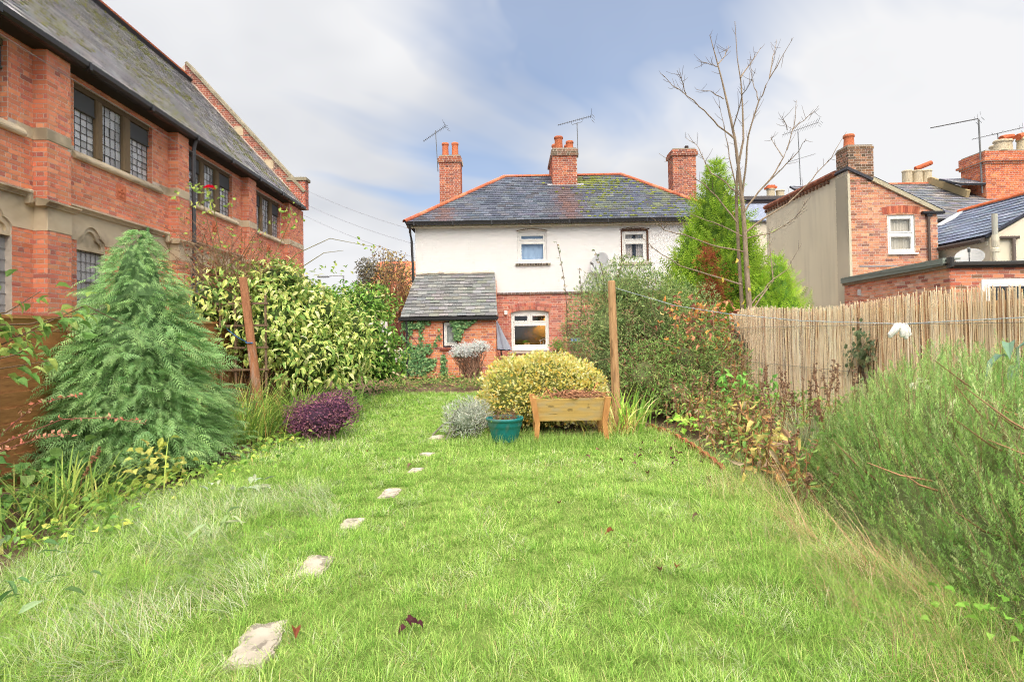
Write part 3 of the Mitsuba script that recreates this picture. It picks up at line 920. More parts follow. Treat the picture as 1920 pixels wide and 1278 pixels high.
def arch_bricks(th, holder, fr, uc, v, span, rise, h, cols, n=26, n0=0.0, hm=1):
    """A segmental arch of bricks on edge over an opening; hm rings."""
    R = (span ** 2 / 4 + rise ** 2) / (2 * rise); cz = v + rise - R
    half = math.asin(min(1, span / 2 / R)) * 1.06
    for ring in range(hm):
        ra, rb = R + ring * h / hm + 0.006, R + (ring + 1) * h / hm - 0.004
        for i in range(n):
            a0, a1 = -half + 2 * half * i / n + 0.09 * half / n, -half + 2 * half * (i + 1) / n - 0.09 * half / n
            pts = [(uc + ra * math.sin(a0), cz + ra * math.cos(a0)), (uc + ra * math.sin(a1), cz + ra * math.cos(a1)), (uc + rb * math.sin(a1), cz + rb * math.cos(a1)), (uc + rb * math.sin(a0), cz + rb * math.cos(a0))]
            V, F = convex_prism(fr, Polygon(pts), n0 - 0.004, lambda v_: np.full(len(v_), n0 + 0.009))
            piece(th, holder, 'brick', V, F, blend(cols, np.ones(len(cols)), 1)[0], 'brick')
    return Polygon([(uc + (R + h + 0.005) * math.sin(t), cz + (R + h + 0.005) * math.cos(t)) for t in np.linspace(-half, half, 24)] + [(uc + R * math.sin(t), cz + R * math.cos(t)) for t in np.linspace(half, -half, 24)])


hse = thing('semi_detached_house', 'white painted cottage pair with brick ground floor, hipped slate roof and three chimneys', 'house')
HF = Fr([-3.0, 18.4, 0], [1, 0, 0], [0, 0, 1])
HW = 9.75
w1, w2, kw = (3.22, 4.14, 3.46, 4.50), (6.46, 7.34, 3.44, 4.49), (2.97, 4.16, 0.76, 1.97)


def seg_open(u0, u1, v0, v1, rise=0.07):
    t = np.linspace(0, math.pi, 13)
    return Polygon([(u0, v0), (u1, v0)] + [(u0 + (u1 - u0) * (0.5 + 0.5 * math.cos(a)), v1 - rise + rise * math.sin(a) ** 0.8) for a in t])


op = [seg_open(*w1), seg_open(*w2), seg_open(*kw)]
body = sbox(0, 0, HW, 4.66).difference(shapely.union_all(op))
lower = body.intersection(sbox(0, 0, HW, 2.46))
upper = body.intersection(sbox(0, 2.46, HW, 4.66))
hw = part(hse, 'wall', MB().poly(HF, lower, -0.28, 0.0), 'mortar')
hu = part(hse, 'painted_wall', MB().poly(HF, upper, -0.28, 0.0), 'white_paint')
part(hse, 'side_wall', MB().fbox(HF, 0, 0.24, 0, 4.66, -7.0, -0.285).fbox(HF, HW - 0.24, HW, 0, 4.66, -7.0, -0.285).fbox(HF, 0, HW, 0, 4.66, -7.2, -7.005), 'white_paint')
ka = arch_bricks(hse, hw, HF, 3.565, 1.90, 1.19, 0.075, 0.24, HB, 19, hm=2)
brickwork(hse, hw, HF, lower.difference(ka), HB, HBW, 'flemish')
wp = [np.array([0.71, 0.71, 0.71]), np.array([0.70, 0.70, 0.70])]
brickwork(hse, hu, HF, upper.intersection(sbox(0, 2.53, HW, 4.66)), wp, [3, 1], 'flemish', proud=0.0016, amt=0.008, weight=0.8, hue=0.004)
sc_ = part(hse, 'string_course', MB().fbox(HF, 2.4, HW, 2.46, 2.53, -0.02, 0.0), 'mortar')
brickwork(hse, sc_, HF, sbox(2.45, 2.462, HW, 2.535), [lin(112, 92, 84), lin(98, 86, 80), lin(128, 104, 94)], [1, 1, 1], 'stretcher', bl=0.12, proud=0.055, v0=2.462)
# windows
room(hse, HF, 3.22, 4.14, 3.46, 4.5, 2.2, lin(70, 78, 88))
W_ = upvc(hse, HF, w1[0] + 0.003, w1[1] - 0.003, w1[2] + 0.003, w1[3] - 0.07, [(0.27, 1), (0.73, 1)])
curtain(W_, HF, 3.27, 4.09, 3.5, 4.45, -0.22, lin(150, 176, 205), 5, 0.012, 'blind')  # light curtain; the sky reflected in this window is put into its blue
room(hse, HF, 6.46, 7.34, 3.44, 4.49, 2.2, lin(70, 66, 62))
W_ = upvc(hse, HF, w2[0] + 0.048, w2[1] - 0.048, w2[2] + 0.012, w2[3] - 0.07, [(0.32, 1), (0.68, 1)])
part(W_, 'brown_surround', MB(lin(104, 74, 62)).bbox(HF, 6.462, 6.508, 3.44, 4.43, -0.12, -0.03).bbox(HF, 7.292, 7.338, 3.44, 4.43, -0.12, -0.03).bbox(HF, 6.51, 7.29, 4.42, 4.45, -0.12, -0.03), 'matte')
curtain(W_, HF, 6.55, 6.86, 3.5, 4.4, -0.24, lin(196, 190, 184), 4, 0.03)
curtain(W_, HF, 6.98, 7.26, 3.5, 4.4, -0.24, lin(186, 180, 176), 4, 0.03)
for w, cc in ((w1, UPVC), (w2, lin(104, 74, 62)), (kw, UPVC)):
    part(hse, 'window_head', MB(cc).poly(HF, seg_open(*w).intersection(sbox(0, w[3] - 0.069, 12, 9)), -0.15, -0.085), 'satin')
for u0, u1, z, col in ((3.14, 4.24, 3.44, [lin(92, 84, 76), lin(74, 66, 60), lin(120, 110, 98)]), (6.40, 7.42, 3.42, [lin(190, 182, 170)])):
    s = part(hse, 'window_sill', MB().fbox(HF, u0, u1, z - 0.075, z, -0.05, 0.045), 'mortar')
    if len(col) > 1:
        brickwork(hse, s, Fr(HF.p(0, 0, 0.045), HF.u, HF.v), sbox(u0, z - 0.075, u1, z), col, [1, 1, 1], 'stretcher', bl=0.085, v0=z - 0.075, proud=0.012)
for w, cc in ((w1, (lin(150, 134, 112))), (w2, lin(120, 92, 78))):   # thin painted arch lines over the upper windows
    t = np.linspace(-0.5, 0.5, 9)
    part(hse, 'arch_line', MB(cc * 0.7).tube(HF.p((w[0] + w[1]) / 2 + t * (w[1] - w[0] + 0.06), w[3] - 0.035 + 0.06 * np.cos(t * math.pi) , t * 0 + 0.005), 0.014, 5), 'matte')
# the kitchen window and the room behind it
room(hse, HF, 2.97, 4.16, 0.6, 2.1, 3.2, lin(74, 76, 62), 0.6)
K = upvc(hse, HF, kw[0] + 0.003, kw[1] - 0.003, kw[2] + 0.02, kw[3] - 0.07, [(0.28, 2), (0.72, 1)], fw=0.06)
part(K, 'sill', MB(UPVC).bbox(HF, 2.98, 4.15, 0.70, 0.775, -0.10, 0.05, 0.01), 'satin')
s = part(hse, 'window_sill', MB().fbox(HF, 2.9, 4.22, 0.62, 0.69, -0.05, 0.05), 'mortar')
table = thing('kitchen_table', 'pale wooden table inside the house just behind the kitchen window', 'table')
part(table, 'tabletop', MB(lin(190, 160, 122)).box([0.75, 19.15, 0.83], [1.0, 0.8, 0.035]), 'matte')
for x in (0.3, 1.2):
    for y in (18.8, 19.5):
        part(table, 'leg', MB(lin(170, 140, 104)).box([x, y, 0.405], [0.06, 0.06, 0.81]), 'matte')
for i, (x, lab) in enumerate(((0.42, 'left of the two small wooden pots on the kitchen table'), (0.53, 'right of the two small wooden pots on the kitchen table'))):
    solo('wooden_pot', MB(lin(206, 170, 120)).lathe([[0, 0], [0.04, 0], [0.048, 0.1], [0.042, 0.1], [0.038, 0.03], [0, 0.03]], [x, 18.95, 0.848], 14), 'matte', lab, 'pot')
hp = MB()
P = np.array([0.42, 18.95, 0.96]) + RNG.normal(0, 1, (60, 3)) * [0.04, 0.03, 0.03]
leaves(hp, P, sphere_dirs(60, 0), sphere_dirs(60), 0.05, 0.03, vary(lin(80, 130, 50), 60))
solo('herb_plant', hp, 'leaf', 'small green herb growing in the left wooden pot', 'plant')
chair = thing('kitchen_chair', 'white chair with a slatted back seen through the kitchen window', 'chair')
part(chair, 'seat', MB(UPVC).box([1.05, 19.45, 0.5], [0.4, 0.4, 0.04]), 'satin')
for dx, dy in ((-0.17, -0.17), (0.17, -0.17), (-0.17, 0.17), (0.17, 0.17)):
    part(chair, 'leg', MB(UPVC).tube([[1.05 + dx, 19.45 + dy, 0.005], [1.05 + dx, 19.45 + dy, 0.48]], 0.02, 6), 'satin')
for k in range(4):
    part(chair, 'back_slat', MB(UPVC).tube([[0.90 + k * 0.1, 19.30, 0.522], [0.93 + k * 0.09, 19.24, 0.8], [0.92 + k * 0.092, 19.20, 1.0]], 0.014, 6), 'satin')
part(chair, 'top_rail', MB(UPVC).tube([[0.88, 19.2, 1.0], [1.05, 19.2, 1.05], [1.22, 19.2, 1.0]], 0.022, 6), 'satin')
pic = thing('framed_picture', 'dark red framed picture on the far kitchen wall', 'picture')
pf_ = MB(lin(70, 40, 34)); bars(pf_, Fr([0.55, 21.55, 1.5], [1, 0, 0], [0, 0, 1]), 0, 0.34, 0, 0.4, -0.02, 0.02, 0.03, lin(60, 36, 30))
part(pic, 'frame', pf_, 'matte'); part(pic, 'print', MB(lin(150, 80, 70)).fbox(Fr([0.58, 21.55, 1.53], [1, 0, 0], [0, 0, 1]), 0, 0.28, 0, 0.34, -0.01, 0.005), 'matte')
lamp = thing('wall_lamp', 'glowing warm lamp on the kitchen wall behind the right of the window', 'lamp')
part(lamp, 'bracket', MB(lin(60, 50, 40)).tube([[1.12, 21.55, 1.50], [1.12, 21.4, 1.56], [1.12, 21.35, 1.62]], 0.012, 6), 'matte')
sh_ = MB(lin(240, 200, 140)).lathe([[0.05, 0.2], [0.13, 0.0]], [1.12, 21.35, 1.60], 16)
V_, F_, C_ = sh_.arrays()
kk_ = num(lamp + '__shade')
scene[kk_] = mikit.ply((V_, F_), 'matte_vc', smooth=True, color=C_, emitter={'type': 'area', 'radiance': {'type': 'rgb', 'value': [16.0, 8.0, 2.4]}})
# roof
EZ, RZ, EY, RY = 4.74, 7.10, 18.08, 21.9
run, rise = RY - EY, RZ - EZ
sl_ = math.hypot(run, rise)
FRF = Fr([-3.27, EY, EZ], [1, 0, 0], [0, run / sl_, rise / sl_])
RPOLY = Polygon([(0, 0), (10.29, 0), (7.47, sl_), (3.07, sl_)])
hr = part(hse, 'roof', MB(lin(50, 50, 54)).poly(FRF, RPOLY.buffer(-0.02, join_style=2), -0.05, -0.002), 'matte')


def roof_col(u, v, col):
    x, t = u - 3.27, np.zeros((len(u), 1))
    nz = meshkit.fbm(np.stack([u * 1.6, v * 1.6, u * 0], -1), 4, 4)
    br = np.exp(-((x - 1.95) / 0.38) ** 2) * np.clip(1.25 - v / sl_ * 0.75, 0, 1) * np.clip(nz * 2.4 - 0.35, 0, 1) + np.exp(-((x + 2.1) / 0.30) ** 2) * np.clip(nz * 2.2 - 0.3, 0, 1) * (v < 1.3)
    col = col * (1 - 0.8 * br[:, None]) + lin(112, 82, 72) * 0.8 * br[:, None]
    mo = np.exp(-((x - 3.0) / 0.55) ** 2 - ((v - 3.7) / 0.6) ** 2) * 1.5 + np.clip((nz - 0.56) * 5, 0, 1) * (x > 2.6) * 0.5
    mo = np.clip(mo * np.clip(nz * 3 - 0.9, 0, 1), 0, 0.85)[:, None] * (RNG.random((len(u), 1)) < 0.85)
    return col * (1 - mo) + lin(122, 130, 62) * mo


SLC, SLW = [lin(86, 93, 106), lin(78, 85, 99), lin(96, 101, 112), lin(84, 86, 92)], [4, 3, 2, 1.5]
slating(hse, hr, FRF, RPOLY, SLC, SLW, gauge=0.20, width=0.27, colfn=roof_col, rough=0.005, lift=0.02, slip=0.012)
ms = MB()
for _ in range(420):
    x, v = (RNG.normal(3.1, 0.6), RNG.normal(3.6, 0.55)) if RNG.random() < 0.5 else (RNG.uniform(2.2, 6.2), RNG.uniform(0.2, 4.2))
    if RPOLY.contains(Point(x + 3.27, v)):
        r = RNG.uniform(0.012, 0.05)
        ms.add(FRF.p(x + 3.27 + tet.vertices[:, 0] * r * 1.6, (v // 0.2) * 0.2 + 0.01 + tet.vertices[:, 1] * r, 0.025 + tet.vertices[:, 2] * r * 0.5), tet.faces, lin(118, 128, 52) * RNG.uniform(0.6, 1.3))
part(hr, 'moss', ms, 'matte', kind='stuff')
sl2 = math.hypot(2.87, rise)
for sg, x0 in ((1, -3.27), (-1, 7.02)):
    vv_ = unit([sg * 3.07 if sg > 0 else -2.82, 0, rise])
    f2 = Fr([x0, EY + 2 * run if sg > 0 else EY, EZ], [0, -sg, 0], vv_)
    tri = Polygon([(0, 0), (2 * run, 0), (run, math.hypot(3.07 if sg > 0 else 2.82, rise))])
    k = part(hse, 'roof', MB(lin(60, 62, 68)).poly(f2, tri, -0.05, -0.002), 'matte', label='hipped end slope of the slate roof')
    if sg > 0:
        slating(hse, k, f2, tri, SLC, SLW, gauge=0.20, width=0.27, weight=0.0)
bk = Fr([7.02, EY + 2 * run, EZ], [-1, 0, 0], [0, -run / sl_, rise / sl_])
part(hse, 'roof', MB(lin(60, 62, 68)).poly(bk, Polygon([(0, 0), (10.29, 0), (7.22, sl_), (2.82, sl_)]), -0.05, 0.01), 'matte', label='rear slope of the slate roof')
ridge_run(hse, [-0.2, RY, RZ + 0.01], [4.2, RY, RZ + 0.01])
ridge_run(hse, [-3.27, EY, EZ + 0.02], [-0.2, RY, RZ + 0.01]); ridge_run(hse, [7.02, EY, EZ + 0.02], [4.2, RY, RZ + 0.01])
for u in (5.35, 6.1):
    part(hr, 'roof_vent', MB(lin(60, 64, 70)).bbox(FRF, u - 0.13, u + 0.13, 3.98, 4.14, 0.004, 0.07, 0.02), 'satin')
gt = MB(BLACK)
gp = Polygon([(0.20, 4.66), (0.28, 4.64), (0.34, 4.67), (0.355, 4.76), (0.34, 4.76), (0.33, 4.685), (0.28, 4.655), (0.215, 4.675), (0.215, 4.75), (0.20, 4.75)])
m = trimesh.creation.extrude_polygon(gp, 10.2, engine='earcut')
gf = Fr([-3.22, 18.4, 0], [0, -1, 0], [0, 0, 1], [1, 0, 0])
gt.add(gf.p(m.vertices[:, 0], m.vertices[:, 1], m.vertices[:, 2]), m.faces)
for k in range(9):
    gt.fbox(Fr([-3.0 + k * 1.2, 18.4, 0], [1, 0, 0], [0, 0, 1]), 0, 0.05, 4.635, 4.765, 0.195, 0.36)
part(hse, 'gutter', gt, 'satin')
part(hse, 'fascia', MB(lin(190, 184, 168)).fbox(HF, -0.22, HW + 0.2, 4.60, 4.655, 0.002, 0.19), 'matte')
dp_ = MB(np.array([0.03, 0.03, 0.032])).tube([[-3.12, 18.1, 4.66], [-3.12, 18.2, 4.45], [-3.10, 18.34, 4.2], [-3.07, 18.34, 3.3], [-3.05, 18.34, 0.0]], 0.04, 8)
part(hse, 'downpipe', dp_, 'satin')
part(hse, 'lead_flashing', MB(lin(150, 152, 156)).fbox(FRF, 4.63, 5.92, 3.30, 3.48, 0.02, 0.035), 'matte')
CB, CBW = [lin(172, 98, 70), lin(158, 86, 64), lin(144, 82, 68), lin(184, 112, 80)], [4, 3, 2, 2]
POT = lin(196, 116, 82)
chimney(hse, -2.62, -1.83, 21.9, 22.5, 4.7, 7.92, CB, CBW, ((0.0, 0.075, 0.02), (0.075, 0.15, 0.05)), [(-2.42, 22.2, 0.56, 0.125, POT), (-2.05, 22.2, 0.56, 0.125, POT * 1.1)], label='left chimney with two tall terracotta pots')
chimney(hse, 1.55, 2.42, 20.9, 22.7, 5.8, 7.80, CB, CBW, ((0.0, 0.15, 0.03), (0.15, 0.075, 0.06)), [(1.80, 21.15, 0.50, 0.15, POT * 0.8), (2.2, 21.15, 0.33, 0.13, POT * 0.9), (1.74, 21.8, 0.42, 0.14, POT), (2.2, 21.8, 0.40, 0.13, POT), (1.8, 22.4, 0.42, 0.14, POT)], label='central chimney with five pots', top=[lin(120, 92, 74), lin(98, 84, 66), lin(140, 104, 82)])
chimney(hse, 6.14, 7.0, 21.9, 22.6, 4.7, 8.02, CB, CBW, ((0.0, 0.075, 0.03), (0.075, 0.15, 0.06)), [(6.72, 22.1, 0.16, 0.07, lin(60, 50, 46))], label='right chimney without pots')
lt_ = MB(UPVC).bbox(HF, 2.76, 2.86, 1.83, 1.97, 0.012, 0.10, 0.015)
solo('security_light', lt_, 'satin', 'small white security light box on brick beside the kitchen window', 'light')

# ---------------------------------------------------------------- the lean-to store against the house
lt = thing('lean_to', 'low orange brick lean-to with old slate roof and small window, built against white house', 'lean-to')
LF = Fr([-3.10, 17.0, 0], [1, 0, 0], [0, 0, 1])
LW_ = 2.63
lop = sbox(1.09, 0.87, 1.52, 1.64)
lface = sbox(0, 0, LW_, 1.74).difference(lop)
lw = part(lt, 'wall', MB().poly(LF, lface, -0.22, 0), 'mortar')
brickwork(lt, lw, LF, lface, OB, OBW, 'flemish')
side = Polygon([(0, 0), (1.39, 0), (1.39, 2.95), (0, 1.74)])
rs = Fr([-0.47, 17.0, 0], [0, 1, 0], [0, 0, 1])
ls_ = Fr([-3.10, 18.39, 0], [0, -1, 0], [0, 0, 1])
k = part(lt, 'side_wall', MB().poly(rs, Polygon([(0.225, 0), (1.39, 0), (1.39, 2.95), (0.225, 1.93)]), -0.22, -0.001), 'mortar')
brickwork(lt, k, rs, side, OB, OBW, 'flemish')
ls2 = Polygon([(0, 0), (1.165, 0), (1.165, 1.93), (0, 2.95)])
k = part(lt, 'side_wall', MB().poly(ls_, ls2, -0.22, -0.001), 'mortar')
brickwork(lt, k, ls_, ls2, OB, OBW, 'flemish', weight=0.2)
lv = np.array([0, 1.53, 1.40]); ll = np.linalg.norm(lv)
LR = Fr([-3.24, 16.84, 1.77], [1, 0, 0], lv)
lrp = Polygon([(0.02, 0), (2.83, 0), (2.72, ll), (0.28, ll)])
lr = part(lt, 'roof', MB(lin(50, 50, 52)).poly(LR, lrp.buffer(-0.02, join_style=2), -0.06, -0.002), 'matte')
slating(lt, lr, LR, lrp, [lin(122, 124, 125), lin(112, 115, 117), lin(130, 131, 130), lin(122, 125, 119)], [4, 3, 2, 1], gauge=0.15, width=0.27, rough=0.012, lift=0.026, slip=0.10)
jag = MB(lin(96, 92, 84))
for k in range(14):
    jag.bbox(LR, 0.28 + k * 0.174, 0.28 + k * 0.174 + 0.17, ll - 0.07 + RNG.uniform(-0.02, 0.02), ll + 0.01, 0.004, 0.05 + RNG.uniform(0, 0.025), 0.01)
part(lt, 'mortar_fillet', jag, 'mortar')
part(lt, 'gutter', MB(BLACK).fbox(LF, -0.12, LW_ + 0.06, 1.66, 1.73, 0.02, 0.06).fbox(LF, -0.16, LW_ + 0.08, 1.68, 1.765, 0.07, 0.17), 'satin')
part(lt, 'downpipe', MB(np.array([0.03, 0.032, 0.036])).tube([[-3.04, 16.88, 1.7], [-3.04, 16.93, 1.5], [-3.04, 16.93, 0.0]], 0.035, 8), 'satin')
w = MB(UPVC); bars(w, LF, 1.12, 1.50, 0.93, 1.61, -0.10, -0.04, 0.05)
w = part(lt, 'window', w, 'satin')
sa = MB(UPVC); bars(sa, LF, 1.172, 1.448, 0.982, 1.558, -0.09, -0.03, 0.03); part(w, 'sash', sa, 'satin')
ld = MB(np.array([0.35, 0.36, 0.36]))
for k in range(4):
    u = 1.202 + 0.216 * (k + 0.5) / 4
    ld.fbox(LF, u - 0.003, u + 0.003, 1.012, 1.528, -0.055, -0.048)
for k in range(8):
    v = 1.012 + 0.516 * (k + 0.5) / 8
    ld.fbox(LF, 1.202, 1.418, v - 0.003, v + 0.003, -0.056, -0.047)
part(w, 'leading', ld, 'matte')
pane(w, LF, 1.202, 1.418, 1.012, 1.528, -0.06)
curtain(w, LF, 1.15, 1.47, 0.96, 1.58, -0.16, lin(196, 206, 204), 4, 0.012)
part(w, 'surround', MB(lin(74, 58, 62)).fbox(LF, 1.09, 1.118, 0.87, 1.64, -0.2, -0.03).fbox(LF, 1.502, 1.52, 0.87, 1.64, -0.2, -0.03).fbox(LF, 1.12, 1.50, 0.87, 0.925, -0.2, -0.02).fbox(LF, 1.12, 1.5, 1.615, 1.64, -0.2, -0.03), 'matte')
part(lt, 'window_sill', MB(lin(128, 74, 62)).bbox(LF, 1.0, 1.60, 0.80, 0.865, -0.05, 0.07, 0.01), 'matte')
part(lt, 'air_brick', MB(lin(150, 140, 130)).bbox(LF, 0.40, 0.52, 0.60, 0.76, -0.01, 0.02), 'matte')

# aerials and dish
def aerial(name, label, base, top, b0, b1, n, el=0.16, r=0.016, loop=True, kind='yagi', stay=None):
    a = thing(name, label, 'aerial')
    part(a, 'mast', MB(lin(110, 112, 112)).tube([base, top], r, 6), 'satin')
    part(a, 'boom', MB(lin(90, 92, 94)).tube([b0, b1], r * 0.7, 5), 'satin')
    b0, b1 = np.asarray(b0), np.asarray(b1); d = unit(b1 - b0)
    s = unit(np.cross(d, [0.25, 0.3, 1]))
    e = MB(lin(80, 82, 86))
    for k in range(n):
        q = b0 + (b1 - b0) * (k + 0.5) / n
        w = el * (0.8 + 0.5 * k / n)
        e.tube([q - s * w, q + s * w], 0.006, 4)
    part(a, 'elements', e, 'satin')
    v = unit(np.cross(d, s))
    e = MB(lin(70, 72, 76))
    for g in (-1, 1):
        for t in (-0.5, 0, 0.5):
            e.tube([b1 + v * g * 0.04 + s * t * 0.3, b1 + v * g * 0.2 + d * 0.06 + s * t * 0.3], 0.007, 4)
    part(a, 'reflector', e, 'satin')
    if loop:
        m_ = np.asarray(top)
        part(a, 'cradle', MB(lin(90, 92, 94)).tube([m_ - d * 0.22 + [0, 0, 0.06], m_ - d * 0.18 - [0, 0, 0.02], m_ + d * 0.18 - [0, 0, 0.02], m_ + d * 0.22 + [0, 0, 0.06]], 0.009, 5), 'satin')
    return a


aerial('roof_aerial', 'television aerial strapped to the left chimney with two pots', [-2.70, 22.1, 7.4], [-2.77, 22.1, 8.97], [-3.24, 22.1, 8.56], [-2.40, 22.1, 9.12], 14, 0.07, loop=False)
aerial('roof_aerial', 'television aerial standing beside the central chimney of the white house', [2.47, 20.95, 7.5], [2.46, 20.95, 8.76], [1.76, 20.95, 8.68], [2.98, 20.95, 8.99], 16, 0.06)
dish = thing('satellite_dish', 'grey satellite dish on the white wall half hidden behind the olive bush', 'satellite dish')


def dish_mesh(th, c, r, nrm, col):
    nrm = unit(nrm); a = unit(np.cross(nrm, [0, 0, 1])); b = np.cross(a, nrm)
    g = np.arange(24) * 2 * np.pi / 24
    V = [np.asarray(c) - nrm * r * 0.22]
    for q, h in ((0.5, 0.165), (0.85, 0.06), (1.0, 0.0), (1.03, 0.01)):
        V += [np.asarray(c) - nrm * r * h + r * q * (math.cos(t) * a * 1.0 + math.sin(t) * b * 1.08) for t in g]
    F = [[0, 1 + i, 1 + (i + 1) % 24] for i in range(24)]
    for k in range(3):
        for i in range(24):
            p, q = 1 + k * 24 + i, 1 + k * 24 + (i + 1) % 24
            F += [[p, p + 24, q], [q, p + 24, q + 24]]
    part(th, 'reflector', MB(col).add(np.array(V), F), 'satin', smooth=True)
    e = np.asarray(c) + nrm * r * 1.0 - b * r * 0.55
    part(th, 'feed_arm', MB(lin(90, 92, 94)).tube([np.asarray(c) - b * r * 0.98, e - b * 0.02], 0.012, 5), 'satin')
    part(th, 'receiver', MB(lin(120, 122, 124)).tube([e - nrm * 0.02, e + nrm * 0.10], 0.035, 8), 'satin')
    part(th, 'bracket', MB(lin(80, 82, 84)).tube([np.asarray(c) - nrm * r * 0.2, np.asarray(c) - nrm * (r * 0.2 + 0.2) - [0, 0, 0.1]], 0.02, 6), 'satin')


dish_mesh(dish, [2.72, 18.05, 3.38], 0.32, [-0.7, -0.75, 0.35], lin(176, 180, 184))
# ---------------------------------------------------------------- buildings beyond the reed screen, right
CT, CTW = [lin(200, 138, 104), lin(186, 120, 92), lin(206, 152, 118), lin(160, 108, 88), lin(140, 98, 84), lin(176, 126, 110)], [4, 3.5, 3, 1.6, 0.8, 1.4]
cot = thing('brick_cottage', 'narrow brick cottage with beige rendered flank, stained chimney and sloping roof', 'house')
QF = Fr([9.85, 17.0, 0], [1, 0, 0], [0, 0, 1])
qwin = (1.10, 1.90, 3.37, 4.50)
qpoly = Polygon([(0, 0), (2.56, 0), (2.56, 4.57), (0, 5.85)])
qface = qpoly.difference(sbox(*[qwin[i] for i in (0, 2, 1, 3)]))
cw = part(cot, 'wall', MB().poly(QF, qface, -0.25, 0), 'mortar')
qa = arch_bricks(cot, cw, QF, 1.5, 4.50, 0.98, 0.05, 0.23, [lin(176, 100, 74), lin(160, 92, 72), lin(190, 116, 86)], 16)
brickwork(cot, cw, QF, qface.difference(qa), CT, CTW, 'flemish', amt=0.12)
rsd = Fr([12.41, 17.0, 0], [0, 1, 0], [0, 0, 1])
k = part(cot, 'side_wall', MB().fbox(rsd, 0.26, 5.5, 0, 4.5, -0.25, -0.001), 'mortar')
LFk = Fr([9.85, 22.5, 0], [0, -1, 0], [0, 0, 1])
part(cot, 'rendered_wall', MB().fbox(LFk, 0, 5.5, 0, 5.82, -0.2, 0.0), 'render_coat')
part(cot, 'chimney_breast', MB().bbox(LFk, 4.86, 5.49, 0, 5.72, 0.002, 0.025, 0.01), 'render_stained')
part(cot, 'quoin_strip', MB(lin(196, 190, 168)).fbox(QF, -0.03, 0.04, 0, 5.72, 0.012, 0.02), 'matte')
# verge of red tiles along the rendered flank
for k in range(22):
    c = lin(150, 98, 78) * RNG.uniform(0.75, 1.15)
    part(cot, 'verge_tile', MB(c).tube([LFk.p(k * 0.222 + 0.004, 5.90, 0.03), LFk.p(k * 0.222 + 0.218, 5.90, 0.03)], 0.095, 8), 'matte')
dm = [MB(lin(128, 96, 78) * RNG.uniform(0.7, 1.2)).tube([LFk.p(k * 0.22 + 0.06, 5.735, -0.02), LFk.p(k * 0.22 + 0.06, 5.735, 0.07)], 0.055, 8) for k in range(21)]
for m in dm:
    part(cot, 'dentil', m, 'matte')
part(cot, 'roof', MB(lin(70, 72, 78)).poly(Fr([9.8, 22.5, 5.9], [0, -1, 0], unit([2.75, 0, -1.32]), unit([1.32, 0, 2.75])), sbox(0, 0, 5.56, 3.04), -0.05, 0.03), 'matte')
vg = Fr(QF.p(0.72, 5.60, 0), unit(QF.p(2.70, 4.60, 0) - QF.p(0.72, 5.60, 0)), unit(np.cross([0, -1, 0], unit(QF.p(2.70, 4.60, 0) - QF.p(0.72, 5.60, 0)))), [0, -1, 0])
part(cot, 'barge_board', MB(lin(176, 170, 146)).fbox(vg, 0, 2.2, -0.12, -0.005, 0.012, 0.07), 'matte')
for k in range(9):
    part(cot, 'verge_slate', MB(lin(58, 60, 64) * RNG.uniform(0.7, 1.3)).bbox(vg, k * 0.245 + 0.003, k * 0.245 + 0.25, 0.0, 0.018, -0.1, 0.072, 0.004), 'matte')
STN = [lin(134, 98, 72), lin(104, 80, 58), lin(120, 92, 74), lin(86, 72, 56), lin(166, 120, 92)]
chimney(cot, 9.86, 10.60, 17.001, 17.62, 5.4, 6.52, STN, [3, 2.5, 2, 2, 1.5], ((0.0, 0.075, 0.012),), [(10.06, 17.28, 0.40, 0.145, POT)], label='chimney of blackened brick with one pot', top=[lin(126, 98, 70), lin(104, 84, 60)])
room(cot, QF, 1.10, 1.90, 3.37, 4.5, 1.8, lin(70, 70, 68))
W_ = upvc(cot, QF, 1.105, 1.895, 3.40, 4.49, [(0.5, 1), (0.5, 1)], n=-0.03, fw=0.055)
curtain(W_, QF, 1.14, 1.86, 3.42, 4.46, -0.16, lin(196, 192, 180), 9, 0.018, 'net_curtain')
part(cot, 'window_sill', MB(UPVC).bbox(QF, 1.08, 1.96, 3.34, 3.395, -0.03, 0.06, 0.008), 'satin')
part(cot, 'downpipe', MB(lin(88, 74, 66)).tube(QF.p([2.26, 2.26, 2.26], [4.5, 3.6, 0], 0.06), 0.038, 8), 'satin')
part(cot, 'gutter', MB(BLACK).bbox(QF, 2.08, 2.72, 4.50, 4.58, 0.01, 0.12, 0.02).bbox(QF, 2.2, 2.36, 4.42, 4.495, 0.02, 0.11, 0.02), 'satin')
part(cot, 'flashing', MB(lin(150, 152, 158)).bbox(QF, 0.26, 1.35, 3.005, 3.04, 0.006, 0.016, 0.003), 'matte')

ext = thing('flat_roof_extension', 'low pinkish brick extension with felted flat roof just above the reed screen', 'extension')
C0, C1 = np.array([9.13, 12.2, 0]), np.array([9.66, 17.0, 0])
EF = Fr(C0, [1, 0, 0], [0, 0, 1])
EL = Fr(C1, unit(C0 - C1), [0, 0, 1])
ELn = np.linalg.norm(C0 - C1)
EB, EBW = [lin(214, 150, 118), lin(206, 136, 106), lin(220, 164, 134), lin(186, 112, 92), lin(210, 172, 150), lin(160, 100, 84)], [4, 3, 3, 1.2, 1.4, 0.5]
ewin = sbox(0.64, 1.60, 1.98, 2.235)
ef = sbox(0.03, 0, 5.0, 2.46).difference(ewin)
k = part(ext, 'wall', MB().poly(EF, ef, -0.22, 0), 'mortar')
brickwork(ext, k, EF, sbox(0, 0, 5.0, 2.46).difference(ewin), [lin(206, 126, 92), lin(190, 104, 80), lin(214, 140, 106), lin(160, 96, 80), lin(150, 110, 84)], [4, 3, 2, 1.4, 1], 'stretcher', amt=0.12)
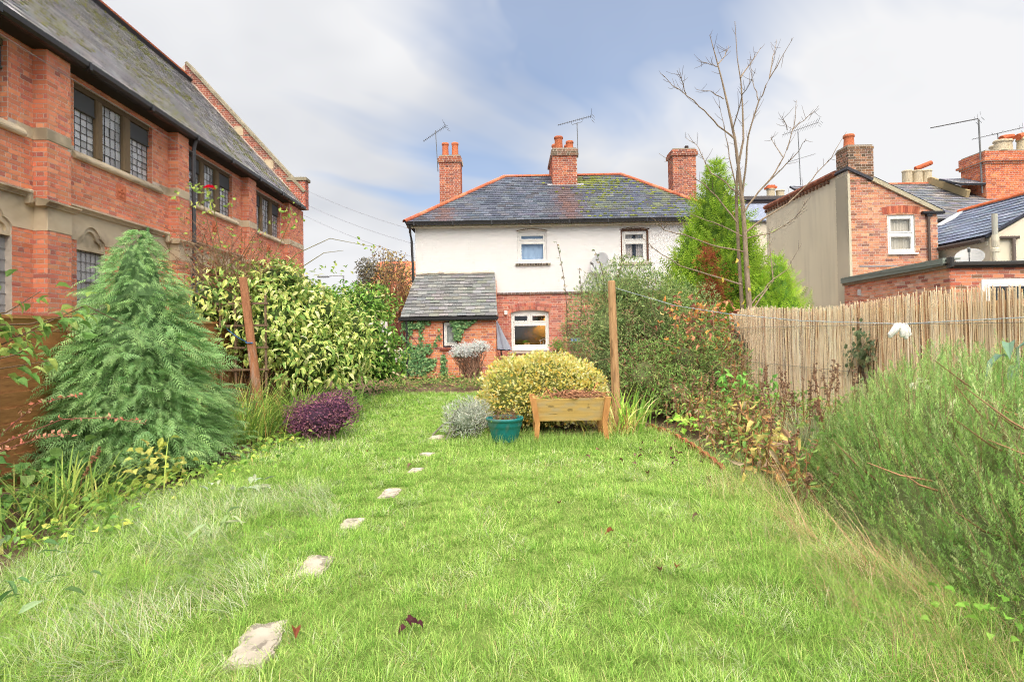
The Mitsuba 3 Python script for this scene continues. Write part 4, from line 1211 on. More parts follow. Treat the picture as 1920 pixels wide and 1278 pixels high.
k = part(ext, 'side_wall', MB().fbox(EL, 0, ELn - 0.012, 0, 2.46, -0.025, 0), 'mortar')
brickwork(ext, k, EL, sbox(0, 0, ELn, 2.46), EB, EBW, 'stretcher', amt=0.08)
part(ext, 'roof', MB(lin(110, 118, 116)).add([[9.0, 12.1, 2.56], [14.2, 12.1, 2.56], [14.2, 17.0, 2.66], [9.55, 17.0, 2.66]], [[0, 1, 2], [0, 2, 3]]), 'matte')
fe = MB(lin(134, 144, 136))
ed = [EL.p(u, 2.60 + 0.01 * math.sin(u * 3), 0.09) for u in np.linspace(0, ELn - 0.02, 7)]
fe.fbox(EL, 0, ELn - 0.05, 2.53, 2.66, 0.05, 0.10).fbox(EL, 0, ELn - 0.05, 2.655, 2.685, -0.25, 0.104)
part(ext, 'felt_edge', fe, 'matte')
part(ext, 'fascia', MB(lin(120, 98, 82)).fbox(EL, 0, ELn, 2.462, 2.528, 0.004, 0.06), 'bark')
part(ext, 'gutter', MB(lin(52, 52, 50)).bbox(EF, -0.02, 5.0, 2.50, 2.59, 0.01, 0.12, 0.02).bbox(EF, -0.06, 0.02, 2.47, 2.69, 0.0, 0.13, 0.02), 'satin')
part(ext, 'soffit', MB(lin(40, 38, 36)).fbox(EF, 0, 5.0, 2.462, 2.495, 0.003, 0.08), 'matte')
part(ext, 'vent_cover', MB(lin(196, 198, 196)).bbox(EL, 0.82, 1.00, 2.13, 2.30, 0.003, 0.022), 'satin')
room(ext, EF, 0.64, 1.98, 1.60, 2.235, 1.5, lin(60, 66, 70))
upvc(ext, EF, 0.65, 1.97, 1.61, 2.225, [(1.0, 1)], n=0.01, fw=0.11)

ter = thing('terrace_house', 'row of slate roofed terraced houses behind, with a big orange brick chimney', 'house')
part(ter, 'wall', MB().fbox(Fr([11.5, 20.0, 0], [1, 0, 0], [0, 0, 1]), 0, 14, 0, 4.85, -0.3, 0), 'cream_paint')
tr = Fr([11.5, 19.82, 4.86], [1, 0, 0], [0, 4.2, 2.22])
tl = math.hypot(4.2, 2.22)
TS, TSW = [lin(128, 130, 138), lin(116, 120, 130), lin(140, 138, 136), lin(110, 108, 106)], [3, 3, 2, 1]
k = part(ter, 'roof', MB(lin(60, 62, 66)).poly(tr, sbox(0, 0, 14, tl), -0.06, -0.002), 'matte')
def ter_col(u, v, col):
    t = (np.clip((u - 3.4 - (v - tl) * -0.9), 0, 1) > 0.5)[:, None] * 1.0
    return col * (1 - t) + (col * np.array([0.95, 0.88, 0.80])) * t


slating(ter, k, tr, sbox(0, 0, 14, tl), TS, TSW, gauge=0.24, width=0.32, colfn=ter_col, rough=0.003, lift=0.025)
ridge_run(ter, [15.0, 24.02, 7.08], [25.5, 24.02, 7.08], step=0.45)
part(ter, 'gutter', MB(BLACK).bbox(Fr([11.5, 19.8, 0], [1, 0, 0], [0, 0, 1]), 0.9, 3.6, 4.76, 4.86, 0, 0.1, 0.02), 'satin')
part(ter, 'fascia', MB(lin(226, 218, 196)).fbox(Fr([11.5, 20.0, 0], [1, 0, 0], [0, 0, 1]), 0.9, 3.6, 4.66, 4.755, 0.002, 0.18), 'matte')
pw = Fr([17.15, 19.8, 0], [0, 1, 0], [0, 0, 1], [-1, 0, 0])
part(ter, 'party_wall', MB(lin(168, 150, 112)).poly(pw, Polygon([(2.2, 6.05), (4.2, 7.1), (4.2, 7.3), (4.0, 7.3), (2.1, 6.3)]), -0.12, 0), 'matte')
upr = Fr([16.9, 21.9, 6.55], [1, 0, 0], [0, 2.2, 0.95])
kk = part(ter, 'roof', MB(lin(66, 68, 74)).poly(upr, sbox(0, 0, 0.94, 1.2), -0.06, 0), 'matte', label='higher slate roof beside the orange chimney')
slating(ter, kk, upr, sbox(0, 0, 0.94, 1.2), TS, TSW, gauge=0.24, width=0.32, weight=0.5)
OC = [lin(206, 112, 66), lin(196, 100, 60), lin(214, 126, 80), lin(176, 92, 66)]
CRM = lin(198, 186, 158)
chimney(ter, 17.85, 20.4, 21.9, 23.1, 5.0, 7.75, OC, [4, 3, 2, 1], ((0.0, 0.30, 0.05), (0.30, 0.08, 0.12), (0.38, 0.08, 0.05)), [(18.55, 22.05, 0.42, 0.21, CRM), (18.98, 22.3, 0.5, 0.21, CRM), (19.45, 22.1, 0.5, 0.2, CRM * 1.05), (19.0, 22.8, 0.45, 0.2, CRM)], label='broad orange brick chimney with oversailing top and cream pots', top=[c * 0.9 for c in OC])
for (x, y, z) in ((18.98, 22.3, 8.30), (19.45, 22.1, 8.30)):
    part(ter, 'pot_hood', MB(lin(190, 104, 70)).tube([[x - 0.26, y - 0.1, z], [x, y, z + 0.08], [x + 0.28, y, z + 0.1]], 0.12, 8), 'matte')
c = part(ter, 'chimney', MB().box([17.85, 25.6, 6.8], [1.4, 0.6, 1.25]), 'mortar', label='far chimney with three cream pots')
for x in (17.35, 17.8, 18.2):
    part(c, 'chimney_pot', MB(CRM).lathe([[0.2, 0], [0.19, 0.55], [0.21, 0.56], [0.21, 0.62], [0.15, 0.62], [0.15, 0.3]], [x, 25.5, 7.4], 14), 'matte', smooth=True)
part(ter, 'pot_hood', MB(lin(190, 104, 70)).tube([[17.72, 25.5, 8.10], [18.0, 25.5, 8.2], [18.42, 25.5, 8.36]], 0.1, 8), 'matte')

wing = thing('cream_rear_wing', 'cream painted rear wing with blue grey slate roof and orange ridge tiles', 'house')
part(wing, 'wall', MB().fbox(Fr([12.6, 15.4, 0], [1, 0, 0], [0, 0, 1]), 0, 5.0, 0, 3.55, -4.4, 0).poly(Fr([12.6, 15.4, 0], [1, 0, 0], [0, 0, 1]), Polygon([(0, 3.552), (5.0, 3.552), (2.5, 4.96)]), -0.2, -0.001), 'cream_paint')
wv = np.array([2.62, 0, 1.44]); wl_ = np.linalg.norm(wv)
wf = Fr([12.45, 19.6, 3.60], [0, -1, 0], wv)
k = part(wing, 'roof', MB(lin(60, 64, 74)).poly(wf, sbox(0, 0, 4.26, wl_), -0.06, -0.002), 'matte')
slating(wing, k, wf, sbox(0, 0, 4.26, wl_), [lin(118, 128, 148), lin(108, 118, 138), lin(130, 138, 154)], [3, 2, 1], gauge=0.26, width=0.32, rough=0.002, lift=0.028)
part(wing, 'roof', MB(lin(90, 96, 108)).poly(Fr([17.75, 15.34, 3.6], [0, 1, 0], [-2.68, 0, 1.44]), sbox(0, 0, 4.26, wl_ + 0.05), -0.06, 0.0), 'matte', label='far slope of the cream wing roof')
ridge_run(wing, [15.07, 15.32, 5.06], [15.07, 19.6, 5.06], r=0.1, step=0.45, cols=[lin(206, 112, 72), lin(196, 104, 66)])
part(wing, 'gutter', MB(lin(80, 74, 70)).fbox(wf, 0, 4.2, -0.13, -0.01, -0.13, -0.03), 'satin')
part(wing, 'eaves_board', MB(lin(220, 214, 196)).fbox(Fr([12.6, 19.5, 0], [0, -1, 0], [0, 0, 1]), 0, 4.05, 3.36, 3.47, 0.003, 0.03), 'matte')
part(wing, 'gutter', MB(lin(84, 72, 64)).bbox(Fr([12.6, 15.4, 0], [1, 0, 0], [0, 0, 1]), 0.15, 0.72, 3.50, 3.58, 0.005, 0.11, 0.02), 'satin')
part(wing, 'downpipe', MB(lin(104, 92, 84)).tube([[13.16, 15.32, 3.52], [13.16, 15.32, 2.0], [13.16, 15.32, 0]], 0.045, 8), 'satin')
sp = MB(lin(214, 206, 184)).tube([[12.62, 15.25, 0], [12.62, 15.25, 1.8], [12.62, 15.25, 3.3]], 0.075, 12).lathe([[0.075, 0], [0.10, 0.01], [0.10, 0.1], [0.078, 0.12]], [12.62, 15.25, 3.15], 14)
sp.tube([[12.62, 15.25, 3.3], [12.6, 15.22, 3.45], [12.6, 15.22, 3.6]], 0.085, 12)
sp.tube([[12.6, 15.22, 3.5], [12.6, 15.22, 4.15]], 0.065, 12, col=lin(176, 176, 164))
part(wing, 'soil_pipe', sp, 'satin')
part(wing, 'lead_flashing', MB(lin(188, 192, 196)).poly(wf, Polygon([(0.02, 2.0), (0.5, 1.85), (0.62, 2.25), (0.25, wl_ - 0.05), (0.02, wl_ - 0.05)]), 0.03, 0.045), 'matte')
dd = thing('satellite_dish', 'oval grey satellite dish on cream wall, just above the flat roof edge', 'satellite dish')
dish_mesh(dd, [11.98, 15.3, 3.06], 0.31, [-0.45, -0.55, 0.75], lin(158, 160, 158))
aerial('roof_aerial', 'television aerial on the tall mast beside the orange chimney', [17.78, 22.0, 6.2], [17.72, 22.0, 9.0], [15.9, 22.0, 8.70], [17.70, 22.0, 9.02], 22, 0.05, r=0.03, loop=False)
aerial('roof_aerial', 'television aerial at the right edge just above the cream chimney pots', [18.45, 22.0, 7.9], [18.42, 22.0, 8.46], [17.45, 22.0, 8.24], [19.4, 22.0, 8.66], 20, 0.05)
far = thing('distant_terrace', 'dark fronted slate roof with two pots seen between conifer and beige flank', 'house')
ffr = Fr([10.4, 28.0, 0], [1, 0, 0], [0, 0, 1])
part(far, 'wall', MB().fbox(ffr, 0, 5, 0, 6.4, -4, 0), 'cream_paint')
part(far, 'roof', MB(lin(136, 146, 166)).poly(Fr([10.4, 27.8, 6.4], [1, 0, 0], [0, 1.8, 1.2]), sbox(0, 0, 5, 2.1), -0.08, 0), 'matte')
part(far, 'flat_top', MB(lin(92, 88, 88)).bbox(ffr, -0.2, 5, 7.72, 7.92, -3, -1.4, 0.03), 'matte')
part(far, 'flat_top', MB(lin(66, 62, 64)).bbox(ffr, 0, 5, 7.55, 7.715, -3, -1.5, 0.02), 'matte')
for x, h, hd in ((13.3, 0.42, 1), (13.78, 0.34, 0)):
    part(far, 'chimney_pot', MB(CRM).lathe([[0.2, 0], [0.19, h - 0.06], [0.22, h - 0.05], [0.22, h], [0.16, h], [0.16, 0.1]], [x, 29.8, 7.92], 14), 'matte', smooth=True)
    if hd:
        part(far, 'pot_hood', MB(lin(200, 110, 74)).box([x, 29.8, 7.92 + h + 0.06], [0.5, 0.4, 0.1]).box([x, 29.8, 7.92 + h + 0.15], [0.34, 0.3, 0.07]), 'matte')
aerial('roof_aerial', 'tall thin aerial with two booms above the sloping tiled edge', [14.25, 28.6, 7.8], [14.17, 28.6, 10.9], [13.4, 28.6, 10.7], [15.2, 28.6, 11.3], 14, 0.28, r=0.02, loop=False)
scene_k = 'roof_aerial_004'
part(scene_k, 'boom', MB(lin(100, 102, 104)).tube([[13.6, 28.6, 9.35], [15.0, 28.6, 9.75]], 0.012, 5), 'satin')

# ---------------------------------------------------------------- things far behind, left of the house
pil = thing('brick_pillar', 'slim orange brick pillar left of the lean-to roof', 'pillar')
pk = part(pil, 'core', MB().box([-4.40, 22.1, 1.6], [0.24, 0.24, 3.2]), 'mortar')
brickwork(pil, pk, Fr([-4.52, 21.98, 0], [1, 0, 0], [0, 0, 1]), sbox(0, 0.5, 0.24, 3.2), OB, OBW, 'stretcher')
part(pil, 'cap', MB(lin(196, 130, 96)).bbox(Fr([-4.40, 22.1, 3.2], [1, 0, 0], [0, 1, 0], [0, 0, 1]), -0.15, 0.15, -0.15, 0.15, 0.003, 0.07, 0.02), 'matte')
dh = thing('tiled_house', 'small far house with orange tiled roof behind the autumn tree', 'house')
part(dh, 'wall', MB().box([-6.6, 40.5, 2.2], [5.0, 4.0, 4.4]), 'mortar')
tfr = Fr([-9.2, 38.3, 4.4], [1, 0, 0], [0, 2.2, 1.9])
dk = part(dh, 'roof', MB(lin(120, 70, 50)).poly(tfr, sbox(0, 0, 5.2, 2.9), -0.05, 0), 'matte')
slating(dh, dk, tfr, sbox(0, 0, 5.2, 2.9), [lin(204, 130, 92), lin(190, 112, 80)], [1, 1], gauge=0.22, width=0.24, weight=0.2)
lamp_ = thing('street_lamp', 'slim grey street lamp with a long arm above the far shrubs', 'street lamp')
part(lamp_, 'column', MB(lin(150, 152, 154)).tube([[-11.45, 40, 0], [-11.45, 40, 3], [-11.45, 40, 5.35]], [0.09, 0.07, 0.05], 8), 'satin')
part(lamp_, 'arm', MB(lin(130, 132, 134)).tube([[-11.45, 40, 5.33], [-12.2, 40, 5.33], [-12.5, 40, 5.31]], 0.03, 6), 'satin')
part(lamp_, 'lantern', MB(lin(110, 112, 116)).bbox(Fr([-12.85, 40, 5.28], [1, 0, 0], [0, 1, 0], [0, 0, 1]), -0.35, 0.4, -0.14, 0.14, -0.05, 0.06, 0.04), 'satin')
for a, b, lb in (((-15.0, 36, 9.9), (-4.6, 34, 5.4), 'lowest'), ((-15.0, 36, 10.6), (-4.6, 34, 6.2), 'middle'), ((-15.0, 36, 11.5), (-4.6, 34, 7.0), 'topmost')):
    t = np.linspace(0, 1, 13)[:, None]
    p = np.array(a) * (1 - t) + np.array(b) * t; p[:, 2] -= 0.35 * np.sin(t[:, 0] * math.pi)
    solo('telephone_wire', MB(lin(150, 152, 158)).tube(p, 0.010, 4), 'matte', lb + ' of three thin overhead wires between brick hall and white house', 'wire', 'overhead wires left of the white house')
# ---------------------------------------------------------------- ground, lawn, stepping stones
gx, gy = np.meshgrid(np.linspace(-1, 1, 5) * 150, np.concatenate([[-60], np.linspace(-6, 24, 4), [60, 250]]))
V = np.stack([gx.ravel(), gy.ravel(), 0 * gx.ravel() - 0.06], -1)
F = [[j * 5 + i, j * 5 + i + 1, j * 5 + 6 + i] for j in range(6) for i in range(4)] + [[j * 5 + i, j * 5 + 6 + i, j * 5 + 5 + i] for j in range(6) for i in range(4)]
struct('ground', MB().add(V, F), 'soil')
LAWN = Polygon([(-1.7, -2.5), (-1.9, 1.6), (-2.25, 2.3), (-2.7, 3.2), (-2.85, 4.0), (-2.7, 5.3), (-2.6, 6.4), (-2.55, 7.6), (-2.9, 9.0), (-3.05, 10.8), (-2.6, 12.4), (-1.4, 12.9), (-0.3, 12.9), (-0.25, 9.5), (-0.5, 8.2), (-0.45, 7.4), (0.2, 7.3), (1.15, 7.5), (1.8, 7.6), (1.88, 6.6), (1.88, 5.4), (2.0, 4.2), (2.0, 3.0), (2.05, 1.5), (1.9, -2.5)])


def hgt(x, y):
    p = np.stack([np.asarray(x, float), np.asarray(y, float), np.zeros(np.shape(x))], -1)
    return 0.11 * (meshkit.fbm(p * 0.9, 3, 2) - 0.5) + 0.05 * (meshkit.fbm(p * 4.0, 2, 6) - 0.5) - 0.01


def sheet(poly, step, z, name, bsdf):
    a, b, c, d = poly.bounds
    nx, ny = int((c - a) / step) + 2, int((d - b) / step) + 2
    X, Y = np.meshgrid(a + np.arange(nx) * step, b + np.arange(ny) * step)
    inside = shapely.contains_xy(poly.buffer(step), X, Y)
    V = np.stack([X.ravel(), Y.ravel(), (hgt(X, Y) + z).ravel()], -1)
    i = (np.arange(ny - 1)[:, None] * nx + np.arange(nx - 1)[None]).ravel()
    ok = inside.ravel()[i] & inside.ravel()[i + 1] & inside.ravel()[i + nx] & inside.ravel()[i + nx + 1]
    i = i[ok]
    return struct(name, MB().add(V, np.vstack([np.stack([i, i + 1, i + nx + 1], 1), np.stack([i, i + nx + 1, i + nx], 1)])), bsdf, True)


sheet(LAWN, 0.1, 0.0, 'lawn', 'turf')
sheet(Polygon([(-9, -3), (9, -3), (9, 18.3), (-9, 18.3)]), 0.25, -0.05, 'soil_bed', 'soil')
STONES = [[(-1.17, 2.37), (-1.03, 2.38), (-1.07, 2.74), (-1.21, 2.7)], [(-1.19, 3.17), (-1.07, 3.17), (-1.07, 3.43), (-1.2, 3.47)], [(-1.21, 3.98), (-1.1, 4.02), (-1.09, 4.23), (-1.21, 4.22)], [(-1.11, 4.79), (-1.0, 4.8), (-0.98, 5.07), (-1.1, 5.06)], [(-1.01, 5.6), (-0.94, 5.59), (-0.89, 5.74), (-0.98, 5.75)], [(-1.03, 6.41), (-0.93, 6.37), (-0.9, 6.51), (-1.01, 6.52)], [(-1.06, 7.27), (-0.92, 7.33), (-0.9, 7.52), (-1.04, 7.53)]]
SLAB = ['nearest and largest stepping stone of the pale row across the lawn', 'second nearest stepping stone of the pale row in the lawn', 'third stepping stone counting from the near end of the row', 'fourth stepping stone from the near end, halfway along the row', 'fifth stepping stone, small and overgrown, in the middle of the lawn', 'sixth stepping stone, a thin sliver showing in the grass', 'farthest stepping stone, beside the grey lavender bush']
SPOLY = []
for s, lb in zip(STONES, SLAB):
    g = Polygon(s).buffer(0.012, 3)
    c = np.array(g.segmentize(0.03).exterior.coords)[:-1]
    g = Polygon(c + RNG.normal(0, 0.007, c.shape)).buffer(0)
    g = max(getattr(g, 'geoms', [g]), key=lambda q: q.area)
    SPOLY.append(g)
    z = float(np.mean(hgt(c[:, 0], c[:, 1])))
    m = trimesh.creation.extrude_polygon(g, 0.05, engine='earcut')
    m2 = trimesh.creation.extrude_polygon(max(getattr(g.buffer(-0.01), 'geoms', [g.buffer(-0.01)]), key=lambda q: q.area), 0.006, engine='earcut')
    solo('stepping_stone', MB().add(m.vertices + [0, 0, z - 0.042], m.faces).add(m2.vertices + [0, 0, z + 0.008], m2.faces), 'slab', lb, 'stepping stone', 'stepping stones in the lawn')

# ---------------------------------------------------------------- left fence
def waney_panel(key, y0, y1, x, top, n=11):
    fr = Fr([x, y1, 0], [0, -1, 0], [0, 0, 1])                      # faces +x, into the garden
    L = y1 - y0
    h = top / n
    for k in range(n):
        z0 = 0.02 + k * h
        u = np.linspace(0, L, 26)
        ph = RNG.uniform(0, 50)
        wv = (meshkit.noise(np.stack([u * 2.3 + ph, u * 0, u * 0], -1), k) - 0.5) * 0.07 + (meshkit.noise(np.stack([u * 7 + ph, u * 0, u * 0], -1), k) - 0.5) * 0.018
        lo, hi = z0 + wv, np.full(26, z0 + h * 1.25)
        V = np.vstack([fr.p(u, lo, 0.030), fr.p(u, hi, 0.008), fr.p(u, lo, 0.018), fr.p(u, hi, -0.004)])
        F = []
        for i in range(25):
            F += [[i, i + 1, 27 + i], [i, 27 + i, 26 + i], [52 + i, 78 + i, 79 + i], [52 + i, 79 + i, 53 + i], [i, 52 + i, 53 + i], [i, 53 + i, i + 1], [26 + i, 27 + i, 79 + i], [26 + i, 79 + i, 78 + i]]
        part(key, 'plank', MB().add(V, F), 'fence_wood', smooth=False)
    for u in (0.0, L / 2 - 0.02, L - 0.045):
        part(key, 'batten', MB().bbox(fr, u, u + 0.04, 0.05, top + 0.02, 0.036, 0.058, 0.004), 'fence_wood')
    part(key, 'capping', MB().bbox(fr, 0, L, top + 0.022, top + 0.05, -0.02, 0.07, 0.006), 'fence_wood')


for y0, y1, lb in ((1.95, 3.78, 'nearest brown waney fence panel, mostly behind leafy branches'), (3.88, 5.66, 'brown waney board fence panel left of the feathery green conifer'), (5.78, 7.6, 'brown waney fence panel hidden behind the feathery green conifer'), (7.72, 9.5, 'brown waney fence panel in the shade behind the variegated shrub'), (9.62, 11.4, 'farthest brown waney fence panel behind the glossy shrub')):
    f = thing('waney_fence', lb, 'fence', 'waney fence panels along the left boundary')
    waney_panel(f, y0, y1, -4.30, 1.47)
for y, lb in ((3.83, 'brown fence post between the two nearest left panels'), (5.72, 'brown fence post beside the left edge of the feathery conifer'), (7.66, 'brown fence post in the gap right of the feathery conifer'), (9.56, 'brown fence post hidden behind the variegated shrub')):
    solo('timber_upright', MB().bbox(Fr([-4.32, y + 0.045, 0], [0, -1, 0], [0, 0, 1]), 0, 0.09, 0, 1.6, -0.06, 0.03, 0.006), 'fence_wood', lb, 'post', 'posts of the left fence')

# washing line posts
pp = np.array([[-3.62, 8.45, -0.1], [-3.68, 8.45, 0.5], [-3.76, 8.45, 1.2], [-3.87, 8.45, 2.15]])
solo('leaning_post', MB().tube(np.vstack([pp, pp[-1] + [0, 0, 0.003]]), [0.068, 0.064, 0.06, 0.056, 0.05], 10), 'old_post', 'leaning round reddish brown post left of the lawn', 'post', smooth=False)
solo('washing_line_post', MB().tube([[1.39, 7.9, -0.1], [1.375, 7.9, 0.6], [1.36, 7.9, 1.3], [1.35, 7.9, 1.95], [1.35, 7.9, 1.965]], [0.058, 0.056, 0.053, 0.05, 0.04], 10), 'post_wood', 'upright pale timber post right of the yellow shrub', 'post')
t = np.linspace(0, 1, 8)[:, None]
solo('blue_twine', MB(lin(70, 120, 180)).tube(np.array([-4.28, 8.6, 1.52]) * (1 - t) + np.array([-3.72, 8.38, 1.2]) * t + np.array([0, 0, -0.05]) * np.sin(t * math.pi), 0.006, 5).tube([[-3.70, 8.37, 1.21], [-3.80, 8.38, 1.21], [-3.84, 8.45, 1.22]], 0.007, 5), 'matte', 'thin blue cord tied round the leaning brown post', 'cord')
wp_ = np.array([[1.40, 7.84, 1.86], [2.0, 7.2, 1.59], [2.43, 6.6, 1.46], [2.85, 5.8, 1.36], [3.32, 5.0, 1.31], [3.67, 4.2, 1.34], [4.1, 3.2, 1.45]])
wm = MB(lin(168, 178, 190)).tube(wp_, 0.0035, 5)
for a, b in zip(wp_[:-1], wp_[1:]):
    for s in np.linspace(0, 1, 9)[:-1]:
        q = a + (b - a) * s
        wm.add(tet.vertices * 0.007 + q, tet.faces)
solo('washing_line', wm, 'satin', 'grey twisted wire line running from the pale post along the reed screen', 'wire')
gl = thing('white_gloves', 'pair of thin white gloves pegged on the wire before the reed screen', 'gloves')
for s, tilt in ((-1, 0.5), (1, -0.12)):
    m = MB(np.array([0.80, 0.79, 0.77]))
    o = np.array([3.30 + 0.02 * s, 4.98, 1.315])
    for f_ in range(3):
        d0 = unit([math.sin(tilt + 0.10 * (f_ - 1)) * -1.0 if s < 0 else 0.25 + 0.10 * (f_ - 1), 0.1, -1.0 if s > 0 else -0.8])
        L_ = 0.14 * (0.85 + 0.15 * (f_ == 1))
        p0 = o + np.array([0.022 * (f_ - 1), 0.004 * f_, 0])
        m.tube([p0, p0 + d0 * L_ * 0.5 + [0, -0.01, 0], p0 + d0 * L_ * 0.9, p0 + d0 * L_], [0.012, 0.02, 0.02, 0.009], 7)
    part(gl, 'glove', m, 'matte', smooth=True)

# ---------------------------------------------------------------- reed screen, right
scr = thing('reed_screen', 'tall pale reed screen fence along the right side of the garden', 'reed screen')
R0_, R1_ = np.array([3.80, 10.3, 0]), np.array([4.32, 3.3, 0])
RLn = np.linalg.norm(R1_ - R0_); RD = (R1_ - R0_) / RLn
RN = unit(np.cross([0, 0, 1], RD)) * -1
if RN[0] > 0:
    RN = -RN
u, cols_ = 0.0, [lin(250, 232, 200), lin(244, 222, 188), lin(252, 240, 216), lin(234, 208, 172), lin(190, 150, 116), lin(150, 122, 96)]
cw_ = [4, 3.5, 2.5, 2, 1.2, 0.8]
while u < RLn:
    near = u / RLn
    r = RNG.uniform(0.0026, 0.0048) * (1 + 0.5 * (near > 0.6))
    top = 1.56 + 0.04 * math.sin(u * 1.7) + RNG.normal(0, 0.020) - 0.05 * abs(RNG.normal(0, 0.6)) * (RNG.random() < 0.3) + 0.04 * near
    ln = 0.06 * (1 - near) * max(0.0, 1 - u / 1.2)
    q = R0_ + RD * (u + ln) + RN * RNG.uniform(-0.006, 0.006)
    j = RNG.normal(0, 0.012, 4)
    pts = np.array([q + RD * (j[0] - ln) + [0, 0, -0.02], q + RD * (j[1] - ln * 0.5) * 1 + [0, 0, 0.55], q + RD * j[2] * 0.8 + [0, 0, 1.1], q + RD * j[3] * 0.8 + [0, 0, top]])
    c = cols_[RNG.choice(6, p=np.array(cw_) / sum(cw_))] * RNG.uniform(0.8, 1.15)
    if near > 0.5:
        c = c * np.array([0.95, 0.90, 0.85])
    m = MB(c).tube(pts, [r * 1.1, r, r, r * 0.85], 4)
    V, F, C = m.arrays()
    piece(scr, scr, 'cane', V, F, c, 'matte')
    u += r * RNG.uniform(1.1, 1.7)
for z in (0.25, 0.75, 1.3):
    part(scr, 'binding_wire', MB(lin(140, 136, 128)).tube([R0_ + RN * 0.02 + [0, 0, z], (R0_ + R1_) / 2 + RN * 0.022 + [0, 0, z + 0.01], R1_ + RN * 0.02 + [0, 0, z]], 0.003, 4), 'matte')
part(scr, 'backing_board', MB(lin(226, 200, 162)).fbox(Fr(R0_ - RN * 0.022, RD, [0, 0, 1], -RN), 0.05, RLn, 0.0, 1.50, 0.0, 0.01), 'matte')

# ---------------------------------------------------------------- trough, pot and other things
tro = thing('wooden_planter', 'raised wooden trough planter on legs in front of the yellow shrub', 'planter')
TF = Fr([0.675, 6.95, 0], [1, 0, 0], [0, 0, 1])
for s_, n0 in ((0, 0.0), (1, -0.42)):
    V = np.array([(-0.40, 0.235), (0.40, 0.235), (0.43, 0.50), (-0.43, 0.50)])
    nb = (0.03 if s_ == 0 else -0.03)
    m = MB().add(np.vstack([TF.p(V[:, 0], V[:, 1], np.array([n0 - nb, n0 - nb, n0, n0])), TF.p(V[:, 0], V[:, 1], np.array([n0 - nb, n0 - nb, n0, n0]) - 0.02)]), np.vstack([[[0, 1, 2], [0, 2, 3], [4, 6, 5], [4, 7, 6]], [[i, (i + 1) % 4 + 4, (i + 1) % 4] for i in range(4)], [[i, i + 4, (i + 1) % 4 + 4] for i in range(4)]]))
    part(tro, 'side_board', m, 'planter_wood')
for sx in (-1, 1):
    e = Polygon([(-0.03, 0.235), (-0.39, 0.235), (-0.42, 0.50), (0.0, 0.50)])
    ef_ = Fr([0.675 + sx * 0.425, 6.95, 0], [0, -1, 0], [0, 0, 1], [1, 0, 0])
    part(tro, 'end_board', MB().poly(ef_, e, -0.012, 0.012), 'planter_wood')
    for yy in (6.935, 7.385):
        x0, x1 = 0.675 + sx * 0.445, 0.675 + sx * 0.395
        pts = [(x0, 0.515), (x1, 0.22), (x1 + sx * 0.025, -0.05)]
        m = MB()
        V = []
        for (x, z), w in zip(pts, (0.035, 0.03, 0.026)):
            V += [[x - w, yy - 0.03, z], [x + w, yy - 0.03, z], [x + w, yy + 0.03, z], [x - w, yy + 0.03, z]]
        F = []
        for k in range(2):
            for i in range(4):
                a, b = k * 4 + i, k * 4 + (i + 1) % 4
                F += [[a, a + 4, b], [b, a + 4, b + 4]]
        F += [[0, 1, 2], [0, 2, 3], [8, 10, 9], [8, 11, 10]]
        part(tro, 'leg', m.add(V, F), 'planter_leg')
part(tro, 'soil', MB().box([0.675, 7.16, 0.43], [0.78, 0.36, 0.04]), 'soil')
st_ = thing('dried_stems', 'heap of dry brown stems lying in the wooden trough', 'dried stems', kind='stuff')
sm = MB()
for _ in range(95):
    c = np.array([0.78 + RNG.normal(0, 0.17), 7.16 + RNG.normal(0, 0.09), 0.49 + abs(RNG.normal(0, 0.028))])
    a = RNG.uniform(0, 2 * math.pi); L_ = RNG.uniform(0.10, 0.26)
    d = np.array([math.cos(a), 0.6 * math.sin(a), RNG.normal(0, 0.22)])
    b = np.array([RNG.normal(0, 0.04), RNG.normal(0, 0.03), abs(RNG.normal(0.02, 0.03))])
    sm.tube([c - d * L_ * 0.5, c - d * L_ * 0.2 + b * 0.7, c + d * L_ * 0.2 + b, c + d * L_ * 0.5], RNG.uniform(0.003, 0.008), 5, lin(168, 122, 92) * RNG.uniform(0.45, 1.15))
for p0, p1 in (((0.32, 6.98, 0.50), (0.45, 7.1, 0.60)), ((0.47, 6.96, 0.48), (0.40, 7.1, 0.62)), ((0.95, 7.1, 0.52), (1.05, 7.3, 0.66))):
    sm.tube([p0, (np.array(p0) + p1) / 2 + [0, 0, 0.02], p1], 0.006, 5, lin(176, 120, 84))
put(st_, sm, 'matte')
gm = MB()
P = np.column_stack([RNG.uniform(0.3, 0.6, 90), RNG.uniform(6.98, 7.3, 90), RNG.uniform(0.455, 0.51, 90)])
leaves(gm, P, sphere_dirs(90, 0.1), sphere_dirs(90, 0.2), 0.035, 0.02, blend([lin(120, 150, 60), lin(150, 170, 90)], [1, 1], 90))
solo('trough_weeds', gm, 'leaf', 'few small green weeds at the left end of the trough', 'weeds')
pot = thing('turquoise_pot', 'round turquoise plastic pot standing on the lawn beside the trough', 'plant pot')
TQ = lin(24, 112, 112)
pb = MB(TQ).lathe([[0.0, 0.0], [0.125, 0.0], [0.15, 0.015], [0.178, 0.13], [0.190, 0.18], [0.197, 0.183], [0.199, 0.20], [0.204, 0.205], [0.206, 0.25], [0.218, 0.255], [0.224, 0.27], [0.224, 0.285], [0.214, 0.293], [0.200, 0.290], [0.196, 0.25], [0.18, 0.2]], [-0.105, 6.98, 0.0], 40)
d_ = meshkit.fbm(pb.V[0] * [14, 14, 5], 4, 3)[:, None]
pb.C = [np.clip(pb.C[0] * (0.75 + 0.5 * d_), 0, 1) * (1 - 0.35 * (d_ > 0.6)) + lin(110, 104, 84) * 0.35 * (d_ > 0.6)]   # dried mud and algae
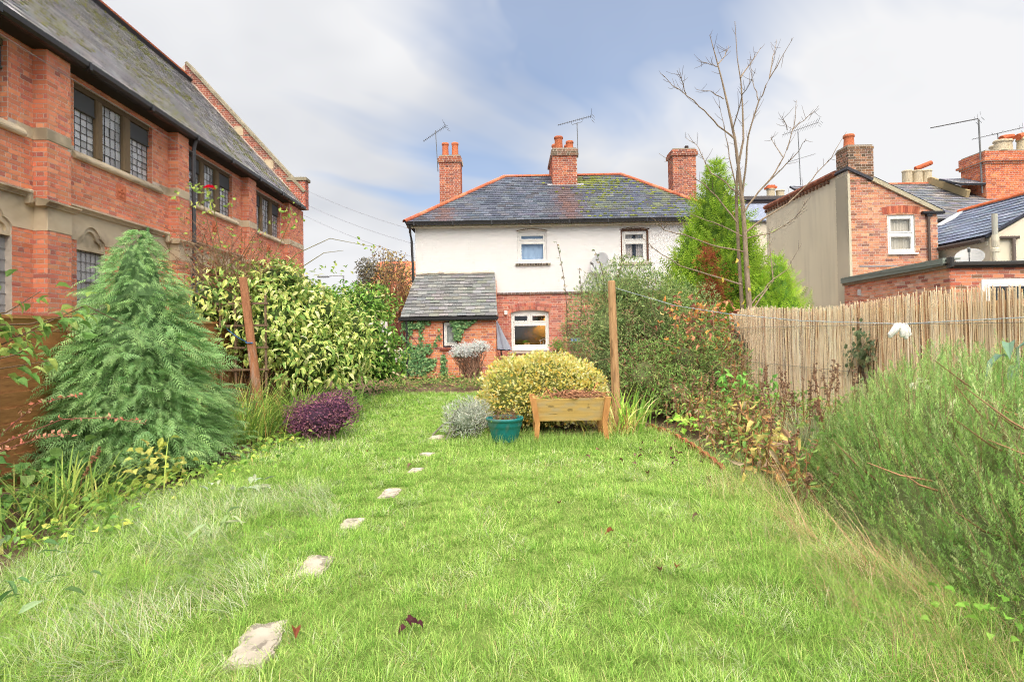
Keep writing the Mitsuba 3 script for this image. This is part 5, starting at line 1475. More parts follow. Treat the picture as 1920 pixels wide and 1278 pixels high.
part(pot, 'body', pb, 'satin', smooth=True)
part(pot, 'soil', MB().lathe([[0.0, 0.268], [0.1, 0.262], [0.197, 0.25]], [-0.105, 6.98, 0.0], 20), 'soil')
sm = MB()
for _ in range(60):
    a, r = RNG.uniform(0, 6.28), 0.16 * math.sqrt(RNG.random())
    b = np.array([-0.105 + r * math.cos(a), 6.98 + r * math.sin(a), 0.26])
    L_ = RNG.uniform(0.04, 0.15)
    sm.tube([b, b + [RNG.normal(0, 0.02), RNG.normal(0, 0.02), L_ * 0.6], b + [RNG.normal(0, 0.05), RNG.normal(0, 0.05), L_]], [0.003, 0.0025, 0.0015], 4, lin(130, 100, 80) * RNG.uniform(0.5, 1.1))
k = thing('pot_plant', 'withered brown plant with few green shoots in the turquoise pot', 'plant')
part(k, 'stems', sm, 'matte')
gm = MB()
P = np.array([-0.105, 6.98, 0.28]) + RNG.normal(0, 1, (150, 3)) * [0.085, 0.085, 0.025]
leaves(gm, P, sphere_dirs(150, 0), sphere_dirs(150, 0), 0.035, 0.012, blend([lin(120, 140, 70), lin(160, 140, 110), lin(90, 70, 60)], [2, 1, 1], 150))
part(k, 'leaves', gm, 'leaf')

par = thing('folded_parasol', 'folded blue grey parasol leaning at the corner of the lean-to', 'parasol')
ap, n_ = np.array([-0.47, 17.35, 1.70]), 24
ring0, V, F = [], [ap + [0, 0, 0.03]], []
for j, (h, r) in enumerate(((0.12, 0.03), (0.45, 0.10), (0.8, 0.19), (0.93, 0.22))):
    for i in range(n_):
        a = 2 * math.pi * i / n_
        rr = r * (1 + 0.28 * math.cos(a * 6))
        V.append(ap + [0.19 * h + rr * math.cos(a), rr * math.sin(a), -h])
    if j == 0:
        F += [[0, 1 + i, 1 + (i + 1) % n_] for i in range(n_)]
    else:
        b = 1 + (j - 1) * n_
        F += sum([[[b + i, b + n_ + i, b + (i + 1) % n_], [b + (i + 1) % n_, b + n_ + i, b + n_ + (i + 1) % n_]] for i in range(n_)], [])
part(par, 'canopy', MB(lin(150, 156, 170)).add(np.array(V), F), 'matte')
part(par, 'pole', MB(lin(70, 70, 76)).tube([[-0.47, 17.35, 1.74], [-0.36, 17.35, 0.9], [-0.25, 17.35, 0.0]], 0.02, 8), 'satin')
part(par, 'strap', MB(lin(40, 42, 50)).tube([ap + [0.0, -0.27, -0.90], ap + [0.17, -0.28, -0.92], ap + [0.40, -0.10, -0.93]], 0.02, 6), 'matte')
shf = thing('plant_shelf', 'wooden slatted shelf stand against the brick right of the kitchen window', 'shelf')
for x in (1.66, 2.3):
    part(shf, 'upright', MB().box([x, 18.1, 0.85], [0.05, 0.05, 1.7]), 'post_wood')
for z in (0.5, 0.95, 1.32, 1.6):
    part(shf, 'shelf_board', MB(lin(60, 46, 40)).box([1.98, 18.14, z], [0.585, 0.22, 0.03]), 'matte')
solo('blue_box', MB(lin(120, 150, 190)).bbox(Fr([1.8, 18.1, 0.966], [1, 0, 0], [0, 0, 1]), 0, 0.3, 0, 0.11, 0.0, 0.1, 0.01), 'satin', 'small pale blue box on the wooden slatted shelf', 'box')
pp_ = thing('hanging_plant', 'small leafy plant in a dark basket under the kitchen window corner', 'plant')
part(pp_, 'basket', MB(lin(66, 50, 40)).lathe([[0.05, 0], [0.14, 0.05], [0.17, 0.18], [0.15, 0.18], [0.0, 0.15]], [1.40, 18.0, 0.52], 14), 'matte')
gm = MB()
P = np.array([1.40, 18.0, 0.84]) + RNG.normal(0, 1, (350, 3)) * [0.12, 0.09, 0.11]
leaves(gm, P, sphere_dirs(350, -0.2), sphere_dirs(350, 0), 0.06, 0.03, blend([lin(90, 130, 60), lin(120, 150, 80)], [1, 1], 350))
part(pp_, 'leaves', gm, 'leaf')
part(pp_, 'stand', MB(lin(60, 56, 54)).tube([[1.40, 18.0, 0.0], [1.40, 18.0, 0.3], [1.40, 18.0, 0.53]], 0.02, 6), 'matte')
# clutter left of the lean-to
sf = thing('brown_gate', 'dark brown panelled gate left of the lean-to', 'gate')
for x in (-4.02, -3.78, -3.54):
    part(sf, 'board', MB(lin(96, 58, 50) * RNG.uniform(0.9, 1.1)).bbox(Fr([x, 19.3, 0], [1, 0, 0], [0, 0, 1]), 0, 0.235, 0.1, 1.68, -0.03, 0.0, 0.006), 'matte')
for z in (0.9, 1.2):
    part(sf, 'rail', MB(lin(70, 44, 40)).bbox(Fr([-4.02, 19.3, 0], [1, 0, 0], [0, 0, 1]), 0, 0.72, z, z + 0.06, 0.002, 0.03, 0.006), 'matte')
solo('white_board', MB(lin(222, 222, 224)).bbox(Fr([-4.30, 19.2, 0], [1, 0, 0], [0, 0, 1]), 0, 0.22, 0.0, 1.72, -0.04, 0, 0.01), 'matte', 'narrow white board standing left of the brown gate', 'board')
wb = thing('white_cabinet', 'white storage cabinet on a dark frame left of the lean-to', 'cabinet')
part(wb, 'body', MB(lin(226, 222, 216)).bbox(Fr([-3.84, 18.0, 0], [1, 0, 0], [0, 0, 1]), 0, 0.46, 0.43, 0.80, -0.3, 0, 0.015), 'satin')
for x in (-3.80, -3.42):
    part(wb, 'leg', MB(lin(60, 50, 46)).box([x, 18.15, 0.213], [0.05, 0.2, 0.425]), 'matte')
cr = thing('blue_grey_crate', 'pale blue grey crate on the ground under the glossy shrub', 'crate')
part(cr, 'body', MB(lin(168, 178, 190)).bbox(Fr([-4.3, 17.2, 0], [1, 0, 0], [0, 0, 1]), 0, 0.48, 0.0, 0.55, -0.3, 0, 0.02), 'satin')
part(cr, 'lid', MB(lin(186, 194, 202)).bbox(Fr([-4.3, 17.2, 0], [1, 0, 0], [0, 0, 1]), -0.02, 0.50, 0.552, 0.60, -0.32, 0.02, 0.015), 'satin')
solo('waste_pipe', MB(lin(214, 196, 160)).tube([[-3.62, 17.4, 0.38], [-3.64, 17.2, 0.32], [-3.55, 16.7, 0.26], [-3.1, 16.4, 0.12], [-2.95, 16.3, 0.08]], 0.03, 8), 'satin', 'pale plastic waste pipe sloping down to the soil by the lean-to', 'pipe')
# terracotta edging tiles of the right bed
ed = [(1.79, 7.86), (1.88, 7.51), (1.94, 6.98), (1.95, 6.41), (1.93, 5.82), (1.90, 5.32)]
ep = np.array(ed); sl3 = np.r_[0, np.cumsum(np.linalg.norm(np.diff(ep, axis=0), axis=1))]
n_t = 10
for k in range(n_t):
    s = sl3[-1] * (k + 0.5) / n_t
    q = np.array([np.interp(s, sl3, ep[:, 0]), np.interp(s, sl3, ep[:, 1])]); q2 = np.array([np.interp(s + 0.05, sl3, ep[:, 0]), np.interp(s + 0.05, sl3, ep[:, 1])])
    d = unit(np.r_[q2 - q, 0])
    ord_ = ['first', 'second', 'third', 'fourth', 'fifth', 'sixth', 'seventh', 'eighth', 'ninth', 'last'][k]
    c = lin(150, 92, 66) * RNG.uniform(0.8, 1.1)
    g = Polygon([(-0.115, -0.08), (0.115, -0.08)] + [(0.115 * math.cos(a), 0.01 + 0.045 * math.sin(a)) for a in np.linspace(0, math.pi, 9)])
    solo('edging_tile', MB(c).poly(Fr([q[0], q[1], 0.0], d, unit([RNG.normal(0, 0.05), RNG.normal(0, 0.05), 1])), g, -0.02, 0.02), 'matte', f'{ord_} round topped terracotta edging tile from the house end, along the right bed', 'edging tile', 'terracotta edging tiles of the right bed')
# fallen leaves on the lawn
FL = [(0.75, 3.05, 'curled dark brown leaf of the pair near the lawn centre', 0), (0.83, 3.06, 'flatter orange leaf right of its dark neighbour on the lawn', 1), (-0.46, 2.58, 'dark purple leaf cluster on the near lawn', 2), (0.33, 4.3, 'small brown leaf in the middle of the lawn', 0), (2.0, 6.24, 'pinkish fallen leaf at the edge of the right bed', 3), (0.73, 5.97, 'curled grey brown leaf beneath the right leg of the trough', 3), (1.51, 6.17, None, 0), (1.3, 5.97, None, 0), (1.15, 5.65, None, 3), (1.77, 5.65, None, 0), (0.88, 6.33, None, 3), (1.26, 6.05, None, 3), (-0.97, 2.58, 'small rusty leaf just right of the nearest stepping stone', 1), (-1.6, 6.43, None, 0), (-1.0, 5.75, None, 3), (0.61, 3.68, None, 1), (1.23, 3.95, None, 3), (1.69, 6.2, None, 2), (1.72, 6.02, None, 0), (1.86, 6.27, None, 0), (1.19, 5.27, None, 0), (1.02, 5.75, None, 0), (1.62, 4.96, None, 0), (1.45, 6.6, None, 0), (1.6, 6.8, None, 3), (1.5, 5.6, None, 2), (1.35, 6.35, None, 3)]
FC = [lin(92, 66, 52), lin(112, 68, 46), lin(84, 48, 58), lin(124, 98, 86)]
for x, y, lb, ci in FL:
    m = MB()
    k = 5 if ci == 2 else 1
    P = np.array([[x, y, float(hgt(x, y)) + 0.055]]) + (RNG.normal(0, 0.02, (k, 3)) if k > 1 else 0)
    a = RNG.uniform(0, 6.28, k)
    leaves(m, P, np.stack([np.cos(a), np.sin(a), RNG.normal(0, 0.25, k)], -1), np.stack([RNG.normal(0, 0.4, k), RNG.normal(0, 0.4, k), np.ones(k)], -1), 0.04 if k > 1 else RNG.uniform(0.045, 0.065), 0.03 if k > 1 else 0.042, vary(FC[ci], k), fold=0.4, hi=True, droop=1.2)
    solo('fallen_leaf', m, 'leaf', lb or f'{["brown", "rusty", "dark purple", "greyish pink"][ci]} fallen leaf on the grass ' + ('beside the terracotta edging' if x > 1.5 else 'left of the stepping stones' if x < -1.2 else 'in front of the trough' if x < 1.1 else 'between trough and right bed'), 'leaf', 'fallen leaves on the lawn')
# ---------------------------------------------------------------- conifers
def conifer(name, label, cones, n, L, cols, w, droop, upward=0.0, tip=None, pairs=5, lump=0.3, core=lin(60, 84, 44), seed=1, freq=2.2, ragged=0.12, corek=0.56):
    """Crowns of feathery sprays over inner cones coloured dark for the shade inside; cones: (base, height, radius at the foot, power of the outline, height share of the widest part)."""
    t = thing(name, label, 'conifer')
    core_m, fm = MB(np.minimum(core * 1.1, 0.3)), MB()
    tot = sum(c[1] * c[2] for c in cones)
    for ci, (base, h, rad, power, belly) in enumerate(cones):
        base = np.asarray(base, float)

        def R(z, a):
            q = np.stack([np.cos(a) * freq + seed * 5 + ci * 9, np.sin(a) * freq, z * h * 1.5 * freq], -1)
            prof = np.clip(1 - z, 0, 1) ** power * np.clip(z / belly, 0.0, 1) ** 0.35
            return rad * prof * (1 + lump * 2.4 * (meshkit.fbm(q, 3, seed) - 0.5))
        zz, aa = np.meshgrid(np.linspace(0.02, 0.97, 22), np.linspace(0, 2 * np.pi, 33)[:-1], indexing='ij')
        rr = R(zz, aa) * corek
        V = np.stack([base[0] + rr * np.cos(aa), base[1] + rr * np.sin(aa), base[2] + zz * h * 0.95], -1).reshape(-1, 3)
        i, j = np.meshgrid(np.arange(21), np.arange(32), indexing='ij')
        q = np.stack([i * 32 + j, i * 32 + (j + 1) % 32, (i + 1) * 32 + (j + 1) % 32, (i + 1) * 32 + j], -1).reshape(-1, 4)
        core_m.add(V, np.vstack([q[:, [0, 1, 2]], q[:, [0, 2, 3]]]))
        part(t, 'trunk', MB().tube([base - [0, 0, 0.1], base + [0, 0, h * 0.5], base + [0, 0, h * 0.9]], [0.05 + rad * 0.03, 0.04, 0.012], 8), 'bark')
        k = int(n * h * rad / tot)
        z = np.clip(np.where(RNG.random(k) < 0.3, RNG.random(k), 1 - np.sqrt(RNG.random(k))), 0.0, 0.985)
        a = RNG.uniform(0, 2 * np.pi, k)
        d = 1 - 0.30 * RNG.random(k) ** 1.4 + np.abs(RNG.normal(0, ragged, k)) * (RNG.random(k) < 0.25)
        r = R(z, a) * d
        P = np.stack([base[0] + r * np.cos(a), base[1] + r * np.sin(a), base[2] + z * h], -1)
        out = np.stack([np.cos(a), np.sin(a), np.zeros(k)], -1)
        D = unit(out * (1 - abs(upward) * 0.55) + np.array([0, 0, 1.0]) * upward + RNG.normal(0, 0.32, (k, 3)))
        N = unit(out * 0.75 + np.array([0, 0, 0.7]) + RNG.normal(0, 0.5, (k, 3)))
        tone = 0.8 + 0.55 * (meshkit.fbm(P * 3.0 + seed, 3, seed) - 0.35)
        s = L * RNG.uniform(0.55, 1.35, k) * (0.55 + 0.45 * np.clip((1 - z) * 2.2, 0, 1))
        sprays(fm, P - D * s[:, None] * 0.35, D, N, s, s * 0.62, np.clip(blend(cols, w, k, 0.14, 0.04) * tone[:, None], 0, 0.9), pairs, droop, None if tip is None else np.clip(blend([tip], [1], k, 0.14) * tone[:, None], 0, 0.9))
        k2 = 4                                                       # leading shoots at the tip
        P = base + np.array([0, 0, h * 0.93]) + RNG.normal(0, 0.03, (k2 * 3, 3)) * [1, 1, 2]
        sprays(fm, P, np.array([0, 0, 1.0]) + RNG.normal(0, 0.35, (k2 * 3, 3)), sphere_dirs(k2 * 3), L * 1.1, L * 0.4, blend(cols, w, k2 * 3), pairs, droop)
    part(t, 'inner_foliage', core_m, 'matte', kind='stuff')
    part(t, 'foliage', fm, 'leaf', kind='stuff')
    return t


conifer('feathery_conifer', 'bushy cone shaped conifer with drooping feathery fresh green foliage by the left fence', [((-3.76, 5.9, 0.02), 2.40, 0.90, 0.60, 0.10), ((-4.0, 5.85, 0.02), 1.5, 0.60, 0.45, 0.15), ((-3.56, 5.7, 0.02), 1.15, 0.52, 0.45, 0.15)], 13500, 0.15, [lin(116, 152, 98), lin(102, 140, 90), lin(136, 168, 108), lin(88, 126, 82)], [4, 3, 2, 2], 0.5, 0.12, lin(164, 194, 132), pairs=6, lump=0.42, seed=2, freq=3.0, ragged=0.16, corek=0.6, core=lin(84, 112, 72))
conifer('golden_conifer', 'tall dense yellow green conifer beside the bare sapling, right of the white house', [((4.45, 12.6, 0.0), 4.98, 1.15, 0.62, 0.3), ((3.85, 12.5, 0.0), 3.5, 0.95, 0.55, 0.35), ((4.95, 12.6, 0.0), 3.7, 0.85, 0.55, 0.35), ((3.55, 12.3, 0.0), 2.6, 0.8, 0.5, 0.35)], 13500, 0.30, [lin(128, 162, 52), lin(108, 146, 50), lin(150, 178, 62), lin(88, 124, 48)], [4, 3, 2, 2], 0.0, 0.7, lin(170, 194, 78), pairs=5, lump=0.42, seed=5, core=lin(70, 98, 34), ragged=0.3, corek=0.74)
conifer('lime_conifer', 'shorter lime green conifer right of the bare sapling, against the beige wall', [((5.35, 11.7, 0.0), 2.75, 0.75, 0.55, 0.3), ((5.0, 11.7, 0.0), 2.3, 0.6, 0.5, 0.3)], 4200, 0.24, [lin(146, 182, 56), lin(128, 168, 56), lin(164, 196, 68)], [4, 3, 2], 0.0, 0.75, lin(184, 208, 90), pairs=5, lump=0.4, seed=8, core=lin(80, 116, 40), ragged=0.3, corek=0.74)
conifer('blue_conifer', 'dark blue green conifer peeping out behind the variegated shrub', [((-5.15, 14.2, 0.0), 2.75, 0.9, 0.7, 0.2)], 1300, 0.25, [lin(84, 116, 100), lin(70, 100, 88)], [1, 1], 0.0, 0.3, None, pairs=5, lump=0.3, seed=9)
br = MB()
P = np.array([4.05, 11.72, 2.1]) + RNG.normal(0, 1, (420, 3)) * [0.16, 0.12, 0.22]
sprays(br, P, sphere_dirs(420), sphere_dirs(420), 0.16, 0.1, blend([lin(120, 62, 48), lin(150, 84, 60)], [1, 1], 420), 4, 0.4)
P = np.array([3.95, 11.75, 2.75]) + RNG.normal(0, 1, (160, 3)) * [0.10, 0.1, 0.12]
sprays(br, P, sphere_dirs(160), sphere_dirs(160), 0.16, 0.1, blend([lin(130, 76, 56), lin(150, 84, 60)], [1, 1], 160), 4, 0.4)
part('golden_conifer', 'dead_foliage', br, 'leaf', label='red brown dead patch in the conifer', kind='stuff')


# ---------------------------------------------------------------- broadleaved shrubs
def shrub(name, label, cat, blobs, n, L, W, cols, w, hi=False, core=lin(44, 52, 32), up=-0.35, tilt=0.6, bsdf='leaf', inner=0, stems=0, stemcol=lin(110, 90, 70), leafparts=False, splash=None, amt=0.14, fold=0.25, droop=0.5, base=None, shell=0.5, corek=0.58, hang=0.0):
    t = thing(name, label, cat)
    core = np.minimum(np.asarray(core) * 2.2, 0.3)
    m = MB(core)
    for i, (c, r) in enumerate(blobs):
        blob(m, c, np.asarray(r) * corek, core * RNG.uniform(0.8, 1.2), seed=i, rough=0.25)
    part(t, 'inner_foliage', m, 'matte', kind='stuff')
    P, N = in_blobs(n, blobs, shell, up)
    k = len(P)
    D = unit(N * (1 - tilt) + RNG.normal(0, 0.75, (k, 3)) * tilt + np.array([0, 0, 0.15 - hang]))
    Nf = unit(np.array([0, 0, 0.75]) + N * 0.55 + RNG.normal(0, 0.35, (k, 3)))
    col = blend(cols, w, k, amt, 0.04)
    Ls = L * RNG.uniform(0.65, 1.25, k)
    if leafparts:
        leaf_pieces(t, P, D, Nf, Ls, Ls * W / L, col, bsdf=bsdf, fold=fold, droop=droop, splash=splash)
    else:
        m = MB()
        leaves(m, P, D, Nf, Ls, Ls * W / L, col, hi=hi, fold=fold, droop=droop)
        part(t, 'leaves', m, bsdf, kind='stuff')
    if inner:                                                        # plain leaves deeper in, their shade put into a darker colour
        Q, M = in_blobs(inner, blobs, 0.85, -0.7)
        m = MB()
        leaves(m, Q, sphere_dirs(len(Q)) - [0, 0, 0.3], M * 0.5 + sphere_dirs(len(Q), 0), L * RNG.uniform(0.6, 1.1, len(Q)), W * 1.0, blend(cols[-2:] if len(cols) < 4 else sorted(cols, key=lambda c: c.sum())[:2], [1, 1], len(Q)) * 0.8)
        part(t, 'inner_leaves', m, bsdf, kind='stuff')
    if stems:
        m = MB(stemcol)
        b0 = np.asarray(base if base is not None else [blobs[0][0][0], blobs[0][0][1], 0.0], float)
        idx = RNG.choice(k, stems)
        for i in idx:
            p = twig_path(b0 + RNG.normal(0, 0.12, 3) * [1, 1, 0], P[i], 5, 0.06)
            m.tube(p, [0.014, 0.011, 0.008, 0.006, 0.003], 4, stemcol * RNG.uniform(0.6, 1.2))
        part(t, 'stems', m, 'matte', kind='stuff')
    return t


AUC = [lin(196, 200, 124), lin(172, 184, 104), lin(140, 162, 88), lin(110, 140, 74), lin(212, 212, 152)]
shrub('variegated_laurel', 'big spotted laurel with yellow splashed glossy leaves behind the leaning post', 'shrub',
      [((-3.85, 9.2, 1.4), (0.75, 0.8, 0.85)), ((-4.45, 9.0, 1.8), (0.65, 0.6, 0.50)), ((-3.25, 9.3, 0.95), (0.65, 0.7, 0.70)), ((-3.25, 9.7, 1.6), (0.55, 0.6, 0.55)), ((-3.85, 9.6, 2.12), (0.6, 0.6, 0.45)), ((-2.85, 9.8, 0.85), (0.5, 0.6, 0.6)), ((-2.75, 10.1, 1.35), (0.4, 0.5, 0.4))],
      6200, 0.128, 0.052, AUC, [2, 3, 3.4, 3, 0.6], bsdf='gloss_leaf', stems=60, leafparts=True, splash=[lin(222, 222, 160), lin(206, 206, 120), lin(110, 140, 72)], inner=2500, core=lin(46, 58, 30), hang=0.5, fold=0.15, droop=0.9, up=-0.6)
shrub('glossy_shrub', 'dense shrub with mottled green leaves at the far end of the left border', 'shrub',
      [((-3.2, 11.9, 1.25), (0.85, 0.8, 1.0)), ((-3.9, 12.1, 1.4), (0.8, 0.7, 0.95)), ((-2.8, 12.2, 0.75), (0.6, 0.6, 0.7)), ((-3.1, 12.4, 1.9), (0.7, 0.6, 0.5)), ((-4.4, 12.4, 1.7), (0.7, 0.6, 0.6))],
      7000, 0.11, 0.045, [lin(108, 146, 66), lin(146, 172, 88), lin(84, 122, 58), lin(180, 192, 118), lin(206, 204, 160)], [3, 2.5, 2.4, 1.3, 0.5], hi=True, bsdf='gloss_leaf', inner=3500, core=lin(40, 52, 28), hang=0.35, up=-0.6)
shrub('golden_euonymus', 'clipped rounded mound of small yellow variegated leaves behind the trough', 'shrub',
      [((0.40, 8.25, 0.42), (0.86, 0.62, 0.58)), ((0.0, 8.1, 0.42), (0.46, 0.5, 0.52)), ((0.82, 8.3, 0.40), (0.50, 0.5, 0.50)), ((0.42, 8.2, 0.62), (0.62, 0.5, 0.37))],
      16000, 0.05, 0.031, [lin(212, 196, 126), lin(202, 182, 104), lin(216, 206, 154), lin(158, 158, 80), lin(114, 132, 62), lin(198, 164, 78)], [4, 3, 3, 1.1, 0.9, 0.6], core=lin(66, 72, 34), up=-0.75, tilt=0.45, amt=0.12, shell=0.24, corek=0.74)
shrub('purple_shrub', 'small round shrub with dark purple leaves at the left lawn edge', 'shrub',
      [((-2.46, 7.4, 0.26), (0.40, 0.34, 0.30)), ((-2.25, 7.5, 0.33), (0.28, 0.28, 0.27)), ((-2.6, 7.35, 0.22), (0.25, 0.25, 0.22))],
      6500, 0.034, 0.016, [lin(126, 84, 108), lin(100, 62, 86), lin(152, 104, 120), lin(84, 56, 84), lin(170, 126, 132)], [3, 3, 2, 1.5, 0.8], core=lin(44, 30, 42), up=-0.5, tilt=0.7, stems=80, stemcol=lin(120, 90, 96))
shrub('lavender', 'low grey green lavender bush left of the turquoise pot', 'plant',
      [((-0.62, 7.42, 0.20), (0.27, 0.25, 0.26)), ((-0.48, 7.5, 0.24), (0.2, 0.2, 0.2))], 3200, 0.07, 0.008, [lin(176, 180, 170), lin(150, 158, 148), lin(196, 198, 186), lin(130, 136, 116)], [3, 3, 2, 1.5], core=lin(90, 96, 84), up=-0.6, tilt=0.55, stems=40, stemcol=lin(120, 120, 104), shell=0.6)
shrub('silver_curry_plant', 'silvery leaved bush on bare brown stems against the lean-to', 'plant',
      [((-1.25, 15.2, 0.78), (0.36, 0.3, 0.24)), ((-0.85, 15.3, 0.88), (0.26, 0.28, 0.20))], 3600, 0.07, 0.014, [lin(200, 212, 206), lin(176, 192, 186), lin(216, 222, 216)], [3, 2, 2], core=lin(120, 130, 122), tilt=0.6, stems=110, stemcol=lin(140, 110, 92), base=[-1.0, 15.2, 0.0], shell=0.5)
WIL = [lin(140, 158, 100), lin(116, 140, 88), lin(160, 172, 118), lin(96, 120, 78), lin(132, 130, 92)]
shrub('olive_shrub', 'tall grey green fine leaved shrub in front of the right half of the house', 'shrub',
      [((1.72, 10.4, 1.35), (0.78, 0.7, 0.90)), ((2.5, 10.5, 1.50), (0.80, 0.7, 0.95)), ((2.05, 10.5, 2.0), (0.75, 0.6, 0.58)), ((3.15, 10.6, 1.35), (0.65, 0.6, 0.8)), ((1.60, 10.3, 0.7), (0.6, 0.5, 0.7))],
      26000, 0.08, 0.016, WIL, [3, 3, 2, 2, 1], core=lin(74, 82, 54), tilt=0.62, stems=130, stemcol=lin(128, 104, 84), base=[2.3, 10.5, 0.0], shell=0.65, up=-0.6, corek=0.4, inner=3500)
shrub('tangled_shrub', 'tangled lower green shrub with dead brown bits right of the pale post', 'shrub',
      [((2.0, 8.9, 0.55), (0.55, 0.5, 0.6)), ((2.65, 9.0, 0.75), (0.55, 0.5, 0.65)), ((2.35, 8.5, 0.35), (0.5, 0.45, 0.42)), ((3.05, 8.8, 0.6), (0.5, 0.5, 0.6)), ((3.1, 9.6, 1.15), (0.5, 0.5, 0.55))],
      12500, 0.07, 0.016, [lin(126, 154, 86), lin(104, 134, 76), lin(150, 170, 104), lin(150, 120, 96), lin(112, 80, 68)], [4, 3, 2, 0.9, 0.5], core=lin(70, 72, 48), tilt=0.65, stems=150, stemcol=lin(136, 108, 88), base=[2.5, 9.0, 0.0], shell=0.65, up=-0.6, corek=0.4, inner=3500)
tw = MB()
for _ in range(60):                                                # long arching bare twigs over the tangled shrub
    a = np.array([RNG.uniform(1.7, 3.4), RNG.uniform(8.5, 9.8), RNG.uniform(0.3, 1.3)])
    d = unit(RNG.normal(0, 1, 3) * [1, 0.6, 0.55]) * RNG.uniform(0.3, 0.8)
    tw.tube([a, a + d * 0.5 + [0, 0, 0.10], a + d + [0, 0, 0.02]], [0.006, 0.004, 0.002], 4, lin(150, 122, 100) * RNG.uniform(0.55, 1.1))
part('tangled_shrub', 'bare_twigs', tw, 'matte', kind='stuff')
dl = MB()
P = np.vstack([np.array([2.95, 9.5, 1.6]) + RNG.normal(0, 1, (120, 3)) * [0.28, 0.2, 0.12], np.array([2.75, 8.9, 1.2]) + RNG.normal(0, 1, (70, 3)) * [0.2, 0.2, 0.22], np.array([3.4, 9.4, 1.15]) + RNG.normal(0, 1, (120, 3)) * [0.12, 0.15, 0.2]])
leaves(dl, P, sphere_dirs(len(P)), sphere_dirs(len(P)), 0.085, 0.05, blend([lin(168, 124, 96), lin(206, 160, 110), lin(120, 80, 66), lin(196, 140, 80)], [3, 1, 2, 1], len(P)), hi=True, fold=0.5, droop=1.5)
part('tangled_shrub', 'dead_leaves', dl, 'leaf', label='dry brown leaves caught in the shrub', kind='stuff')
# leggy shoots rising above the olive shrub
sh = MB()
P_, D_ = [], []
for (x, y, z0, z1, dx) in ((1.05, 10.2, 1.2, 2.85, -0.25), (1.75, 10.5, 1.9, 2.75, -0.25), (1.30, 10.3, 1.4, 2.4, -0.1), (2.0, 10.6, 2.1, 2.65, 0.1)):
    p = np.array([[x + dx * t * t - 0.1 * (1 - t), y, z0 + (z1 - z0) * t] for t in np.linspace(0, 1, 7)])
    sh.tube(p, np.linspace(0.009, 0.003, 7), 4, lin(100, 80, 70))
    for q in np.linspace(0, 1, 26):
        i = q * 6; k = min(int(i), 5)
        P_.append(p[k] + (p[k + 1] - p[k]) * (i - k)); D_.append(unit(RNG.normal(0, 1, 3) + [0, 0, 0.3]))
part('olive_shrub', 'tall_shoots', sh, 'matte', kind='stuff')
m = MB(); leaves(m, P_, D_, sphere_dirs(len(P_)), 0.07, 0.035, blend([lin(96, 110, 76), lin(130, 120, 90)], [2, 1], len(P_)))
part('olive_shrub', 'shoot_leaves', m, 'leaf', kind='stuff')

# ivy
def ivy(name, label, fr, polys, n, size, cols, w):
    t = thing(name, label, 'ivy')
    g = shapely.union_all([Polygon(p) for p in polys])
    a, b, c, d = g.bounds
    P = []
    while len(P) < n:
        x, y = RNG.uniform(a, c), RNG.uniform(b, d)
        dist = g.exterior.distance(Point(x, y)) if g.geom_type == 'Polygon' else 0.1
        if g.contains(Point(x, y)) and RNG.random() < 0.35 + min(dist * 5, 0.65) and meshkit.noise(np.array([x * 6, y * 6, 3.0])) > 0.28:
            P.append((x, y))
    P = np.array(P)
    n0 = RNG.uniform(0.01, 0.09, n)
    Pw = fr.p(P[:, 0], P[:, 1], n0)
    D = unit(-fr.v + fr.u * RNG.normal(0, 0.7, n)[:, None] + fr.n * RNG.normal(0.25, 0.3, n)[:, None])
    Nf = unit(fr.n + RNG.normal(0, 0.35, (n, 3)) + fr.v * 0.35)
    m = MB()
    s = size * RNG.uniform(0.6, 1.3, n)
    leaves(m, Pw, D, Nf, s, s * 0.85, blend(cols, w, n), fold=0.15)
    part(t, 'leaves', m, 'gloss_leaf', kind='stuff')
    st = MB(lin(90, 70, 54))
    for _ in range(14):
        i = RNG.integers(n)
        u, v = P[i]
        st.tube(fr.p([u + RNG.normal(0, 0.15), u + RNG.normal(0, 0.06), u], [max(0, v - 0.7), v - 0.3, v], 0.012), 0.005, 4)
    part(t, 'stems', st, 'matte', kind='stuff')
    return t


IVC = [lin(92, 128, 84), lin(72, 106, 70), lin(116, 148, 100), lin(136, 160, 110)]
ivy('wall_ivy', 'dark green ivy climbing the left corner of the brick lean-to', LF, [[(-0.08, 0.1), (0.55, 0.1), (0.85, 0.35), (0.95, 0.75), (0.78, 1.0), (0.62, 1.05), (0.2, 0.95), (0.2, 1.62), (-0.1, 1.66)], [(-0.08, 1.45), (0.75, 1.5), (0.78, 1.72), (-0.08, 1.75)], [(0.42, 1.0), (0.50, 1.0), (0.56, 1.7), (0.42, 1.7)], [(0.8, 0.85), (0.95, 0.85), (1.05, 1.3), (0.96, 1.5), (0.88, 1.2)]], 1500, 0.075, IVC, [3, 3, 2, 1])
ivy('wall_ivy', 'ivy trailing round the small window of the lean-to', LF, [[(1.35, 1.5), (1.75, 1.45), (2.0, 1.6), (2.1, 1.72), (1.3, 1.74)], [(1.45, 1.1), (1.6, 1.1), (1.72, 1.5), (1.4, 1.5)], [(1.4, 0.66), (1.72, 0.7), (1.66, 0.92), (1.5, 0.95)], [(1.02, 0.1), (1.22, 0.1), (1.15, 0.7), (1.05, 0.7)]], 560, 0.075, IVC, [3, 3, 2, 1])
RFf = Fr(R0_ + RN * 0.02, RD, [0, 0, 1], RN)
ivy('screen_ivy', 'dark ivy strand hanging over the left end of the reed screen', RFf, [[(0.25, 0.85), (0.55, 0.8), (0.85, 1.0), (0.6, 1.3), (0.35, 1.5), (0.25, 1.4)]], 110, 0.065, [lin(96, 110, 92), lin(130, 134, 110)], [2, 1])
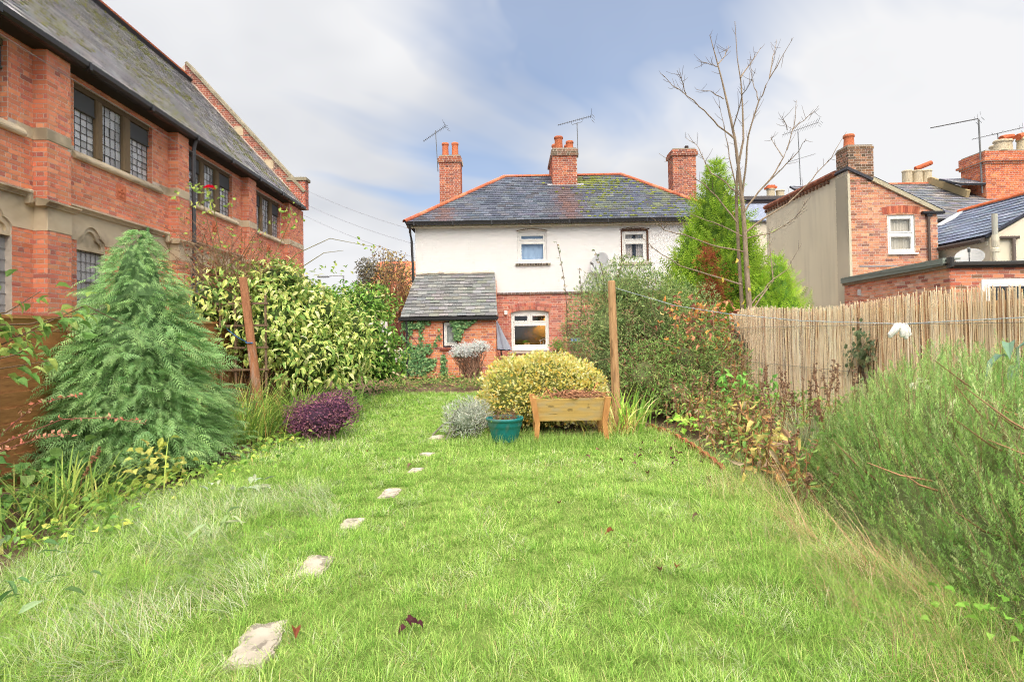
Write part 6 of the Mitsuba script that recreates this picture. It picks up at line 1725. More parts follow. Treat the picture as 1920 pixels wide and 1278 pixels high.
ivy('screen_ivy', 'dark ivy patch in the middle of the reed screen', RFf, [[(3.25, 0.85), (3.7, 0.8), (3.85, 1.1), (3.7, 1.3), (3.5, 1.45), (3.35, 1.2)]], 120, 0.06, [lin(90, 104, 76), lin(126, 128, 96)], [2, 1])

# ---------------------------------------------------------------- bare sapling
SAP = [[[4.46,11.0,1.64],[4.42,11.0,2.46],[4.4,11.0,3.14],[4.37,11.0,3.72],[4.32,11.0,4.26],[4.26,11.0,4.85],[4.16,11.0,5.39],[4.04,11.0,5.98],[3.92,11.0,6.48],[3.83,11.0,6.84]],[[4.38,11.15,1.64],[4.34,11.15,2.71],[4.32,11.15,3.39],[4.32,11.15,3.85],[4.36,11.15,4.35],[4.48,11.15,4.89],[4.48,11.15,5.44],[4.46,11.15,5.99],[4.4,11.15,6.45],[4.37,11.15,7.17]],[[4.37,11.0,3.72],[4.38,10.88,4.22],[4.41,10.75,4.85],[4.57,10.63,5.41],[4.72,10.5,5.79],[4.86,10.38,6.04],[5.04,10.25,6.39]],[[4.26,11.0,4.85],[3.92,10.91,5.09],[3.63,10.81,5.33],[3.3,10.72,5.56],[3.01,10.62,5.74],[2.76,10.53,5.92]],[[4.37,11.0,3.76],[4.11,11.11,4.07],[3.88,11.22,4.28],[3.76,11.33,4.59],[3.68,11.43,4.9],[3.49,11.54,5.08]],[[4.41,11.0,3.49],[4.7,11.03,3.86],[5.04,11.06,4.22],[5.29,11.09,4.67],[5.45,11.12,5.14],[5.51,11.15,5.63]],[[4.78,11.0,3.94],[5.03,10.76,4.22],[5.18,10.51,4.43],[5.23,10.27,4.59]],[[5.34,11.0,5.01],[5.54,10.94,5.16],[5.71,10.88,5.32]],[[4.42,11.0,3.09],[4.76,10.99,3.35],[5.21,10.98,3.61],[5.67,10.98,4.05],[6.03,10.97,4.45],[6.34,10.96,4.94]],[[4.44,11.0,2.98],[4.85,10.8,3.05],[5.15,10.59,3.27],[5.35,10.39,3.61]],[[4.35,11.0,3.02],[4.01,11.14,3.26],[3.65,11.28,3.43],[3.3,11.42,3.65]],[[4.37,11.0,2.73],[3.71,10.83,2.85],[3.14,10.65,3.01],[2.75,10.48,3.07],[2.54,10.3,3.24]],[[4.33,11.0,2.11],[3.74,10.95,2.29],[3.15,10.9,2.47],[2.66,10.85,2.79],[2.39,10.8,3.05]],[[4.27,11.0,3.27],[3.97,11.01,3.68],[3.67,11.02,4.0],[3.27,11.02,4.28],[2.83,11.03,4.62]],[[4.35,11.0,3.67],[4.17,10.96,4.3],[4.06,10.92,4.91],[3.94,10.88,5.43]],[[4.73,11.0,5.56],[4.68,11.08,5.86],[4.64,11.16,6.42]],[[4.94,11.0,6.01],[5.12,11.21,6.47],[5.29,11.43,6.94]],[[4.4,11.0,6.02],[4.76,11.41,6.47],[5.15,11.82,6.98]],[[3.98,11.0,6.23],[3.74,10.81,6.19],[3.5,10.61,6.18]],[[4.5,11.0,1.75],[4.86,11.09,2.11],[5.27,11.18,2.42],[5.6,11.27,2.89]],[[4.55,11.0,1.68],[4.97,11.12,2.2],[4.98,11.24,2.71],[5.01,11.35,3.23]],[[4.06,11.0,5.62],[3.77,10.81,5.68],[3.44,10.63,5.65]],[[4.22,11.0,5.03],[4.24,10.55,5.52],[4.23,10.1,5.59]],[[3.98,11.0,6.29],[4.26,11.43,6.63],[4.51,11.85,7.04]],[[3.36,11.0,5.72],[3.23,10.82,5.91],[3.09,10.64,6.02]],[[5.25,11.0,5.01],[5.0,10.67,5.16]],[[5.15,11.0,4.51],[5.25,11.71,5.1]]]
sap = thing('bare_sapling', 'tall leafless two stemmed sapling rising behind the reed screen', 'tree')
tm_ = MB()
for k in (0, 1):
    p = np.array(SAP[k]); p = np.vstack([[p[0][0] + 0.02, p[0][1], 0.0], p])
    tm_ = MB().tube(p, np.linspace(0.060 if k == 0 else 0.042, 0.005, len(p)) ** 1.0, 8)
    part(sap, 'trunk', tm_, 'bark', smooth=True)
bm = MB()
BRK = lin(126, 110, 96)
tw = MB()
for k, p in enumerate(SAP):
    p = np.array(p)
    if k > 1:
        ln = np.linalg.norm(np.diff(p, axis=0), axis=1).sum()
        r0 = 0.006 + 0.0055 * ln
        s = np.linspace(0, len(p) - 1, len(p) * 3 - 2)
        q = np.stack([np.interp(s, np.arange(len(p)), p[:, i]) for i in range(3)], -1)
        q[1:-1] += RNG.normal(0, 0.008, (len(q) - 2, 3))
        part(sap, 'branch', MB().tube(q, np.linspace(r0, 0.0035, len(q)), 5, BRK), 'bark')
    for _ in range(5 + len(p)):
        i = RNG.uniform(0.25, 1) * (len(p) - 1.001); j = int(i)
        if p[j][2] < 2.2:
            continue
        b = p[j] + (p[j + 1] - p[j]) * (i - j)
        d = unit(unit(p[j + 1] - p[j]) * 0.6 + RNG.normal(0, 0.7, 3) + [0, 0, 0.35]) * RNG.uniform(0.06, 0.30)
        tw.tube([b, b + d * 0.6, b + d + [0, 0, 0.02]], [0.0042, 0.0034, 0.0022], 4, lin(110, 96, 86))
part(sap, 'twigs', tw, 'matte', kind='stuff')
lf = MB()
P = np.array([[4.35, 10.98, 1.83], [4.42, 10.95, 2.05], [4.33, 11.1, 2.8], [3.9, 10.9, 2.25], [4.62, 11.0, 1.8], [4.45, 10.9, 2.45], [4.5, 11, 1.7], [4.2, 10.9, 2.6]])
leaves(lf, P, RNG.normal(0, 1, (8, 3)) - [0, 0, 1], RNG.normal(0, 1, (8, 3)), 0.12, 0.07, blend([lin(216, 190, 96)], [1], 8), hi=True)
part(sap, 'leaves', lf, 'leaf', label='last few yellow leaves', kind='stuff')

# ---------------------------------------------------------------- climbing rose
rose = thing('climbing_rose', 'straggly climbing rose with bare brown stems above the variegated shrub', 'rose bush')
rs_, P_, TIPS = MB(), [], []
rb = np.array([-4.25, 8.95, 1.7])
for k in range(64):
    top = np.array([RNG.uniform(-5.35, -3.5), RNG.uniform(8.5, 9.5), RNG.uniform(2.3, 3.15)])
    p = twig_path(rb + RNG.normal(0, 0.15, 3), top, 7, 0.05)
    p[:, 2] += 0.12 * np.sin(np.linspace(0, math.pi, 7))
    rs_.tube(p, np.linspace(0.012, 0.003, 7), 4, lin(150, 120, 92) * RNG.uniform(0.55, 1.1))
    TIPS.append(p[-1])
    for _ in range(9):
        i = RNG.uniform(1.5, 5.9); j = int(i)
        b = p[j] + (p[j + 1] - p[j]) * (i - j)
        d = unit(RNG.normal(0, 1, 3) + [0, 0, 0.5]) * RNG.uniform(0.08, 0.3)
        rs_.tube([b, b + d * 0.5, b + d], [0.004, 0.003, 0.0015], 3, lin(150, 112, 90) * RNG.uniform(0.5, 1.05))
        P_.append(b + d)
for pts in ([(-4.3, 9.0, 1.9), (-4.35, 8.8, 2.6), (-4.36, 8.6, 3.2), (-4.38, 8.55, 3.42)], [(-4.2, 9.0, 1.9), (-4.5, 8.9, 2.6), (-4.6, 8.7, 3.45)], [(-4.0, 9.2, 2.0), (-3.4, 9.3, 2.6), (-2.9, 9.4, 2.85), (-2.24, 9.5, 2.72)], [(-4.0, 9.2, 2.0), (-3.3, 9.3, 2.4), (-3.0, 9.4, 2.62), (-2.7, 9.45, 2.66)], [(-4.0, 9.2, 2.0), (-3.6, 9.2, 2.8), (-3.4, 9.2, 3.25)]):
    q = np.array(pts)
    rs_.tube(q, np.linspace(0.010, 0.003, len(q)), 4, lin(128, 120, 80))
part(rose, 'stems', rs_, 'matte', kind='stuff')
hp_ = MB()
for q in P_[::6]:
    hp_.add(tet.vertices * RNG.uniform(0.012, 0.02) + q, tet.faces, lin(178, 96, 76) * RNG.uniform(0.5, 1.1))
part(rose, 'hips', hp_, 'matte', kind='stuff')
lf = MB()
P = np.vstack([np.array([-4.45, 8.6, 3.25]) + RNG.normal(0, 1, (46, 3)) * [0.20, 0.15, 0.15], np.array([-4.6, 8.7, 3.45]) + RNG.normal(0, 1, (16, 3)) * [0.1, 0.1, 0.08], np.array([-3.45, 9.2, 3.15]) + RNG.normal(0, 1, (26, 3)) * [0.16, 0.15, 0.12], np.array([-2.3, 9.5, 2.70]) + RNG.normal(0, 1, (10, 3)) * [0.07, 0.05, 0.05], np.array([-2.95, 9.4, 2.35]) + RNG.normal(0, 1, (18, 3)) * [0.2, 0.1, 0.04], np.array(P_)[RNG.choice(len(P_), 90)]])
leaves(lf, P, sphere_dirs(len(P), -0.3), sphere_dirs(len(P), 0.1), 0.075, 0.045, blend([lin(148, 168, 88), lin(124, 150, 76), lin(170, 176, 100)], [2, 2, 1], len(P)), hi=True)
part(rose, 'leaves', lf, 'leaf', kind='stuff')
fl = MB()
for k in range(26):
    a = k * 2.4; r = 0.008 + 0.0016 * k
    leaves(fl, [np.array([-4.36, 8.5, 3.46]) + np.array([math.cos(a) * r, math.sin(a) * r, 0.02 - 0.0006 * k])], [[math.cos(a) * 0.8, math.sin(a) * 0.8, 0.7 - 0.03 * k]], [[-math.cos(a), -math.sin(a), 0.6]], 0.045, 0.05, lin(200, 24, 56) * RNG.uniform(0.7, 1.15), fold=0.3)
part(rose, 'flower', fl, 'leaf', label='single deep red rose flower')
tr_ = thing('wooden_trellis', 'grey wooden trellis half buried in the shrubs by the leaning post', 'trellis')
for k in range(4):
    part(tr_, 'upright', MB(lin(118, 98, 80)).box([-4.25 + k * 0.22, 8.55, 0.95], [0.03, 0.02, 1.9]), 'matte')
for k in range(5):
    part(tr_, 'rail', MB(lin(118, 98, 80)).box([-3.92, 8.527, 0.5 + k * 0.32], [0.75, 0.02, 0.03]), 'matte')

# ---------------------------------------------------------------- autumn tree beyond the house
aut = thing('autumn_tree', 'far tree with thin yellow and brown autumn leaves left of the white house', 'tree')
part(aut, 'trunk', MB().tube([[-6.0, 28, 0], [-6.0, 28, 1.5], [-5.95, 28, 3.2]], [0.22, 0.18, 0.12], 8), 'bark')
tw = MB()
for _ in range(240):
    q = np.array([-5.95, 28, 3.6]) + unit(RNG.normal(0, 1, 3)) * RNG.random() ** 0.4 * np.array([1.5, 1.2, 2.0])
    tw.tube(twig_path([-5.95 + RNG.normal(0, 0.2), 28, RNG.uniform(1.5, 3.4)], q, 5, 0.05), [0.035, 0.025, 0.018, 0.012, 0.008], 4, lin(120, 100, 84))
part(aut, 'branches', tw, 'matte', kind='stuff')
lf = MB()
P, N = in_blobs(5200, [((-5.85, 28, 3.3), (1.3, 1.2, 2.1)), ((-6.5, 28, 3.0), (0.9, 0.9, 1.5)), ((-5.2, 28, 2.8), (0.7, 0.8, 1.6))], 0.8, -0.9)
leaves(lf, P, sphere_dirs(len(P)), sphere_dirs(len(P)), 0.13, 0.09, blend([lin(170, 154, 96), lin(140, 124, 90), lin(180, 156, 88), lin(112, 104, 88), lin(126, 116, 106)], [3, 2.5, 1.6, 2, 2], len(P)))
part(aut, 'leaves', lf, 'leaf', kind='stuff')
lf = MB()
P, N = in_blobs(900, [((-6.75, 27.5, 4.35), (0.55, 0.5, 0.55)), ((-6.9, 27.5, 3.6), (0.4, 0.4, 0.6))], 0.8, -0.9)
leaves(lf, P, sphere_dirs(len(P)), sphere_dirs(len(P)), 0.12, 0.08, blend([lin(104, 104, 92), lin(126, 124, 112)], [1, 1], len(P)))
part(aut, 'grey_leaves', lf, 'leaf', label='greyer dead leaf clump on the left of the crown', kind='stuff')
bl = thing('brown_creeper', 'tangle of brown creeper on the corner left of the white house', 'creeper')
tw = MB()
for _ in range(150):
    a = np.array([RNG.uniform(-4.6, -3.6), RNG.uniform(20.5, 21.3), RNG.uniform(0.5, 2.2)])
    tw.tube(twig_path(a, a + [RNG.normal(0, 0.35), RNG.normal(0, 0.2), RNG.uniform(0.6, 1.6)], 5, 0.08), 0.010, 4, lin(150, 112, 84) * RNG.uniform(0.6, 1.1))
part(bl, 'stems', tw, 'matte', kind='stuff')
lf = MB()
P = np.array([-4.05, 20.9, 2.0]) + RNG.normal(0, 1, (900, 3)) * [0.35, 0.3, 0.85]
leaves(lf, P, sphere_dirs(900), sphere_dirs(900), 0.08, 0.05, blend([lin(176, 128, 88), lin(150, 110, 84), lin(170, 150, 80)], [2, 2, 1], 900))
part(bl, 'leaves', lf, 'leaf', kind='stuff')

# ---------------------------------------------------------------- clumps of strap leaves
def clump(name, label, cat, c, n, L, W, cols, w, spread=0.12, lean=(0.1, 0.5), curl=(0.5, 1.6), tip=None, segs=5):
    c = np.asarray(c, float)
    P = c + np.column_stack([RNG.normal(0, spread, n), RNG.normal(0, spread, n), np.zeros(n)])
    az = np.arctan2(P[:, 1] - c[1], P[:, 0] - c[0]) + RNG.normal(0, 0.8, n)
    m = MB()
    blades(m, P, az, L * RNG.uniform(0.55, 1.15, n), W * RNG.uniform(0.7, 1.2, n), RNG.uniform(*lean, n), RNG.uniform(*curl, n), blend(cols, w, n), segs, None if tip is None else blend([tip], [1], n), 0.3)
    return solo(name, m, 'leaf', label, cat, kind='stuff' if cat == 'grass' else None)


GR = [lin(120, 150, 70), lin(150, 172, 84), lin(96, 128, 62), lin(196, 196, 120), lin(170, 140, 86)]
clump('strap_leaved_clump', 'arching green grassy clump between the leaning post and the feathery conifer', 'plant', (-3.35, 7.3, 0), 330, 0.85, 0.013, GR, [3, 3, 2, 1.2, 0.8], 0.2)
clump('strap_leaved_clump', 'tall green grassy clump left of the purple shrub', 'plant', (-3.0, 8.1, 0), 320, 0.78, 0.014, GR, [4, 3, 3, 0.7, 0.4], 0.17)
clump('strap_leaved_clump', 'dark green grassy clump just behind the purple shrub', 'plant', (-2.65, 8.7, 0), 240, 0.65, 0.014, GR, [2, 1, 4, 0.4, 0.4], 0.18)
clump('strap_leaved_clump', 'tan withered grassy stalks under the variegated shrub', 'plant', (-3.9, 8.2, 0), 160, 1.0, 0.012, [lin(170, 140, 104), lin(140, 116, 86), lin(120, 130, 76)], [3, 2, 1], 0.28, (0.0, 0.25), (0.1, 0.7))
clump('iris_clump', 'broad light green iris leaves right of the trough', 'plant', (1.42, 7.55, 0), 46, 0.62, 0.03, [lin(160, 190, 86), lin(130, 166, 76), lin(206, 206, 130)], [3, 3, 1], 0.12, (0.05, 0.4), (0.2, 1.7))
clump('iris_clump', 'faded tan and yellow iris leaves at the foot of the pale post', 'plant', (1.30, 7.35, 0), 40, 0.5, 0.022, [lin(190, 170, 110), lin(206, 196, 120), lin(160, 130, 90)], [2, 2, 1], 0.12, (0.1, 0.7), (0.6, 2.2))
clump('iris_clump', 'fresh green upright iris leaves behind the pale post', 'plant', (1.62, 8.1, 0), 46, 0.6, 0.028, [lin(140, 180, 80), lin(110, 150, 70)], [3, 3], 0.13, (0.0, 0.35), (0.1, 1.0))
clump('poker_clump', 'big sprawling clump of yellow green strap leaves in the near left corner', 'plant', (-3.35, 4.5, 0), 150, 0.52, 0.016, [lin(136, 158, 80), lin(158, 172, 92), lin(104, 134, 66), lin(184, 176, 108)], [3, 3, 2, 1], 0.2, (0.15, 0.7), (0.6, 1.7))
clump('poker_clump', 'darker sprawling strap leaves at the left picture edge', 'plant', (-3.3, 3.85, 0), 100, 0.45, 0.015, [lin(124, 150, 74), lin(96, 126, 62), lin(164, 166, 98)], [3, 2, 1], 0.22, (0.15, 0.8), (0.6, 1.7))
clump('silver_grass', 'grey green ornamental grass clump in front of the reed screen', 'plant', (2.95, 5.9, 0), 240, 0.62, 0.009, [lin(176, 186, 140), lin(150, 164, 116), lin(196, 190, 140)], [3, 2, 2], 0.1, (0.05, 0.5), (0.4, 1.5))
clump('silver_grass', 'second finer tuft of grey green grass beside the rosemary', 'plant', (2.55, 5.2, 0), 160, 0.55, 0.007, [lin(176, 190, 130), lin(150, 170, 100)], [3, 2], 0.1, (0.05, 0.4), (0.3, 1.3))
fs = thing('flower_spike', 'dry brown flower spike standing in the near left strap leaf clump', 'flower stem')
p = np.array([[-3.35, 4.5, 0.0], [-3.27, 4.45, 0.25], [-3.1, 4.4, 0.48]])
part(fs, 'stem', MB(lin(120, 96, 70)).tube(p, 0.007, 5), 'matte')
m = MB(lin(128, 92, 64))
for k in range(60):
    q = p[1] + (p[2] - p[1]) * RNG.uniform(0.1, 1.05) + RNG.normal(0, 0.008, 3)
    m.add(tet.vertices * RNG.uniform(0.006, 0.011) + q, tet.faces, lin(150, 110, 80) * RNG.uniform(0.5, 1.1))
part(fs, 'seed_head', m, 'matte')


# ---------------------------------------------------------------- low weeds and other leafy plants
def weeds(name, label, cat, pts, n, L, W, cols, w, hgt_=0.12, sp=0.12, hi=True, bsdf='leaf', kind=None):
    m = MB()
    t = None if kind else thing(name, label, cat)
    for (x, y, z) in pts:
        P = np.array([x, y, z + hgt_ * 0.4]) + RNG.normal(0, 1, (n, 3)) * [sp, sp, hgt_ * 0.4]
        P[:, 2] = np.maximum(P[:, 2], 0.02)
        D = unit(np.column_stack([P[:, 0] - x, P[:, 1] - y, RNG.uniform(-0.2, 0.6, n) * sp * 2]) + RNG.normal(0, 0.3 * sp, (n, 3)))
        (leaves if kind else leaf_pieces)(m if kind else t, P, D, np.array([0, 0, 1.0]) + RNG.normal(0, 0.4, (n, 3)), L * RNG.uniform(0.6, 1.2, n), W * RNG.uniform(0.7, 1.2, n), blend(cols, w, n), **({'hi': hi} if kind else {}), fold=0.2, droop=0.6)
    if t:
        return t
    return solo(name, m, bsdf, label, cat, kind=kind)


YG = [lin(150, 176, 84), lin(120, 152, 72), lin(186, 190, 96), lin(96, 130, 66)]
weeds('leafy_weeds', 'low yellow green weeds along the left lawn edge', 'weeds', [(x, y, 0) for x, y in zip(np.linspace(-3.0, -2.55, 14) + RNG.normal(0, 0.1, 14), np.linspace(3.6, 8.6, 14))], 60, 0.075, 0.05, YG, [3, 3, 1, 2], 0.10, 0.16, kind='stuff')
weeds('border_undergrowth', 'mixed low green growth on the soil under the left shrubs', 'weeds', [(RNG.uniform(-4.2, -2.9), y, 0) for y in np.linspace(4.0, 12.5, 30)], 60, 0.09, 0.055, [lin(100, 136, 70), lin(130, 160, 84), lin(84, 116, 64)], [3, 2, 2], 0.16, 0.2, kind='stuff')
weeds('border_undergrowth', 'green ground cover and plants on the soil before the lean-to', 'weeds', [(RNG.uniform(-3.3, -0.2), RNG.uniform(13.4, 16.4), 0) for _ in range(34)], 46, 0.09, 0.045, [lin(120, 146, 80), lin(150, 150, 96), lin(96, 126, 66), lin(170, 140, 110)], [3, 1.5, 2, 1], 0.2, 0.16, kind='stuff')
weeds('border_undergrowth', 'tangled low green growth between the reed screen and the lawn', 'weeds', [(RNG.uniform(2.1, 3.7), RNG.uniform(4.8, 9.2), RNG.uniform(0, 0.25)) for _ in range(70)], 60, 0.075, 0.03, [lin(126, 156, 80), lin(156, 170, 96), lin(100, 130, 70), lin(176, 140, 100)], [3, 2, 2, 1], 0.26, 0.17, kind='stuff')
weeds('bergenia', 'large round glossy leaves at the foot of the left fence', 'plant', [(-3.95, 4.75, 0.12), (-3.9, 5.05, 0.1)], 26, 0.13, 0.11, [lin(130, 164, 96), lin(96, 134, 76)], [1, 1], 0.22, 0.13)
weeds('yellow_geranium', 'small yellowing lobed leaves at the conifer foot', 'plant', [(-3.0, 5.05, 0.1), (-3.05, 4.95, 0.25)], 26, 0.08, 0.07, [lin(176, 174, 100), lin(150, 158, 80)], [1, 1], 0.15, 0.09)
weeds('grey_mullein', 'pale woolly grey leaves lying on the left lawn edge', 'plant', [(-2.35, 4.75, 0), (-2.2, 4.95, 0)], 12, 0.11, 0.04, [lin(166, 178, 154), lin(150, 164, 136)], [1, 1], 0.08, 0.1)
weeds('plantain', 'rosette of upright grey green leaves in the left lawn', 'plant', [(-1.95, 3.85, 0)], 10, 0.16, 0.026, [lin(150, 164, 128), lin(132, 152, 106)], [1, 1], 0.16, 0.05)
weeds('lime_seedling', 'bright green broad leaved seedling behind the terracotta edging', 'plant', [(2.06, 7.1, 0.08)], 22, 0.11, 0.08, [lin(150, 196, 84), lin(170, 206, 100)], [1, 1], 0.16, 0.07)
weeds('dock_leaves', 'dark broad leaves in the bottom left corner', 'plant', [(-2.55, 2.85, 0.05), (-2.4, 2.6, 0.03), (-2.75, 3.2, 0.1)], 16, 0.11, 0.03, [lin(110, 138, 86), lin(86, 116, 72), lin(140, 158, 120)], [2, 2, 1], 0.16, 0.13)
weeds('bramble_seedling', 'small bright green leaves in the bottom right corner', 'plant', [(1.88, 2.35, 0.1), (1.8, 2.25, 0.08)], 12, 0.045, 0.036, [lin(104, 146, 62), lin(120, 160, 70)], [1, 1], 0.15, 0.09)

# ---------------------------------------------------------------- leafy tree branch at the left edge
ap_ = thing('apple_branch', 'leafy fruit tree branches reaching in at the left over the brown fence', 'tree')
bm, P_, D_ = MB(lin(110, 88, 70)), [], []
root = np.array([-4.15, 3.2, 0.0])
bm.tube([root, root + [0.02, 0.05, 0.8], root + [0.05, 0.15, 1.5], root + [0.1, 0.2, 2.0]], [0.04, 0.035, 0.025, 0.012], 6)
for tgt in ((-3.25, 4.6, 1.50), (-3.45, 4.3, 1.66), (-3.75, 4.1, 1.86), (-3.35, 4.5, 1.36), (-3.30, 4.0, 1.26), (-3.45, 3.9, 1.45), (-3.15, 4.75, 1.42), (-3.8, 4.2, 1.55), (-3.5, 4.35, 1.25), (-3.6, 4.1, 1.7), (-3.35, 4.25, 1.15)):
    p = twig_path(root + [0.05, 0.15, RNG.uniform(1.0, 1.6)], tgt, 7, 0.05)
    bm.tube(p, np.linspace(0.012, 0.003, 7), 4)
    for _ in range(30):
        i = RNG.uniform(1.2, 6); j = min(int(i), 5)
        b = p[j] + (p[j + 1] - p[j]) * (i - j)
        P_.append(b + RNG.normal(0, 0.05, 3)); D_.append(RNG.normal(0, 0.7, 3) + unit(p[-1] - p[0]) - [0, 0, 0.45])
part(ap_, 'branches', bm, 'matte')
k = len(P_)
leaf_pieces(ap_, P_, D_, np.array([0, 0, 1.0]) + RNG.normal(0, 0.45, (k, 3)), RNG.uniform(0.07, 0.115, k), RNG.uniform(0.045, 0.065, k), blend([lin(128, 154, 84), lin(146, 162, 90), lin(104, 138, 76), lin(164, 150, 84)], [3, 2, 3, 0.6], k), droop=0.9)
bt = thing('barberry_sprig', 'thin arching sprig with pink and orange leaves before the left fence', 'plant')
sm, P_ = MB(lin(140, 92, 80)), []
for pts in ([(-3.7, 4.2, 0.55), (-3.3, 4.3, 0.72), (-3.0, 4.35, 0.72), (-2.75, 4.4, 0.66)], [(-3.7, 4.2, 0.6), (-3.4, 4.2, 0.85), (-3.15, 4.3, 0.9)], [(-3.7, 4.2, 0.5), (-3.4, 4.2, 0.6), (-3.2, 4.25, 0.62)]):
    q = np.array(pts); sm.tube(q, np.linspace(0.005, 0.002, len(q)), 4)
    for s in np.linspace(0.05, 1, 30):
        i = s * (len(q) - 1.001); j = int(i); P_.append(q[j] + (q[j + 1] - q[j]) * (i - j) + RNG.normal(0, 0.012, 3))
part(bt, 'stem', sm, 'matte')
m = MB(); leaves(m, P_, sphere_dirs(len(P_), -0.2), sphere_dirs(len(P_), 0), 0.04, 0.022, blend([lin(220, 130, 110), lin(206, 150, 130), lin(150, 160, 110)], [2, 2, 1], len(P_)))
part(bt, 'leaves', m, 'leaf')

# ---------------------------------------------------------------- dried perennials of the right bed
def perennial(label, x, y, n, h, cols, w, leafL=0.11, leafW=0.035, stem=lin(150, 104, 72), head=None, per=9):
    t = thing('dried_perennial', label, 'plant')
    sm, P_, D_, hm = MB(stem), [], [], MB(lin(124, 84, 66))
    for _ in range(n):
        b = np.array([x + RNG.normal(0, 0.14), y + RNG.normal(0, 0.16), 0.0])
        d = np.array([RNG.normal(0, 0.10), RNG.normal(0, 0.10), 1.0 * h * RNG.uniform(0.45, 1.2)])
        p = np.array([b, b + d * [0.3, 0.3, 0.4], b + d * [0.7, 0.7, 0.75], b + d])
        sm.tube(p, [0.005, 0.0045, 0.0035, 0.002], 4, stem * RNG.uniform(0.6, 1.15))
        for s in RNG.uniform(0.12, 0.95, per):
            i = s * 2.999; j = int(i)
            P_.append(p[j] + (p[j + 1] - p[j]) * (i - j)); a = RNG.uniform(0, 6.28)
            D_.append([math.cos(a), math.sin(a), RNG.uniform(-2.2, 0.2)])
        if head and RNG.random() < head:
            for s in np.linspace(0.62, 1.0, 26):
                i = s * 2.999; j = int(i); q = p[j] + (p[j + 1] - p[j]) * (i - j) + RNG.normal(0, 0.012, 3)
                hm.add(tet.vertices * RNG.uniform(0.006, 0.013) + q, tet.faces, lin(140, 108, 86) * RNG.uniform(0.5, 1.1))
    part(t, 'stems', sm, 'matte', kind='stuff')
    k = len(P_)
    m = MB(); leaves(m, P_, D_, RNG.normal(0, 1, (k, 3)) + [0, -0.5, 0.3], leafL * RNG.uniform(0.6, 1.2, k), leafW * RNG.uniform(0.7, 1.2, k), blend(cols, w, k), hi=True, fold=0.3, droop=1.2)
    part(t, 'leaves', m, 'leaf', kind='stuff')
    if hm.n:
        part(t, 'seed_heads', hm, 'matte', kind='stuff')


OR, YE, BR, GN, PK_ = lin(178, 140, 96), lin(184, 170, 106), lin(136, 112, 90), lin(130, 152, 88), lin(168, 146, 122)
perennial('perennial with hanging yellow and orange leaves at the near lawn edge', 2.16, 5.05, 16, 0.55, [OR, YE, BR, GN, PK_], [2, 3, 1, 2, 2], 0.12, 0.042, head=0.2)
perennial('orange brown dying perennial right behind the yellow leaved one', 2.35, 5.6, 20, 0.60, [OR, YE, BR, GN], [2, 2, 2, 1], 0.10, 0.03, head=0.4)
perennial('green leaved perennial in the middle of the right bed', 2.55, 6.6, 22, 0.62, [GN, lin(120, 150, 76), YE], [3, 3, 1], 0.09, 0.035, head=0.1)
perennial('dark brown spiky seed heads standing before the reed screen', 2.85, 6.2, 18, 0.82, [BR, lin(120, 84, 66), GN], [3, 2, 1], 0.06, 0.02, head=0.9, per=5)
perennial('pinkish brown withered perennial near the terracotta edging', 2.28, 7.5, 30, 0.62, [PK_, BR, OR, GN], [2, 3, 1, 1.5], 0.08, 0.028, head=0.2)
perennial('mixed brown and green stems at the left end of the reed screen', 3.05, 8.1, 34, 0.82, [BR, PK_, GN, OR], [3, 2, 2, 1], 0.08, 0.026, head=0.3)
perennial('tall green leafy stems growing in front of the reed screen', 2.95, 7.2, 20, 0.75, [lin(110, 160, 80), lin(130, 176, 90)], [1, 1], 0.10, 0.05, stem=lin(120, 140, 80))
perennial('rust coloured stalks between the rosemary and the rough grass', 2.18, 4.35, 12, 0.42, [lin(160, 112, 80), BR, GN], [1, 2, 3], 0.08, 0.02, stem=lin(160, 116, 84), head=0.3)
perennial('tall dead flower stalks near the middle of the reed screen', 3.15, 5.9, 12, 0.85, [BR, lin(120, 84, 66)], [1, 1], 0.05, 0.015, head=1.0, per=3)
perennial('dull pink and green plant just right of the terracotta edging end', 2.22, 6.3, 26, 0.5, [PK_, GN, BR, YE], [2, 3, 2, 1], 0.08, 0.03)

# ---------------------------------------------------------------- rosemary
ros = thing('rosemary', 'large upright rosemary bush filling the right side of the garden', 'shrub')


def rh(x, y):
    e = np.clip((x - 2.0 - 0.10 * np.clip(y - 2.8, 0, 4) ** 2.0) / 0.85, 0, 1)
    f = np.clip((6.0 - y) / 1.7, 0, 1)
    return 1.0 * np.sin(e * math.pi / 2) ** 0.6 * (0.30 + 0.70 * np.sin(f * math.pi / 2)) * (f > 0) * (0.86 + 0.14 * np.clip(x - 2.4, 0, 1)) + 0.08 * (meshkit.fbm(np.stack([x * 2.2, y * 2.2, x * 0], -1), 3, 4) - 0.5) * 3


X, Y = np.meshgrid(np.linspace(2.0, 4.2, 36), np.linspace(1.7, 7.1, 80))
Z = np.maximum((rh(X, Y) - 0.20) * (0.62 + 0.3 * meshkit.fbm(np.stack([X * 7, Y * 7, X * 0], -1), 3, 4)), -0.03)
i = (np.arange(79)[:, None] * 36 + np.arange(35)[None]).ravel()
part(ros, 'inner_foliage', MB(lin(110, 116, 76)).add(np.stack([X.ravel(), Y.ravel(), Z.ravel()], -1), np.vstack([np.stack([i, i + 1, i + 37], 1), np.stack([i, i + 37, i + 36], 1)])), 'matte')  # inner mass, shade between the shoots put into its darker colour
NS = 4300
sx = np.concatenate([RNG.uniform(1.98, 4.15, NS), RNG.uniform(1.9, 2.75, int(NS * 1.1))]); sy = RNG.uniform(1.75, 6.9, len(sx))
lo = np.concatenate([np.ones(NS), RNG.random(len(sx) - NS)])                # the second set grows out of the steep flank, at any height
ok = rh(sx, sy) > 0.10
sx, sy, lo = sx[ok], sy[ok], lo[ok]
ns = len(sx)
hz = rh(sx, sy)
